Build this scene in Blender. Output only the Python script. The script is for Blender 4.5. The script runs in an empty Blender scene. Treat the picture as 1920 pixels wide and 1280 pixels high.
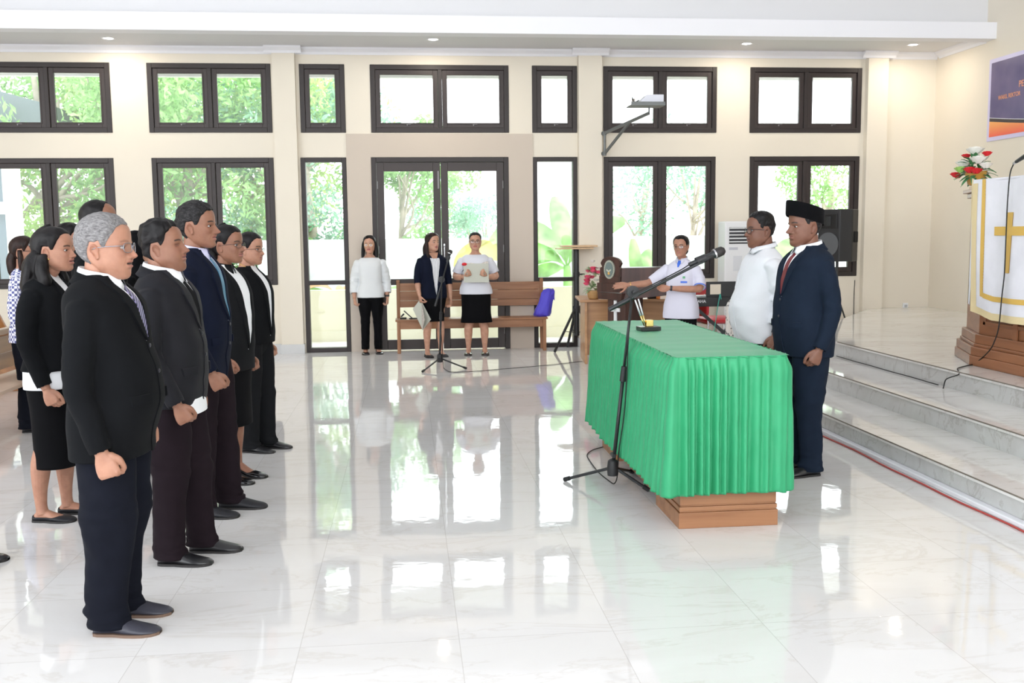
import bpy, math, random
import numpy as np
from mathutils import Vector, Matrix
random.seed(7)
PI = math.pi
sc = bpy.context.scene
COL = sc.collection

# ------------------------------------------------------------------ camera
F_PX = 1850.86
YAW, PITCH, ROLL = .1047, .1083, -.0105
CAM = np.array([0, 0, 1.54])
def cam_axes():
    cy, sy = math.cos(YAW), math.sin(YAW)
    f = np.array([sy, cy, 0]); r = np.array([cy, -sy, 0]); u = np.array([0, 0, 1.])
    cp, sp = math.cos(PITCH), math.sin(PITCH)
    f2 = f*cp-u*sp; u2 = u*cp+f*sp
    cr, sr = math.cos(ROLL), math.sin(ROLL)
    return np.array([r*cr+u2*sr, -r*sr+u2*cr, f2])
AX = cam_axes()
cd = bpy.data.cameras.new('camera'); cam = bpy.data.objects.new('camera', cd); COL.objects.link(cam)
cd.sensor_width = 36; cd.lens = F_PX/1920*36; cd.clip_end = 300
Mx = Matrix.Identity(4)
for i in range(3):
    Mx[i][0] = AX[0][i]; Mx[i][1] = AX[1][i]; Mx[i][2] = -AX[2][i]; Mx[i][3] = CAM[i]
cam.matrix_world = Mx
cd.dof.use_dof = True; cd.dof.focus_distance = 5.4; cd.dof.aperture_fstop = 8.0
sc.camera = cam

# ------------------------------------------------------------------ sky, light, exposure
sc.view_settings.view_transform = 'Standard'
sc.view_settings.look = 'None'
sc.view_settings.gamma = 1
sc.view_settings.use_curve_mapping = False
sc.view_settings.exposure = .80
wd = bpy.data.worlds.new('overcast_sky'); sc.world = wd; wd.use_nodes = True
bg = wd.node_tree.nodes['Background']
bg.inputs[0].default_value = (.93, .97, 1, 1); bg.inputs[1].default_value = 2.6
def area(name, loc, rot, sx, sy, power, col=(1, 1, 1)):
    ld = bpy.data.lights.new(name, 'AREA'); ld.shape = 'RECTANGLE'; ld.size = sx; ld.size_y = sy
    ld.energy = power; ld.color = col
    o = bpy.data.objects.new(name, ld); COL.objects.link(o); o.location = loc; o.rotation_euler = rot
    return o

# measured pixel -> point on a real plane of the room
def ray(px, py): return np.array([(px-960)/F_PX, -(py-640)/F_PX, 1])@AX
def onZ(px, py, z=0.):
    v = ray(px, py); return CAM+v*(z-CAM[2])/v[2]
def onY(px, py, y):
    v = ray(px, py); return CAM+v*y/v[1]
def onX(px, py, x):
    v = ray(px, py); return CAM+v*x/v[0]

# ------------------------------------------------------------------ tagging
def tag(o, label=None, cat=None, group=None, kind=None):
    if label: o['label'] = label
    if cat: o['category'] = cat
    if group: o['group'] = group
    if kind: o['kind'] = kind
    return o
def empty(name, label, cat, loc=(0, 0, 0), rz=0, group=None):
    o = bpy.data.objects.new(name, None); COL.objects.link(o)
    o.location = loc; o.rotation_euler = (0, 0, rz); o.empty_display_size = .1
    return tag(o, label, cat, group)

# ------------------------------------------------------------------ materials
def new_mat(name):
    m = bpy.data.materials.new(name); m.use_nodes = True
    return m, m.node_tree.nodes, m.node_tree.links, m.node_tree.nodes['Principled BSDF']
def mat(name, col, rough=.5, metal=0, spec=.5, bump=0, bscale=200, var=0, vscale=4, sheen=0, coat=0, emit=0, sss=0):
    m, N, Lk, b = new_mat(name)
    c = tuple(col)+(1,)
    b.inputs['Base Color'].default_value = c
    b.inputs['Roughness'].default_value = rough; b.inputs['Metallic'].default_value = metal
    b.inputs['Specular IOR Level'].default_value = spec
    if sheen: b.inputs['Sheen Weight'].default_value = sheen; b.inputs['Sheen Roughness'].default_value = .4
    if coat: b.inputs['Coat Weight'].default_value = coat; b.inputs['Coat Roughness'].default_value = .08
    if sss:
        b.inputs['Subsurface Weight'].default_value = sss; b.inputs['Subsurface Radius'].default_value = (.01, .004, .002)
        b.inputs['Subsurface Scale'].default_value = .6
    tc = N.new('ShaderNodeTexCoord')
    if var:
        n = N.new('ShaderNodeTexNoise'); n.inputs['Scale'].default_value = vscale; n.inputs['Detail'].default_value = 4
        Lk.new(tc.outputs['Object'], n.inputs['Vector'])
        mr = N.new('ShaderNodeMapRange'); mr.inputs['From Min'].default_value = .3; mr.inputs['From Max'].default_value = .7
        mr.inputs['To Min'].default_value = 1-var; mr.inputs['To Max'].default_value = 1+var
        Lk.new(n.outputs['Fac'], mr.inputs['Value'])
        mx = N.new('ShaderNodeVectorMath'); mx.operation = 'SCALE'
        mx.inputs[0].default_value = col; Lk.new(mr.outputs[0], mx.inputs['Scale'])
        Lk.new(mx.outputs[0], b.inputs['Base Color'])
    if bump:
        n2 = N.new('ShaderNodeTexNoise'); n2.inputs['Scale'].default_value = bscale; n2.inputs['Detail'].default_value = 3
        Lk.new(tc.outputs['Object'], n2.inputs['Vector'])
        bp = N.new('ShaderNodeBump'); bp.inputs['Strength'].default_value = bump; bp.inputs['Distance'].default_value = .002
        Lk.new(n2.outputs['Fac'], bp.inputs['Height']); Lk.new(bp.outputs[0], b.inputs['Normal'])
    if emit:
        b.inputs['Emission Color'].default_value = c; b.inputs['Emission Strength'].default_value = emit
    return m
def ramp(N, stops):
    r = N.new('ShaderNodeValToRGB'); e = r.color_ramp.elements
    while len(e) < len(stops): e.new(.5)
    for k, (p, c) in enumerate(stops):
        e[k].position = p; e[k].color = tuple(c)+(1,) if len(c) == 3 else c
    return r
def wood_mat(name, c1, c2, rough=.35, axis=0, scale=9, spec=.5):
    m, N, Lk, b = new_mat(name)
    tc = N.new('ShaderNodeTexCoord'); mp = N.new('ShaderNodeMapping')
    s = [scale]*3; s[axis] = scale*.08; mp.inputs['Scale'].default_value = s
    Lk.new(tc.outputs['Object'], mp.inputs['Vector'])
    n = N.new('ShaderNodeTexNoise'); n.inputs['Scale'].default_value = 2.2; n.inputs['Detail'].default_value = 6; n.inputs['Distortion'].default_value = .6
    Lk.new(mp.outputs[0], n.inputs['Vector'])
    r = ramp(N, [(.3, c1), (.7, c2)]); Lk.new(n.outputs['Fac'], r.inputs[0]); Lk.new(r.outputs[0], b.inputs['Base Color'])
    b.inputs['Roughness'].default_value = rough; b.inputs['Specular IOR Level'].default_value = spec
    return m
def cloth(name, col, rough=.85, sheen=.15, var=.08, bump=.25, bscale=900):
    return mat(name, tuple(c*.5 for c in col), rough, spec=.10, sheen=sheen*.1, var=var, vscale=14, bump=bump, bscale=bscale)

# ------------------------------------------------------------------ mesh building
class MB:
    def __init__(s): s.v = []; s.f = []; s.m = []; s.n = 0
    def add(s, v, f, mi=0):
        v = np.asarray(v, float).reshape(-1, 3); s.v.append(v)
        for q in f: s.f.append(tuple(int(i)+s.n for i in q)); s.m.append(mi)
        s.n += len(v); return s
    def verts(s): return np.concatenate(s.v) if s.v else np.zeros((0, 3))
    def grid(s, G, wrap=True, cap0=False, cap1=False, mi=0, flip=False):
        G = np.asarray(G, float); n, m = G.shape[:2]
        idx = np.arange(n*m).reshape(n, m); f = []
        mm = m if wrap else m-1
        for i in range(n-1):
            for j in range(mm):
                a, b = idx[i, j], idx[i, (j+1) % m]; c, d = idx[i+1, (j+1) % m], idx[i+1, j]
                f.append((a, d, c, b) if flip else (a, b, c, d))
        if cap0: f.append(tuple(idx[0]) if flip else tuple(idx[0][::-1]))
        if cap1: f.append(tuple(idx[-1][::-1]) if flip else tuple(idx[-1]))
        return s.add(G.reshape(-1, 3), f, mi)
    def box(s, x0, x1, y0, y1, z0, z1, mi=0, M=None):
        v = np.array([[x, y, z] for x in (x0, x1) for y in (y0, y1) for z in (z0, z1)], float)
        if M is not None: v = v@np.array(M)[:3, :3].T+np.array(M)[:3, 3]
        f = [(0, 1, 3, 2), (4, 6, 7, 5), (0, 4, 5, 1), (2, 3, 7, 6), (0, 2, 6, 4), (1, 5, 7, 3)]
        return s.add(v, f, mi)
    def bar(s, a, b, w, h=None, mi=0, up=(0, 0, 1)):
        a = np.array(a, float); b = np.array(b, float); h = h or w
        d = b-a; d /= np.linalg.norm(d); u = np.array(up, float)
        if abs(d@u) > .98: u = np.array([1., 0, 0])
        r = np.cross(d, u); r /= np.linalg.norm(r); u = np.cross(r, d)
        G = [[p+r*sx*w/2+u*sz*h/2 for sx, sz in ((-1, -1), (1, -1), (1, 1), (-1, 1))] for p in (a, b)]
        return s.grid(G, True, True, True, mi)
    def tube(s, pts, rad, n=12, mi=0, cap=True, smooth=0, flat=None, ref=(0, 1, 0), round_end=False):
        P = np.array(pts, float); Rr = np.array(rad, float) if np.ndim(rad) else np.full(len(P), float(rad))
        if smooth:
            t = np.arange(len(P)); tt = np.linspace(0, len(P)-1, (len(P)-1)*smooth+1)
            P = np.stack([herm(t, P[:, k], tt) for k in range(3)], 1); Rr = herm(t, Rr, tt)
        T = np.gradient(P, axis=0); T /= np.linalg.norm(T, axis=1)[:, None]+1e-12
        u = np.array(ref, float)
        if abs(u@T[0]) > .95: u = np.array([1., 0, 0])
        G = []; a = np.linspace(0, 2*PI, n, endpoint=False)
        for p, t_, r in zip(P, T, Rr):
            u = u-t_*(u@t_); u /= np.linalg.norm(u); w = np.cross(t_, u)
            fx = flat if flat else 1
            G.append(p+r*(np.outer(np.cos(a), u)+fx*np.outer(np.sin(a), w)))
        if round_end:
            t0, t1 = T[0], T[-1]; c0, c1 = P[0], P[-1]
            G0 = [c0+(G[0]-c0)*k-t0*Rr[0]*q for k, q in ((.35, .93), (.75, .66))]
            G1 = [c1+(G[-1]-c1)*k+t1*Rr[-1]*q for k, q in ((.75, .66), (.35, .93))]
            G = G0+G+G1
        return s.grid(G, True, cap, cap, mi)
    def lathe(s, prof, c=(0, 0, 0), n=24, mi=0, cap=True, M=None):
        a = np.linspace(0, 2*PI, n, endpoint=False)
        G = np.array([[[r*math.cos(t), r*math.sin(t), z] for t in a] for r, z in prof])
        if M is not None: G = G@np.array(M)[:3, :3].T
        G = G+np.array(c)
        return s.grid(G, True, cap, cap, mi)
    def ball(s, c, r, n=12, m=8, mi=0, sq=(1, 1, 1)):
        ph = np.linspace(.02, PI-.02, m)
        return s.grid(np.array([[[c[0]+r*sq[0]*math.sin(p)*math.cos(a), c[1]+r*sq[1]*math.sin(p)*math.sin(a), c[2]-r*sq[2]*math.cos(p)]
              for a in np.linspace(0, 2*PI, n, endpoint=False)] for p in ph]), True, True, True, mi)
    def prism(s, poly, axis, a, b, mi=0):
        # poly of 2D points extruded along axis between a and b; axis 0: (y,z) 1: (x,z) 2: (x,y)
        def mk(p, t):
            q = list(p); q.insert(axis, t); return q
        n = len(poly); v = [mk(p, a) for p in poly]+[mk(p, b) for p in poly]
        f = [tuple(range(n))[::-1], tuple(range(n, 2*n))]+[(i, (i+1) % n, n+(i+1) % n, n+i) for i in range(n)]
        return s.add(v, f, mi)
    def build(s, name, mats, parent=None, smooth=False, loc=None, bevel=0, weld=False, auto=None):
        me = bpy.data.meshes.new(name); V = s.verts()
        me.from_pydata(V.tolist(), [], s.f); me.validate()
        if not isinstance(mats, (list, tuple)): mats = [mats]
        for m in mats: me.materials.append(m)
        if len(mats) > 1 and len(me.polygons) == len(s.m): me.polygons.foreach_set('material_index', s.m)
        if smooth: me.polygons.foreach_set('use_smooth', [True]*len(me.polygons))
        me.update()
        import bmesh
        b = bmesh.new(); b.from_mesh(me)
        bmesh.ops.recalc_face_normals(b, faces=b.faces)
        b.to_mesh(me); b.free()
        o = bpy.data.objects.new(name, me); COL.objects.link(o)
        if parent is not None: o.parent = parent
        if loc is not None: o.location = loc
        if bevel:
            md = o.modifiers.new('bevel', 'BEVEL'); md.width = bevel; md.segments = 2; md.limit_method = 'ANGLE'; md.angle_limit = .6
        if auto:
            me.set_sharp_from_angle(angle=auto)
        return o
def herm(x, y, q):
    x = np.asarray(x, float); y = np.asarray(y, float); q = np.clip(q, x[0], x[-1])
    h = np.diff(x); d = np.diff(y)/h
    m = np.empty_like(y); m[0], m[-1] = d[0], d[-1]
    if len(y) > 2:
        w = d[:-1]*d[1:]; m[1:-1] = np.where(w > 0, 2*d[:-1]*d[1:]/(d[:-1]+d[1:]+1e-12*(w <= 0)), 0)
    i = np.clip(np.searchsorted(x, q, side='right')-1, 0, len(h)-1)
    t = (q-x[i])/h[i]
    return (2*t**3-3*t**2+1)*y[i]+(t**3-2*t**2+t)*h[i]*m[i]+(-2*t**3+3*t**2)*y[i+1]+(t**3-t**2)*h[i]*m[i+1]
def sstep(a, b, x):
    t = np.clip((np.asarray(x, float)-a)/(b-a), 0, 1); return t*t*(3-2*t)
_rs = np.random.RandomState(3)
_K = _rs.normal(size=(7, 24, 3)); _PH = _rs.uniform(0, 6.28, (7, 24))
def noise3(p, scale, seed=0):
    k = _K[seed % 7]*scale; s = np.sin(p@k.T+_PH[seed % 7]+seed*1.7)
    return s.sum(-1)/5.
# ------------------------------------------------------------------ people: head
ZF = [0, .006, .014, .024, .035, .046, .056, .066, .075, .09, .105, .117, .13, .142, .158, .178, .195, .21, .222, .230, .235]
FF = [.050, .064, .0735, .0765, .0765, .0765, .077, .078, .0788, .0795, .0797, .080, .082, .084, .0845, .0825, .075, .060, .042, .022, -.012]
ZB = [0, .03, .06, .09, .12, .15, .18, .2, .215, .226, .232, .235]
BB = [-.018, -.030, -.054, -.084, -.101, -.105, -.098, -.086, -.070, -.050, -.032, -.012]
ZW = [0, .012, .025, .04, .06, .08, .1, .12, .14, .16, .18, .2, .215, .226, .232, .235]
WW = [.030, .043, .0535, .060, .0645, .068, .0715, .0735, .0745, .0745, .0725, .0655, .053, .036, .022, .0]
DEF = dict(jaw=1., nose=1.15, nosew=1., fat=0., mouth=0., lips=1., hs=1., chin=0., eyes_closed=0., brow=1., under=0.)
def head_pt(th, z, P, feat=True):
    th = np.asarray(th, float); z = np.asarray(z, float)
    F = herm(ZF, FF, z); B = herm(ZB, BB, z); W = herm(ZW, WW, z)
    low = 1-sstep(.03, .11, z)
    W = W*(1+(P['jaw']-1)*low)+P['fat']*.012*(1-sstep(.05, .12, z))
    F = F+P['chin']*.006*np.exp(-((z-.018)/.014)**2)
    c = -.012; ct, st = np.cos(th), np.sin(th)
    nf = 2.25; ex = 2/nf
    x = W*np.sign(st)*np.abs(st)**ex
    yf = c+np.where(ct > 0, (F-c)*np.abs(ct)**ex, -(c-B)*np.abs(ct)**(2/2.1))
    y = yf.copy(); fr = sstep(.05, .45, ct)
    if feat:
        ax = np.abs(x)
        k = P['nose']
        Nz = herm([.066, .072, .077, .083, .090, .098, .108, .118, .128, .14], np.array([0, .007, .0205, .0265, .0235, .0175, .012, .0068, .003, 0]), z)*k
        sg = herm([.066, .08, .09, .1, .118, .14], [.009, .0115, .0105, .009, .0075, .008], z)*(1+.5*(P['nosew']-1))
        y = y+Nz*np.exp(-(ax/sg)**2.2)*fr
        y = y+.009*np.exp(-((ax-.0145*P['nosew'])/.0065)**2-((z-.0795)/.0075)**2)*fr   # wings
        y = y-.0088*np.exp(-((ax-.0325)/.0145)**2-((z-.1155)/.0105)**2)*fr             # sockets
        y = y+.0032*np.exp(-((ax-.032)/.013)**2-((z-.1225)/.003)**2)*fr
        y = y+.0035*np.exp(-((ax-.030)/.018)**2-((z-.132)/.0055)**2)*fr*P['brow']       # brow ridge
        y = y+.004*np.exp(-((ax-.043)/.015)**2-((z-.092)/.015)**2)*fr                    # cheek bone
        y = y+P['fat']*.005*np.exp(-((ax-.042)/.02)**2-((z-.065)/.025)**2)*fr
        y = y-.0025*np.exp(-((ax-.040)/.008)**2-((z-.07)/.012)**2)*fr*(1-P['fat']*.6)
        y = y+.0045*np.exp(-(ax/.024)**2-((z-.057)/.017)**2)*fr+.003*np.exp(-(ax/.016)**2-((z-.020)/.010)**2)*fr
        mo = P['mouth']; lw = .0245
        e = np.clip(1-(ax/lw)**2, 0, 1)**.5
        y = y+.0065*P['lips']*e*np.exp(-((z-(.0645+.001*mo))/.0055)**2)*fr
        y = y+.0068*P['lips']*e*np.exp(-((z-(.0490-.004*mo))/.0058)**2)*fr
        y = y-(.0035+.013*mo)*e*np.exp(-((z-(.0568-.0015*mo))/(.0018+.0036*mo))**2)*fr
        y = y-.002*np.exp(-(ax/.02)**2-((z-.036)/.005)**2)*fr
    g = 1-sstep(0, .075, z)
    z2 = z+g*np.maximum(0, .066-y)*.24
    z2 = z2-P['under']*.012*(1-sstep(0, .03, z))*sstep(-.04, .02, y)
    return np.stack([x, y, z2], -1)
def head_grid(P, nz=110, nt=120):
    u = np.linspace(0, 1, nz); z = .235*(1-(1-u)**1.6); z[-1] = .2348
    th = np.linspace(0, 2*PI, nt, endpoint=False)
    th = th-.35*np.sin(th)*.9                       # denser at the front
    T, Z = np.meshgrid(th, z)
    return head_pt(T, Z, P)
def ear_grid(s):
    G = []
    for i, r in enumerate([1, 1.0, .96, .80, .62, .45, .2]):
        dx = [-.006, .004, .0085, .0075, .0025, .001, .0005][i]; row = []
        for a in np.linspace(0, 2*PI, 28, endpoint=False):
            yy = math.cos(a)*.0155*r*(1.08 if math.sin(a) > 0 else .78); zz = math.sin(a)*.028*r
            lean = .25*(-yy)+.10*zz
            row.append([s*(.0725+dx+.28*max(0, -yy)+.07*zz), -.017+yy-zz*.22, .104+zz])
        G.append(row)
    return np.array(G)
# ------------------------------------------------------------------ hands
def finger_chain(base, seg, flex, spread, side):
    # hanging hand: down = -z, palm normal = -side*x (towards the thigh), index side = +y
    p = np.array(base, float); pts = [p]; a = 0
    for L, f in zip(seg, flex):
        a += math.radians(f)
        d = np.array([-side*math.sin(a), math.sin(spread)*math.cos(a), -math.cos(a)*math.cos(spread)])
        p = p+d*L; pts.append(p)
    return pts
HANDS = dict(fist=dict(flex=[(70, 92, 60), (74, 94, 60), (76, 94, 60), (76, 94, 60)], thumb='in'),
             relaxed=dict(flex=[(22, 30, 18), (28, 36, 22), (32, 40, 25), (34, 42, 28)], thumb='down'),
             soft=dict(flex=[(42, 60, 35), (48, 66, 38), (52, 68, 40), (54, 68, 40)], thumb='down'),
             flat=dict(flex=[(4, 6, 4), (5, 8, 5), (6, 9, 6), (8, 10, 7)], thumb='out'),
             hold=dict(flex=[(62, 30, 20), (64, 32, 20), (66, 34, 20), (66, 34, 22)], thumb='hold'))
def hand_mb(mb, side, pose, M, k=1.):
    """hand hanging below the wrist at the origin; M (4x4) places it"""
    H = MB(); q = HANDS[pose]
    ys = [.030, .0105, -.009, -.027]; seg = [(.040, .024, .020), (.044, .027, .021), (.041, .025, .020), (.032, .020, .018)]
    zb = [-.088, -.092, -.089, -.082]; rr = [.0090, .0093, .0088, .0078]
    sp = [.07, .02, -.03, -.09] if pose in ('flat', 'relaxed') else [.02, 0, -.01, -.03]
    # palm
    prof = [(.006, .019, .0235, 0), (-.012, .018, .026, 0), (-.035, .0175, .036, 0), (-.062, .0165, .0415, 0), (-.084, .0145, .042, .001), (-.096, .009, .036, .001)]
    G = []
    for z, rx, ry, cy in prof:
        G.append([[rx*math.cos(t), cy+ry*math.copysign(abs(math.sin(t))**.8, math.sin(t)), z] for t in np.linspace(0, 2*PI, 20, endpoint=False)])
    H.grid(np.array(G), True, True, True)
    for i in range(4):
        ch = finger_chain((side*.001, ys[i], zb[i]+.008), seg[i], q['flex'][i], sp[i], side)
        r = rr[i]
        H.tube(ch, [r*1.12, r*1.08, r, r*.86], n=10, smooth=4, ref=(0, 1, 0), round_end=True)
        H.ball((side*.005, ys[i], zb[i]+.004), r*1.05, 10, 6)
    b = np.array([-side*.004, .026, -.022])
    th = q['thumb']
    if th == 'in': pts = [b, b+[-side*.012, .020, -.028], b+[-side*.026, .018, -.056], b+[-side*.036, .000, -.072]]
    elif th == 'down': pts = [b, b+[-side*.008, .022, -.030], b+[-side*.014, .027, -.060], b+[-side*.018, .024, -.086]]
    elif th == 'hold': pts = [b, b+[-side*.014, .020, -.026], b+[-side*.034, .022, -.048], b+[-side*.052, .016, -.066]]
    else: pts = [b, b+[-side*.006, .028, -.026], b+[-side*.010, .046, -.050], b+[-side*.012, .054, -.074]]
    H.tube(pts, [.0145, .0120, .0105, .0085], n=10, smooth=4, round_end=True)
    v = H.verts()*k
    v = v@np.array(M)[:3, :3].T+np.array(M)[:3, 3]
    mb.add(v, H.f)
def hand_matrix(elbow, wrist, twist=0, bend=(0, 0)):
    """frame whose -z runs along the forearm and whose y stays forward"""
    e = np.array(elbow, float); w = np.array(wrist, float); z = (e-w)/np.linalg.norm(e-w)
    y = np.array([0, 1., 0]); 
    if abs(y@z) > .8: y = np.array([0, 0, 1.])
    y = y-z*(y@z); y /= np.linalg.norm(y); x = np.cross(y, z)
    M = np.eye(4); M[:3, 0] = x; M[:3, 1] = y; M[:3, 2] = z; M[:3, 3] = w
    Rz = np.array(Matrix.Rotation(twist, 4, 'Z')); Rx = np.array(Matrix.Rotation(bend[0], 4, 'X')); Ry = np.array(Matrix.Rotation(bend[1], 4, 'Y'))
    return M@Rz@Rx@Ry
# ------------------------------------------------------------------ lofts with a front function, for garments
class Loft:
    """rows of (z, half width, front, back[, centre y[, centre x]])"""
    def __init__(s, rows, n=2.4, amp=0., fold=30., seed=0, vert=0.):
        R = sorted([tuple(r)+(0,)*(6-len(r)) for r in rows]); s.R = np.array(R); s.n = n; s.amp = amp; s.fold = fold; s.seed = seed; s.vert = vert
    def par(s, z): return [herm(s.R[:, 0], s.R[:, k], z) for k in range(1, 6)]
    def disp(s, p, x0):
        if not s.amp: return np.zeros(p.shape[:-1])
        q = p*np.array([1, 1, 1-.6*s.vert]); q = q+np.array([s.seed*1.3, 0, 0])
        d = noise3(q, s.fold*.35, s.seed)*.65+noise3(q*np.array([.7, .7, 1.5]), s.fold, s.seed+1)*.35
        return s.amp*d
    def pt(s, th, z, off=0.):
        th = np.asarray(th, float); z = np.asarray(z, float); rx, yf, yb, cy, cx = s.par(z)
        ct, st = np.cos(th), np.sin(th); e = 2/s.n
        x = rx*np.sign(st)*np.abs(st)**e; y = np.where(ct > 0, yf, yb)*np.sign(ct)*np.abs(ct)**e
        p = np.stack([x+cx, y+cy, z+0*x], -1); nrm = np.stack([st, ct, 0*x], -1)
        d = s.disp(p, 0)+off
        return p+nrm*d[..., None]
    def front(s, x, z, off=0., back=False):
        x = np.asarray(x, float); z = np.asarray(z, float); rx, yf, yb, cy, cx = s.par(z)
        q = np.clip(1-np.abs((x-cx)/rx)**s.n, 0.0, 1)**(1/s.n)
        y = cy+(-yb*q if back else yf*q)
        p = np.stack([x, y, z+0*x], -1)
        d = s.disp(p, 0)+off
        p[..., 1] += -d if back else d
        return p
    def mesh(s, mb, z0=None, z1=None, nz=70, nt=72, mi=0, cap0=True, cap1=True, inner=0.012):
        z = np.linspace(s.R[0, 0] if z0 is None else z0, s.R[-1, 0] if z1 is None else z1, nz)
        th = np.linspace(0, 2*PI, nt, endpoint=False); T, Z = np.meshgrid(th, z)
        G = s.pt(T, Z)
        if cap0:   # turn the hem inwards so that the cloth has an edge
            a = s.pt(th, np.full(nt, z[0]), -inner); b = s.pt(th, np.full(nt, z[0]+.05), -inner)
            G = np.concatenate([b[None], a[None], G])
        mb.grid(G, True, cap0, cap1, mi)
def patch(mb, L, zs, xa, xb, off=.003, th=.003, nx=8, back=False, mi=0):
    """cloth strip lying on a loft between the curves xa(z) and xb(z), with an edge of its own"""
    zs = np.asarray(zs, float); u = np.linspace(0, 1, nx)
    X = np.array([[a+(b-a)*t for t in u] for a, b in zip(xa, xb)]); Zg = np.repeat(zs[:, None], nx, 1)
    top = L.front(X, Zg, off+th, back); bot = L.front(X, Zg, off-.006, back)
    n, m = X.shape
    mb.grid(top, False, mi=mi)
    per = [(0, j) for j in range(m)]+[(i, m-1) for i in range(1, n)]+[(n-1, j) for j in range(m-2, -1, -1)]+[(i, 0) for i in range(n-2, 0, -1)]
    G = np.array([[top[i, j] for i, j in per], [bot[i, j] for i, j in per]])
    mb.grid(G, True, mi=mi)
def remesh(name, mb, mats, voxel, parent, smooth_it=2, fac=.5):
    me = bpy.data.meshes.new(name); me.from_pydata(mb.verts().tolist(), [], mb.f); me.update()
    o = bpy.data.objects.new(name, me); COL.objects.link(o)
    r = o.modifiers.new('r', 'REMESH'); r.mode = 'VOXEL'; r.voxel_size = voxel; r.use_smooth_shade = True
    if smooth_it:
        s_ = o.modifiers.new('s', 'SMOOTH'); s_.factor = fac; s_.iterations = smooth_it
    dg = bpy.context.evaluated_depsgraph_get(); dg.update()
    ev = o.evaluated_get(dg); m2 = bpy.data.meshes.new_from_object(ev)
    o.modifiers.clear(); o.data = m2; bpy.data.meshes.remove(me); m2.name = name
    m2.materials.clear()
    for m in mats: m2.materials.append(m)
    m2.polygons.foreach_set('use_smooth', [True]*len(m2.polygons))
    o.parent = parent
    return o
def get_co(o):
    a = np.zeros(len(o.data.vertices)*3); o.data.vertices.foreach_get('co', a); return a.reshape(-1, 3)
# ------------------------------------------------------------------ skin, hair, cloth
def skin_mat(name, col, lip=(.42, .16, .13), dark=(.012, .007, .006)):
    m, N, Lk, b = new_mat(name)
    at = N.new('ShaderNodeVertexColor'); at.layer_name = 'tone'
    sep = N.new('ShaderNodeSeparateColor'); Lk.new(at.outputs[0], sep.inputs[0])
    tc = N.new('ShaderNodeTexCoord'); n = N.new('ShaderNodeTexNoise'); n.inputs['Scale'].default_value = 22; n.inputs['Detail'].default_value = 4
    Lk.new(tc.outputs['Object'], n.inputs['Vector'])
    r = ramp(N, [(.3, tuple(c*k for c, k in zip(col, (.88, .82, .80)))), (.72, tuple(min(1, c*1.1) for c in col))]); Lk.new(n.outputs['Fac'], r.inputs[0])
    m1 = N.new('ShaderNodeMix'); m1.data_type = 'RGBA'; Lk.new(sep.outputs[0], m1.inputs['Factor']); Lk.new(r.outputs[0], m1.inputs[6]); m1.inputs[7].default_value = tuple(lip)+(1,)
    m2 = N.new('ShaderNodeMix'); m2.data_type = 'RGBA'; Lk.new(sep.outputs[1], m2.inputs['Factor']); Lk.new(m1.outputs[2], m2.inputs[6]); m2.inputs[7].default_value = tuple(dark)+(1,)
    m3 = N.new('ShaderNodeMix'); m3.data_type = 'RGBA'; Lk.new(sep.outputs[2], m3.inputs['Factor']); Lk.new(m2.outputs[2], m3.inputs[6]); m3.inputs[7].default_value = (col[0]*.72, col[1]*.50, col[2]*.50, 1)
    Lk.new(m3.outputs[2], b.inputs['Base Color'])
    b.inputs['Roughness'].default_value = .48; b.inputs['Specular IOR Level'].default_value = .45
    b.inputs['Subsurface Weight'].default_value = .12; b.inputs['Subsurface Radius'].default_value = (.012, .004, .002); b.inputs['Subsurface Scale'].default_value = .5
    bp = N.new('ShaderNodeBump'); bp.inputs['Strength'].default_value = .12; bp.inputs['Distance'].default_value = .002
    n3 = N.new('ShaderNodeTexNoise'); n3.inputs['Scale'].default_value = 260; Lk.new(tc.outputs['Object'], n3.inputs['Vector'])
    Lk.new(n3.outputs['Fac'], bp.inputs['Height']); Lk.new(bp.outputs[0], b.inputs['Normal'])
    return m
def hair_mat(name, c1, c2, scale=60, thr=(.4, .65), rough=.45, stretch=(1, .22, .22)):
    m, N, Lk, b = new_mat(name)
    tc = N.new('ShaderNodeTexCoord'); mp = N.new('ShaderNodeMapping'); mp.inputs['Scale'].default_value = stretch
    Lk.new(tc.outputs['Object'], mp.inputs['Vector'])
    n = N.new('ShaderNodeTexNoise'); n.inputs['Scale'].default_value = scale; n.inputs['Detail'].default_value = 5; n.inputs['Roughness'].default_value = .7
    Lk.new(mp.outputs[0], n.inputs['Vector'])
    r = ramp(N, [(thr[0], c1), (thr[1], c2)]); Lk.new(n.outputs['Fac'], r.inputs[0]); Lk.new(r.outputs[0], b.inputs['Base Color'])
    b.inputs['Roughness'].default_value = rough; b.inputs['Specular IOR Level'].default_value = .22
    bp = N.new('ShaderNodeBump'); bp.inputs['Strength'].default_value = .6; bp.inputs['Distance'].default_value = .004
    Lk.new(n.outputs['Fac'], bp.inputs['Height']); Lk.new(bp.outputs[0], b.inputs['Normal'])
    return m
SK = dict(tan=skin_mat('skin_tan', (.44, .225, .15)), brown=skin_mat('skin_brown', (.285, .135, .085), lip=(.33, .12, .10)),
          deep=skin_mat('skin_deep_brown', (.20, .09, .058), lip=(.24, .09, .075)), light=skin_mat('skin_light_tan', (.55, .31, .215), lip=(.55, .17, .15)))
HM = dict(grey=hair_mat('hair_grey', (.07, .065, .07), (.34, .33, .33), 240, (.30, .72), .6, (.8, .22, .6)), black=hair_mat('hair_black', (.003, .0025, .003), (.010, .008, .009), 90),
          salt=hair_mat('hair_black_greying', (.010, .009, .010), (.085, .08, .08), 240, (.50, .80), .55, (.8, .22, .6)), brown=hair_mat('hair_dark_brown', (.010, .005, .004), (.035, .016, .013), 80))
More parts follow.
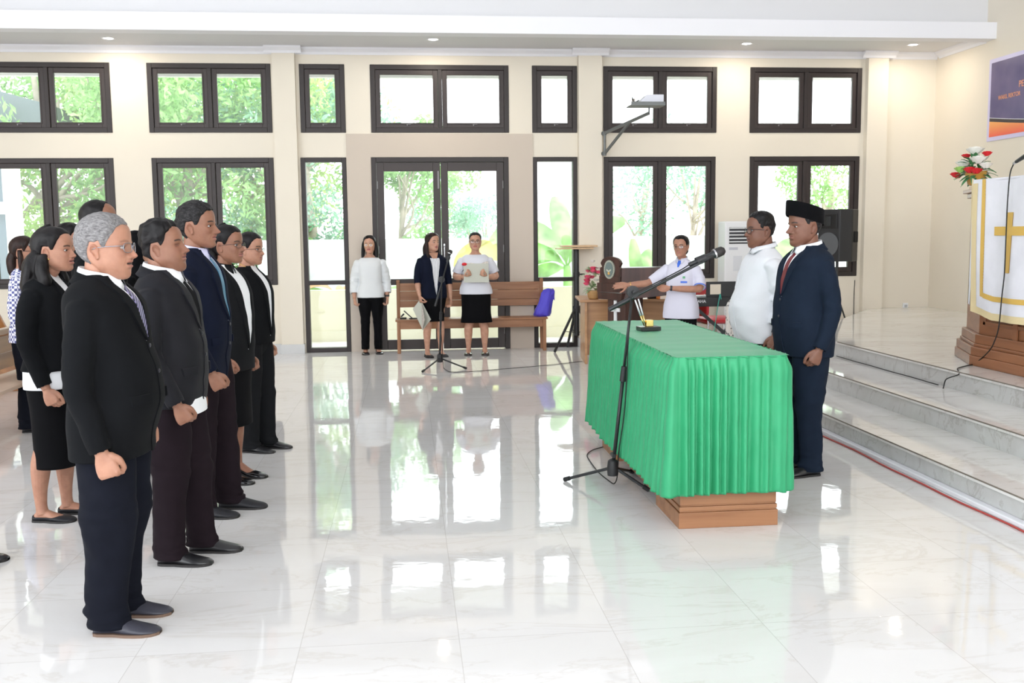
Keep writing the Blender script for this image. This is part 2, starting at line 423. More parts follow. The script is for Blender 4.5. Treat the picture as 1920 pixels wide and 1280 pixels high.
M_EYE = mat('eye_white', (.42, .39, .37), .3); M_IRIS = mat('eye_iris', (.02, .012, .008), .12)
M_FRAME = mat('spectacle_frame', (.02, .02, .03), .3); M_SILVER = mat('spectacle_silver', (.35, .37, .42), .25, metal=.8)
M_GOLD = mat('gold', (.85, .58, .16), .25, metal=1)
def glass_mat(name, tint=(1, 1, 1), refl=.08, rough=.0):
    m = bpy.data.materials.new(name); m.use_nodes = True; N = m.node_tree.nodes; Lk = m.node_tree.links; N.clear()
    o = N.new('ShaderNodeOutputMaterial'); t = N.new('ShaderNodeBsdfTransparent'); g = N.new('ShaderNodeBsdfGlossy'); x = N.new('ShaderNodeMixShader')
    t.inputs[0].default_value = tuple(tint)+(1,); g.inputs['Roughness'].default_value = rough
    f = N.new('ShaderNodeLayerWeight'); f.inputs[0].default_value = .12
    mm = N.new('ShaderNodeMath'); mm.operation = 'MULTIPLY_ADD'; mm.inputs[1].default_value = .8; mm.inputs[2].default_value = refl*.5; mm.use_clamp = True
    Lk.new(f.outputs['Fresnel'], mm.inputs[0]); Lk.new(mm.outputs[0], x.inputs[0])
    Lk.new(t.outputs[0], x.inputs[1]); Lk.new(g.outputs[0], x.inputs[2]); Lk.new(x.outputs[0], o.inputs[0])
    return m
M_LENS = glass_mat('spectacle_lens', (.96, .97, .98), .16)
M_LEATHER = mat('black_leather', (.012, .012, .014), .28, coat=.3, bump=.15, bscale=90); M_SUEDE = mat('black_suede', (.012, .012, .016), .6)
M_PATENT = mat('black_patent', (.01, .01, .012), .12, coat=.6); M_SOLE = mat('shoe_sole', (.02, .018, .018), .6); M_SOLEBR = mat('brown_sole', (.16, .10, .07), .6)
M_SHIRT = mat('white_cotton', (.86, .87, .90), .75, spec=.25, bump=.2, bscale=500); M_LILACSHIRT = mat('pale_lilac_cotton', (.66, .66, .88), .75, spec=.25)
M_BUTTON = mat('dark_button', (.02, .02, .03), .3)

def headM(P, S):
    """head local -> body local"""
    yaw, tilt, roll = P.get('yaw', 0), P.get('tilt', 0), P.get('hroll', 0)
    M = Matrix.Translation((0, P.get('hy', .018), 1.468+P.get('hz', 0)))@Matrix.Rotation(-yaw, 4, 'Z')@Matrix.Rotation(tilt, 4, 'X')@Matrix.Rotation(roll, 4, 'Y')@Matrix.Diagonal((P.get('hs', 1),)*3+(1,))@Matrix.Translation((0, 0, 0))
    return np.array(M)
def xf(M, v): v = np.asarray(v, float); return v@M[:3, :3].T+M[:3, 3]

ARMS = dict(
    side=[(.172, -.012, 1.345), (.205, -.030, 1.22), (.230, -.042, 1.09), (.242, -.012, .95), (.240, .030, .82)],
    front=[(.172, -.012, 1.345), (.205, -.020, 1.24), (.228, -.020, 1.13), (.235, .030, 1.00), (.215, .085, .885)],
    bent=[(.170, -.010, 1.345), (.225, -.030, 1.25), (.275, -.030, 1.145), (.235, .085, 1.15), (.135, .185, 1.165)])
def person(name_label, loc, rz, height=1.65, **P_):
    P = dict(DEF); P.update(P_); k = height/1.703
    root = empty('person', name_label, 'person', loc, rz-PI/2, P.get('group'))
    root.scale = (k, k, k)
    gw = P.get('girth', 1.); vox = P.get('voxel', .003)/k
    sk = SK[P.get('skin', 'tan')]
    HMx = headM(P, 1)
    # ---- body: one continuous surface
    B = MB()
    hg = xf(HMx, head_grid(P)); B.grid(hg, True, True, True)
    for s in (1, -1):
        if not P.get('noears'): B.grid(xf(HMx, ear_grid(s)), True, True, True)
    nr = P.get('neck', .054)
    hc = xf(HMx, (0, -.034, .035)); hc2 = xf(HMx, (0, -.030, .10))
    B.tube([(0, -.035, 1.36), (0, -.034, 1.42), (0, -.026+.3*P.get('hy', .018), 1.465), hc, hc2], [nr*1.5, nr*1.22, nr*1.03, nr*1.0, nr*.9], n=28, smooth=4)
    sh = P.get('shoulder', 1.)
    chest = Loft([(.86, .11, .08, .09), (1.0, .12, .085, .08), (1.2, .14, .10, .09), (1.33, .13, .085, .085), (1.38, .118*sh, .062, .08, -.012), (1.41, .098*sh, .048, .068, -.018), (1.435, .07, .036, .055, -.025), (1.47, .03, .03, .03, -.03)])
    chest.mesh(B, nz=30, nt=40, inner=.001)
    arms = {}
    for s, key in ((1, 'armR'), (-1, 'armL')):
        a = P.get(key, 'side'); a = ARMS[a] if isinstance(a, str) else a
        pts = np.array(a, float)*np.array([s, 1, 1]) if not P.get(key+'_abs') else np.array(a, float)
        if not P.get(key+'_abs'): pts[:, 0] += s*(gw-1)*.06
        arms[s] = pts
        kk = P.get('armk', 1.)
        B.tube(pts, [.052*kk, .046*kk, .040*kk, .037*kk, .0245], n=16, smooth=5)
        hp = P.get('handR' if s > 0 else 'handL', 'fist')
        tw = P.get('twistR' if s > 0 else 'twistL', 0.); bd = P.get('bendR' if s > 0 else 'bendL', (0, 0))
        el = pts[-1]+(pts[-2]-pts[-1]); hand_mb(B, s, hp, hand_matrix(el, pts[-1], tw, bd), P.get('handk', 1.))
    st = P.get('stance', .085); fy = P.get('footy', (0., 0.))
    for s in (1, -1):
        dy = fy[0] if s > 0 else fy[1]; kk = P.get('legk', 1.)
        B.tube([(s*.075, 0, .93), (s*.085, .005+dy*.2, .72), (s*.088, .01+dy*.6, .49), (s*st, -.014+dy*.85, .34), (s*st, -.018+dy, .17), (s*st, -.016+dy, .09), (s*st, -.010+dy, .045)],
               [.085*kk, .076*kk, .052*kk, .054*kk, .037*kk, .033, .036], n=18, smooth=5)
        B.grid(foot_grid(s, st, dy, 0.0, skin=True, heel=P.get('heel', 0)), True, True, True)
    body = remesh('body', B, [sk], vox, root, P.get('sm', 2))
    co = get_co(body); Hi = np.linalg.inv(HMx); q = xf(Hi, co)
    # undo the jaw shear a little when reading heights
    x, y, z = np.abs(q[:, 0]), q[:, 1], q[:, 2]
    inh = (z > -.01) & (z < .24) & (y > .03)
    mo = P['mouth']
    e = np.clip(1-(x/.0245)**2, 0, 1)**.5
    lip = np.where(inh & (y > .06), sstep(.0, .55, e)*np.exp(-((z-.0565+.001*mo)/(.0105+.003*mo))**6), 0)
    lip = lip*P.get('lipc', .8)
    dark = np.where(inh & (y > .05), sstep(.1, .6, e)*np.exp(-((z-(.0572-.0015*mo))/(.0009+.0042*mo))**4), 0)*(.4+.6*min(1, mo*2))
    bw = np.exp(-((z-(.1365+.003*np.sin(np.clip((x-.014)/.036, 0, 1)*PI)))/.0042)**4)*sstep(.010, .016, x)*(1-sstep(.046, .052, x))
    dark = np.maximum(dark, np.where(inh & (y > .02), bw, 0)*P.get('browc', .95))
    lash = np.exp(-((z-.1203)/.0015)**2)*sstep(.018, .022, x)*(1-sstep(.043, .047, x))
    dark = np.maximum(dark, np.where(inh & (y > .03), lash, 0)*P.get('lash', .75))
    nost = np.exp(-((x-.0085)/.004)**2-((z-.0725)/.003)**2)*(y > .085)
    dark = np.maximum(dark, np.where(inh, nost, 0)*.8)
    if P.get('lid'):
        dark = np.maximum(dark, np.where(inh, np.exp(-((z-.1125)/.0016)**2)*sstep(.019, .023, x)*(1-sstep(.042, .045, x)), 0)*.9)
    if P.get('shadow'):
        sb = (1-sstep(.045, .085, z))*sstep(.0, .03, y)*(z > -.02)*(1-lip)
        dark = np.maximum(dark, sb*P['shadow'])
    xa, ya_, za = np.abs(q[:, 0]), q[:, 1], q[:, 2]
    red = .45*np.exp(-((xa)/.018)**2-((za-.082)/.014)**2)*(ya_ > .07)+.30*np.exp(-((xa-.045)/.016)**2-((za-.088)/.016)**2)*(ya_ > .03)+.5*sstep(.0755, .083, xa)*(np.abs(za-.10) < .045)+.42*np.exp(-((xa-.032)/.017)**2-((za-.112)/.010)**2)*(ya_ > .04)+P.get('stubble', 0)*(1-sstep(.045, .075, za))*sstep(-.02, .02, ya_)*(za > -.02)
    red += .35*np.exp(-((xa-.031-.25*(.07-za))/.0022)**2)*sstep(.045, .052, za)*(1-sstep(.068, .075, za))*(ya_ > .05)*P.get('folds', 1)+.25*np.exp(-((xa)/.03)**2-((za-.040)/.003)**2)*(ya_ > .06)
    tone = np.zeros((len(co), 4), np.float32); tone[:, 0] = lip; tone[:, 1] = dark; tone[:, 2] = np.clip(red, 0, .9)*(za > -.03)*(za < .25); tone[:, 3] = 1
    ca = body.data.color_attributes.new('tone', 'FLOAT_COLOR', 'POINT'); ca.data.foreach_set('color', tone.ravel())
    # ---- eyes
    if not P.get('lid'):
        for s in (1, -1):
            E_ = MB(); c = head_pt(np.array([s*.42]), np.array([.1155]), P, False)[0]; c = np.array([s*.0312, .0628, .1155])
            ph = np.linspace(.02, PI-.02, 12); aa = np.linspace(0, 2*PI, 20, endpoint=False); r = .0118
            G = np.array([[[c[0]+r*math.sin(p)*math.cos(a), c[1]+r*math.cos(p), c[2]+r*math.sin(p)*math.sin(a)*.5] for a in aa] for p in ph])
            n0 = len(E_.f); E_.grid(xf(HMx, G), True, True, True)
            E_.m = [1 if (i//20 < 3 or i >= 11*20) and not i == 11*20+1 else 0 for i in range(len(E_.f))]
            E_.build('eye', [M_EYE, M_IRIS], root, smooth=True)
    P['_H'] = HMx; P['_arms'] = arms; P['_root'] = root
    return root, P
def foot_grid(s, st, dy, grow, skin=False, heel=0, L=.262, w=.048, toe=1., z0=0.):
    """foot or shoe shape along y from heel to toe"""
    ys = np.array([-.068, -.062, -.045, -.015, .02, .06, .10, .135, .165, .182, .190]); ww = np.array([.012, .026, .033, .036, .037, .043, .047, .046, .036, .022, .008])
    hh = np.array([.02, .042, .062, .072, .070, .055, .040, .030, .024, .018, .010])
    if skin: ww = ww*.86; hh = hh*.9; ys = ys*.95
    G = []
    for y, w_, h in zip(ys, ww, hh):
        lift = heel*sstep(.10, -.03, y) if heel else 0
        row = []
        for a in np.linspace(0, 2*PI, 20, endpoint=False):
            zz = math.sin(a); row.append([s*st+s*.006*(y > .05)+(w_+grow)*math.copysign(abs(math.cos(a))**.8, math.cos(a))*(1-.25*max(0, zz)), y*toe+dy, z0+lift+(.006 if skin else 0)+(h+grow)*(.5+.5*zz) if zz > -.3 else z0+lift+(.006 if skin else 0)+(h+grow)*max(0, .5+.5*zz)])
        G.append(row)
    return np.array(G)
# ------------------------------------------------------------------ hair
def hair(P, mt, hl=None, thick=.012, curl=0., cs=90, seed=0, top=.0, name='hair', nape=.045, back=.0, sideburn=.118):
    """hl: hairline height at th = 0, 25, 45, 60, 75 degrees from the front"""
    hl = hl or [.190, .192, .186, .165, .130]
    th = np.linspace(0, 2*PI, 200, endpoint=False); u = np.linspace(0, 1, 120); z = .235*(1-(1-u)**1.7); z = .02+(z/.235)*(.2345-.02)
    T, Z = np.meshgrid(th, z); G = head_pt(T, Z, P, False)
    ang = np.abs(np.degrees(np.arctan2(np.sin(T), np.cos(T))))
    zl = np.interp(ang, [0, 25, 45, 60, 74, 82, 86, 104, 117, 132, 150, 180], list(hl[:4])+[hl[4], sideburn, .136, .134, .10, .058, nape, nape-.005])
    edge = zl+.003*noise3(G*np.array([1, 1, .4]), 130, seed)*.6
    m = sstep(-.002, .010, Z-edge)
    body_t = thick*(.35+.65*sstep(.0, .05, Z-zl))*(1+top*sstep(.17, .22, Z))+back*sstep(110, 170, ang)*sstep(.08, .14, Z)
    N = G-np.array([0, -.012, .12]); N[..., 2] *= .6; N /= np.linalg.norm(N, axis=-1)[..., None]
    t = -.010+m*(.010+body_t)
    if curl: t = t+m*curl*noise3(G, cs, seed)
    G = G+N*t[..., None]
    mb = MB(); mb.grid(xf(P['_H'], G), True, True, True)
    return mb.build(name, mt, P['_root'], smooth=True)
def lock(mb, P, pts, rad, flat=.45, n=14, local=False, ref=(1, 0, 0)):
    p = np.array(pts, float)
    if not local: p = xf(P['_H'], p)
    mb.tube(p, rad, n=n, smooth=5, flat=flat, ref=ref)
def glasses(P, m=None, w=.026, h=.017, r=.0012, z=.114, y=.0925, lens=True, squ=3.0):
    m = m or M_FRAME; H = P['_H']; mb = MB(); lm = MB()
    for s in (1, -1):
        ring = []
        for a in np.linspace(0, 2*PI, 25):
            cx = math.copysign(abs(math.cos(a))**(2/squ), math.cos(a)); cz = math.copysign(abs(math.sin(a))**(2/squ), math.sin(a))
            xx = s*.0325+w*cx; ring.append((xx, y-.12*abs(xx)-1.6*xx*xx, z+h*cz))
        mb.tube(xf(H, ring), r, n=6, cap=False)
        c = np.mean(ring[:-1], 0); lm.add(xf(H, [c]+ring[:-1]), [(0, i+1, (i+1) % 24+1) for i in range(24)])
        e = (s*(.0325+w), y-.12*(.0325+w)-1.6*(.0325+w)**2, z+h*.45)
        mb.tube(xf(H, [e, (s*.071, .058, z+h*.45), (s*.0765, .02, z+h*.4), (s*.0775, -.015, z+h*.25), (s*.077, -.032, z-.004)]), r*1.15, n=6)
    mb.tube(xf(H, [(-.0325+w*.95, y-.003, z+.003), (0, y+.004, z+.006), (.0325-w*.95, y-.003, z+.003)]), r, n=6)
    o = mb.build('glasses', m, P['_root'], smooth=True)
    if lens: lm.build('lens', M_LENS, o)
    return o
def earring(P, s=1):
    mb = MB(); mb.ball((0, 0, 0), .0042, 10, 8); mb.v[0] += xf(P['_H'], (s*.083, -.004, .074)); return mb.build('earring', M_GOLD, P['_root'], smooth=True)
# ------------------------------------------------------------------ clothing
def sleeves(P, mb, r=(.069, .063, .056, .050, .043), upto=1., puff=1., amp=.0025, seed=0, cuff=.0, n=28):
    gw = P.get('armk', 1.)
    for s, pts in P['_arms'].items():
        t = np.arange(5.); m = 46; tt = np.linspace(0, 4*upto, m)
        C = np.stack([herm(t, pts[:, k], tt) for k in range(3)], 1)
        R = herm(t, np.array(r)*puff, tt)*(gw*.6+.4)
        # round the shoulder head
        T = np.gradient(C, axis=0); T /= np.linalg.norm(T, axis=1)[:, None]; u = np.array([0, 1., 0]); G = []
        for i in range(m):
            u = u-T[i]*(u@T[i]); u /= np.linalg.norm(u); w = np.cross(T[i], u); a = np.linspace(0, 2*PI, n, endpoint=False)
            d = np.outer(np.cos(a), u)+np.outer(np.sin(a), w); p = C[i]+d*R[i]
            el = math.exp(-((tt[i]-2.1)/.7)**2)
            dd = amp*(noise3(p*np.array([1, 1, 1.8]), 28, seed+s+2)*.7+(1.2*el)*noise3(p*np.array([.6, .6, 2.2]), 38, seed+3))
            G.append(p+d*dd[:, None])
        top = [C[0]+(G[0]-C[0])*kk-T[0]*R[0]*hh for kk, hh in ((.2, .60), (.55, .50), (.85, .28))]
        inn = C[-1]+(G[-1]-C[-1])*.80; inn2 = C[-4]+(G[-4]-C[-4])*.7
        mb.grid(np.array(top+G+[inn, inn2]), True, True, True)
def collar(P, m, r=.063, z=1.468, h=.030, wing=.05, gap=9, name='shirt_collar', tilt=.26, cy=-.020, low=0.):
    """folded shirt collar round the neck; open at the front"""
    mb = MB(); n = 60; th = np.radians(np.linspace(gap, 360-gap, n)); r = r*P.get('neck', .054)/.054
    rows = []
    c, s = np.cos(th), np.sin(th); f = np.clip(c, 0, 1)
    zt = z+.018-tilt*(r*c)*1.0-low*f
    tip = np.exp(-((np.degrees(np.minimum(th, 2*PI-th))-24)/16)**2)
    def ring(rad, zz): return np.stack([rad*s, cy+rad*c*1.08+.006*f, zz], 1)
    rows = [ring(r*.98, zt-.045), ring(r*1.0, zt), ring(r*1.05, zt+.002), ring(r*1.14, zt-h*.6-.2*wing*tip), ring(r*1.22+.012*tip, zt-h-wing*.75*tip), ring(r*1.16+.010*tip, zt-h+.002-wing*.72*tip)]
    mb.grid(np.array(rows), False)
    return mb.build(name, m, P['_root'], smooth=True)
def jacket_collar(P, m, r=.078, z=1.452, h=.038, name='jacket_collar', cy=-.022, a0=48, tilt=.30):
    mb = MB(); th = np.radians(np.linspace(a0, 360-a0, 50)); c, s = np.cos(th), np.sin(th); r = r*P.get('neck', .054)/.054
    zt = z+.012-tilt*r*c
    w = .75+.25*np.abs(s)
    def ring(rad, zz): return np.stack([rad*s, cy+rad*c, zz], 1)
    rows = [ring(r*.93, zt-.03), ring(r*.97, zt), ring(r*1.03, zt+.003), ring(r*(1.10+.12*np.abs(s)), zt-h*.55), ring(r*(1.18+.28*np.abs(s)), zt-h), ring(r*(1.13+.27*np.abs(s)), zt-h-.006)]
    mb.grid(np.array(rows), False)
    return mb.build(name, m, P['_root'], smooth=True)
SUIT = [(.775, .205, .125, .135), (.86, .208, .128, .140), (.97, .198, .128, .132), (1.08, .182, .126, .118), (1.18, .186, .124, .122), (1.28, .196, .122, .130), (1.34, .196, .112, .130),
        (1.385, .186, .095, .122, -.006), (1.415, .165, .078, .108, -.012), (1.44, .130, .062, .092, -.018), (1.462, .092, .055, .072, -.020), (1.478, .072, .055, .056, -.020)]
def scale_rows(rows, g=1., belly=0., bz=1.05, hem=None, back=1.):
    out = []
    for r in rows:
        r = tuple(r)+(0,)*(5-len(r)); gg = 1+(g-1)*float(sstep(1.47, 1.38, r[0])) if r[0] > 1.38 else g
        out.append((r[0], r[1]*gg, r[2]*gg+belly*math.exp(-((r[0]-bz)/.17)**2), r[3]*gg*(back if r[0] < 1.4 else 1), r[4]))
    if hem is not None:
        L = Loft(out); p = [float(v) for v in L.par(np.array(max(hem, out[0][0])))]
        out = [(hem, p[0], p[1], p[2], p[3])]+[r for r in out if r[0] > hem+.02]
    return out
def suit_jacket(P, m, shirt=M_SHIRT, tie=None, g=1., belly=.0, bz=1.05, hem=None, button=1.10, amp=.003, seed=0, vw=.058, lapel=.06, lady=False, open_w=0., cuff=None, pocket=True, tie_w=.036, sleeve=1., puff=1., rowsx=None, collar_args=None, top=1.468, nbut=2):
    root = P['_root']; g = g*P.get('girth', 1.)
    L = Loft(scale_rows(rowsx or SUIT, g, belly, bz, hem=hem), n=2.5, amp=amp, fold=26, seed=seed, vert=.4)
    mb = MB(); L.mesh(mb, nz=80); sleeves(P, mb, upto=sleeve, puff=puff, seed=seed)
    j = remesh('jacket', mb, [m], P.get('jvox', .008)/root.scale[0], root, 3, .6)
    zb = button; zs = np.linspace(zb, top, 26); u = (zs-zb)/(top-zb)
    V = vw*u**.85
    inner = MB(); patch(inner, L, zs, -V-.004, V+.004, .0005, .003, 10); inner.build('shirt_front', shirt, root, smooth=False)
    lw = lapel*1.1*np.interp(u, [0, .15, .62, .66, .80, 1], [.05, .45, 1.0, .80, .72, .45])
    for s in (1, -1):
        lp = MB(); patch(lp, L, zs, s*V, s*(V+lw), .006, .006, 6); lp.build('lapel', m, root)
    # front edge and buttons
    fe = MB(); z2 = np.linspace(L.R[0, 0]+.002, zb, 20); cut = np.interp(z2, [L.R[0, 0], L.R[0, 0]+.12], [.05, .0])
    if not lady:
        patch(fe, L, z2, -.010-cut*.2, .010-cut, .001, .004, 3); fe.build('front_edge', m, root)
    bt = MB()
    for i in range(nbut):
        p = L.front(np.array(-.004), np.array(zb-.02-.105*i), .008); bt = MB(); bt.ball(p, .009, 12, 8, sq=(1, .4, 1)); bt.build('button', M_BUTTON, root, smooth=True)
    if pocket:
        for s in (1, -1):
            pk = MB(); zz = np.linspace(.955, .995, 5)+(0 if hem is None else max(0, hem-.8)); a = np.full(5, s*.085*g); b = np.full(5, s*.158*g)
            patch(pk, L, zz, a, b, .004, .004, 8); pk.build('pocket_flap', m, root)
    if tie is not None:
        tb = MB(); zt = np.linspace(zb+.015, top-.018, 30); ut = (zt-zt[0])/(zt[-1]-zt[0])
        wt = np.interp(ut, [0, .1, .84, .87, .93, 1], [.2, tie_w/.036*.85, .52, .42, .62, .70])*tie_w
        wt = np.minimum(wt, np.interp(zt, zs, V)+.002)
        patch(tb, L, zt, -wt, wt, .003, .006, 7); tb.build('tie', tie, root)
    return L, j
TR = dict(fold=22)
def trousers(P, m, g=1., hem=.035, amp=.004, seed=0, rh=.073, rk=.083, top=1.0, brk=True):
    root = P['_root']; mb = MB(); g = g*P.get('girth', 1.)**.6; st = P.get('stance', .085); fy = P.get('footy', (0, 0))
    L = Loft([(.76, .125*g, .07*g, .085*g), (.82, .178*g, .105*g, .12*g), (.90, .185*g, .115*g, .125*g), (top, .165*g, .11*g, .105*g)], n=2.3); L.mesh(mb, nz=14, nt=40, inner=.002)
    for s in (1, -1):
        dy = fy[0] if s > 0 else fy[1]
        t = np.array([0, .35, .62, 1.]); m_ = 80; tt = np.linspace(0, 1, m_)
        Z = herm([0, 1], [.88, hem], tt) if False else np.linspace(.88, hem, m_)
        Xc = herm([hem, .5, .88], [s*st, s*.090*g, s*.088*g], Z); Yc = herm([hem, .12, .5, .88], [-.006+dy, -.014+dy, .006+dy*.5, -.004], Z)
        Rx = herm([hem, .12, .30, .50, .70, .88], [rh*.92, rh*.94, rh*1.0, rk*g, .098*g, .108*g], Z); Ry = herm([hem, .12, .30, .50, .70, .88], [rh*1.25, rh*1.12, rh*1.14, rk*1.08*g, .108*g, .12*g], Z)
        a = np.linspace(0, 2*PI, 40, endpoint=False); G = []
        for i in range(m_):
            d = np.stack([np.sin(a), np.cos(a), 0*a], 1); p = np.array([Xc[i], Yc[i], Z[i]])+d*np.array([Rx[i], Ry[i], 0])
            crease = .006*np.exp(-(np.minimum(a, 2*PI-a)/.22)**2)+.005*np.exp(-((a-PI)/.25)**2)
            lowf = math.exp(-((Z[i]-hem-.03)/.09)**2) if brk else .2
            dd = amp*(noise3(p*np.array([1, 1, .5]), 16, seed+s+1)*.8+lowf*1.3*noise3(p*np.array([.8, .8, 2.4]), 26, seed+4)+.9*math.exp(-((Z[i]-.5)/.10)**2)*noise3(p*np.array([.8, .8, 2.2]), 20, seed+2)+.5*noise3(p, 34, seed))+crease
            G.append(p+d*dd[:, None])
        inn = [G[-1]*np.array([1, 1, 1]) for _ in (0,)]; c = G[-1].mean(0); i1 = c+(G[-1]-c)*.93; i2 = i1+np.array([0, 0, .04])
        mb.grid(np.array(G+[i1, i2]), True, True, True)
    return mb.build('trousers', m, root, smooth=True)
def skirt(P, m, hem=.42, w=.185, top=1.0, amp=.003, seed=0, flare=.0):
    g = P.get('girth', 1.); L = Loft([(hem, (w+flare)*g, (w*.72+flare*.6)*g, (w*.72+flare*.5)*g), (.62, (w+.004)*g, w*.70*g, w*.76*g), (.86, .188*g, .125*g, .142*g), (top, .158*g, .115*g, .11*g)], n=2.3, amp=amp, fold=22, seed=seed, vert=.8)
    mb = MB(); L.mesh(mb, nz=44, nt=64); return mb.build('skirt', m, P['_root'], smooth=True)
def shoes(P, m=M_LEATHER, kind='shoe', sole=None, group=None):
    st = P.get('stance', .085); fy = P.get('footy', (0, 0)); hl = P.get('heel', 0)
    for s in (1, -1):
        dy = fy[0] if s > 0 else fy[1]
        g = foot_grid(s, st, dy, .006, heel=hl, toe=1.06 if kind != 'flat' else 1.0)
        if kind in ('flat', 'heel'):
            # low topline: cut the upper down to the sides of the foot, closed over the toes
            for i in range(g.shape[0]):
                yy = g[i, :, 1]-dy; lim = .030+.010*(yy < -.05)+.03*sstep(.09, .12, yy)
                lift = hl*sstep(.10, -.03, yy)
                over = (g[i, :, 2]-lift) > lim
                g[i, :, 2] = np.where(over, lift+np.minimum(lim, g[i, :, 2]-lift), g[i, :, 2])
        mb = MB(); mb.grid(g, True, True, True); sh = mb.build('shoe', m, P['_root'], smooth=True)
        so = MB(); out = foot_grid(s, st, dy, .009, toe=1.06 if kind != 'flat' else 1.0, heel=hl)
        G0 = out.copy(); G = []
        for i in range(G0.shape[0]):
            row = G0[i]; x0, x1 = row[:, 0].min(), row[:, 0].max(); yv = row[0, 1]; l = hl*float(sstep(.10, -.03, yv-dy)); t = .012 if (kind == 'shoe' and yv-dy < .0) else .010
            zb = 0 if kind == 'shoe' or not hl else l
            G.append([[x0, yv, zb], [x1, yv, zb], [x1, yv, l+.012], [x0, yv, l+.012]])
        so.grid(np.array(G), True, True, True)
        if hl and kind == 'heel': so.box(s*st-.018, s*st+.018, dy-.062, dy-.028, 0, hl+.01)
        so.build('sole', sole or M_SOLE, sh)
# ------------------------------------------------------------------ room materials
YW = 13.27; XR = 7.33
M_WALL = mat('cream_wall_paint', (.80, .735, .625), .65, spec=.3, var=.03, vscale=.7)
M_TAUPE = mat('taupe_wall_paint', (.60, .52, .44), .65, spec=.3, var=.02, vscale=.8)
M_CEIL = mat('white_ceiling_paint', (.74, .74, .76), .7, spec=.3)
M_BEAM = mat('white_trim_paint', (.86, .86, .90), .6, spec=.3)
M_FR = mat('dark_brown_aluminium', (.030, .022, .021), .45, spec=.4)
M_FR2 = mat('dark_brown_sash', (.042, .030, .028), .42, spec=.4)
M_CHROME = mat('satin_metal', (.6, .6, .62), .25, metal=1)
M_DULL = mat('dull_metal', (.22, .21, .21), .5, metal=.5)
M_PANE = glass_mat('window_glass', (.97, .985, .98), .05)
M_BLACK = mat('black_powder_coat', (.018, .02, .022), .4); M_BLACKPL = mat('black_plastic', (.02, .02, .022), .5); M_RUBBER = mat('black_rubber', (.012, .012, .012), .7)
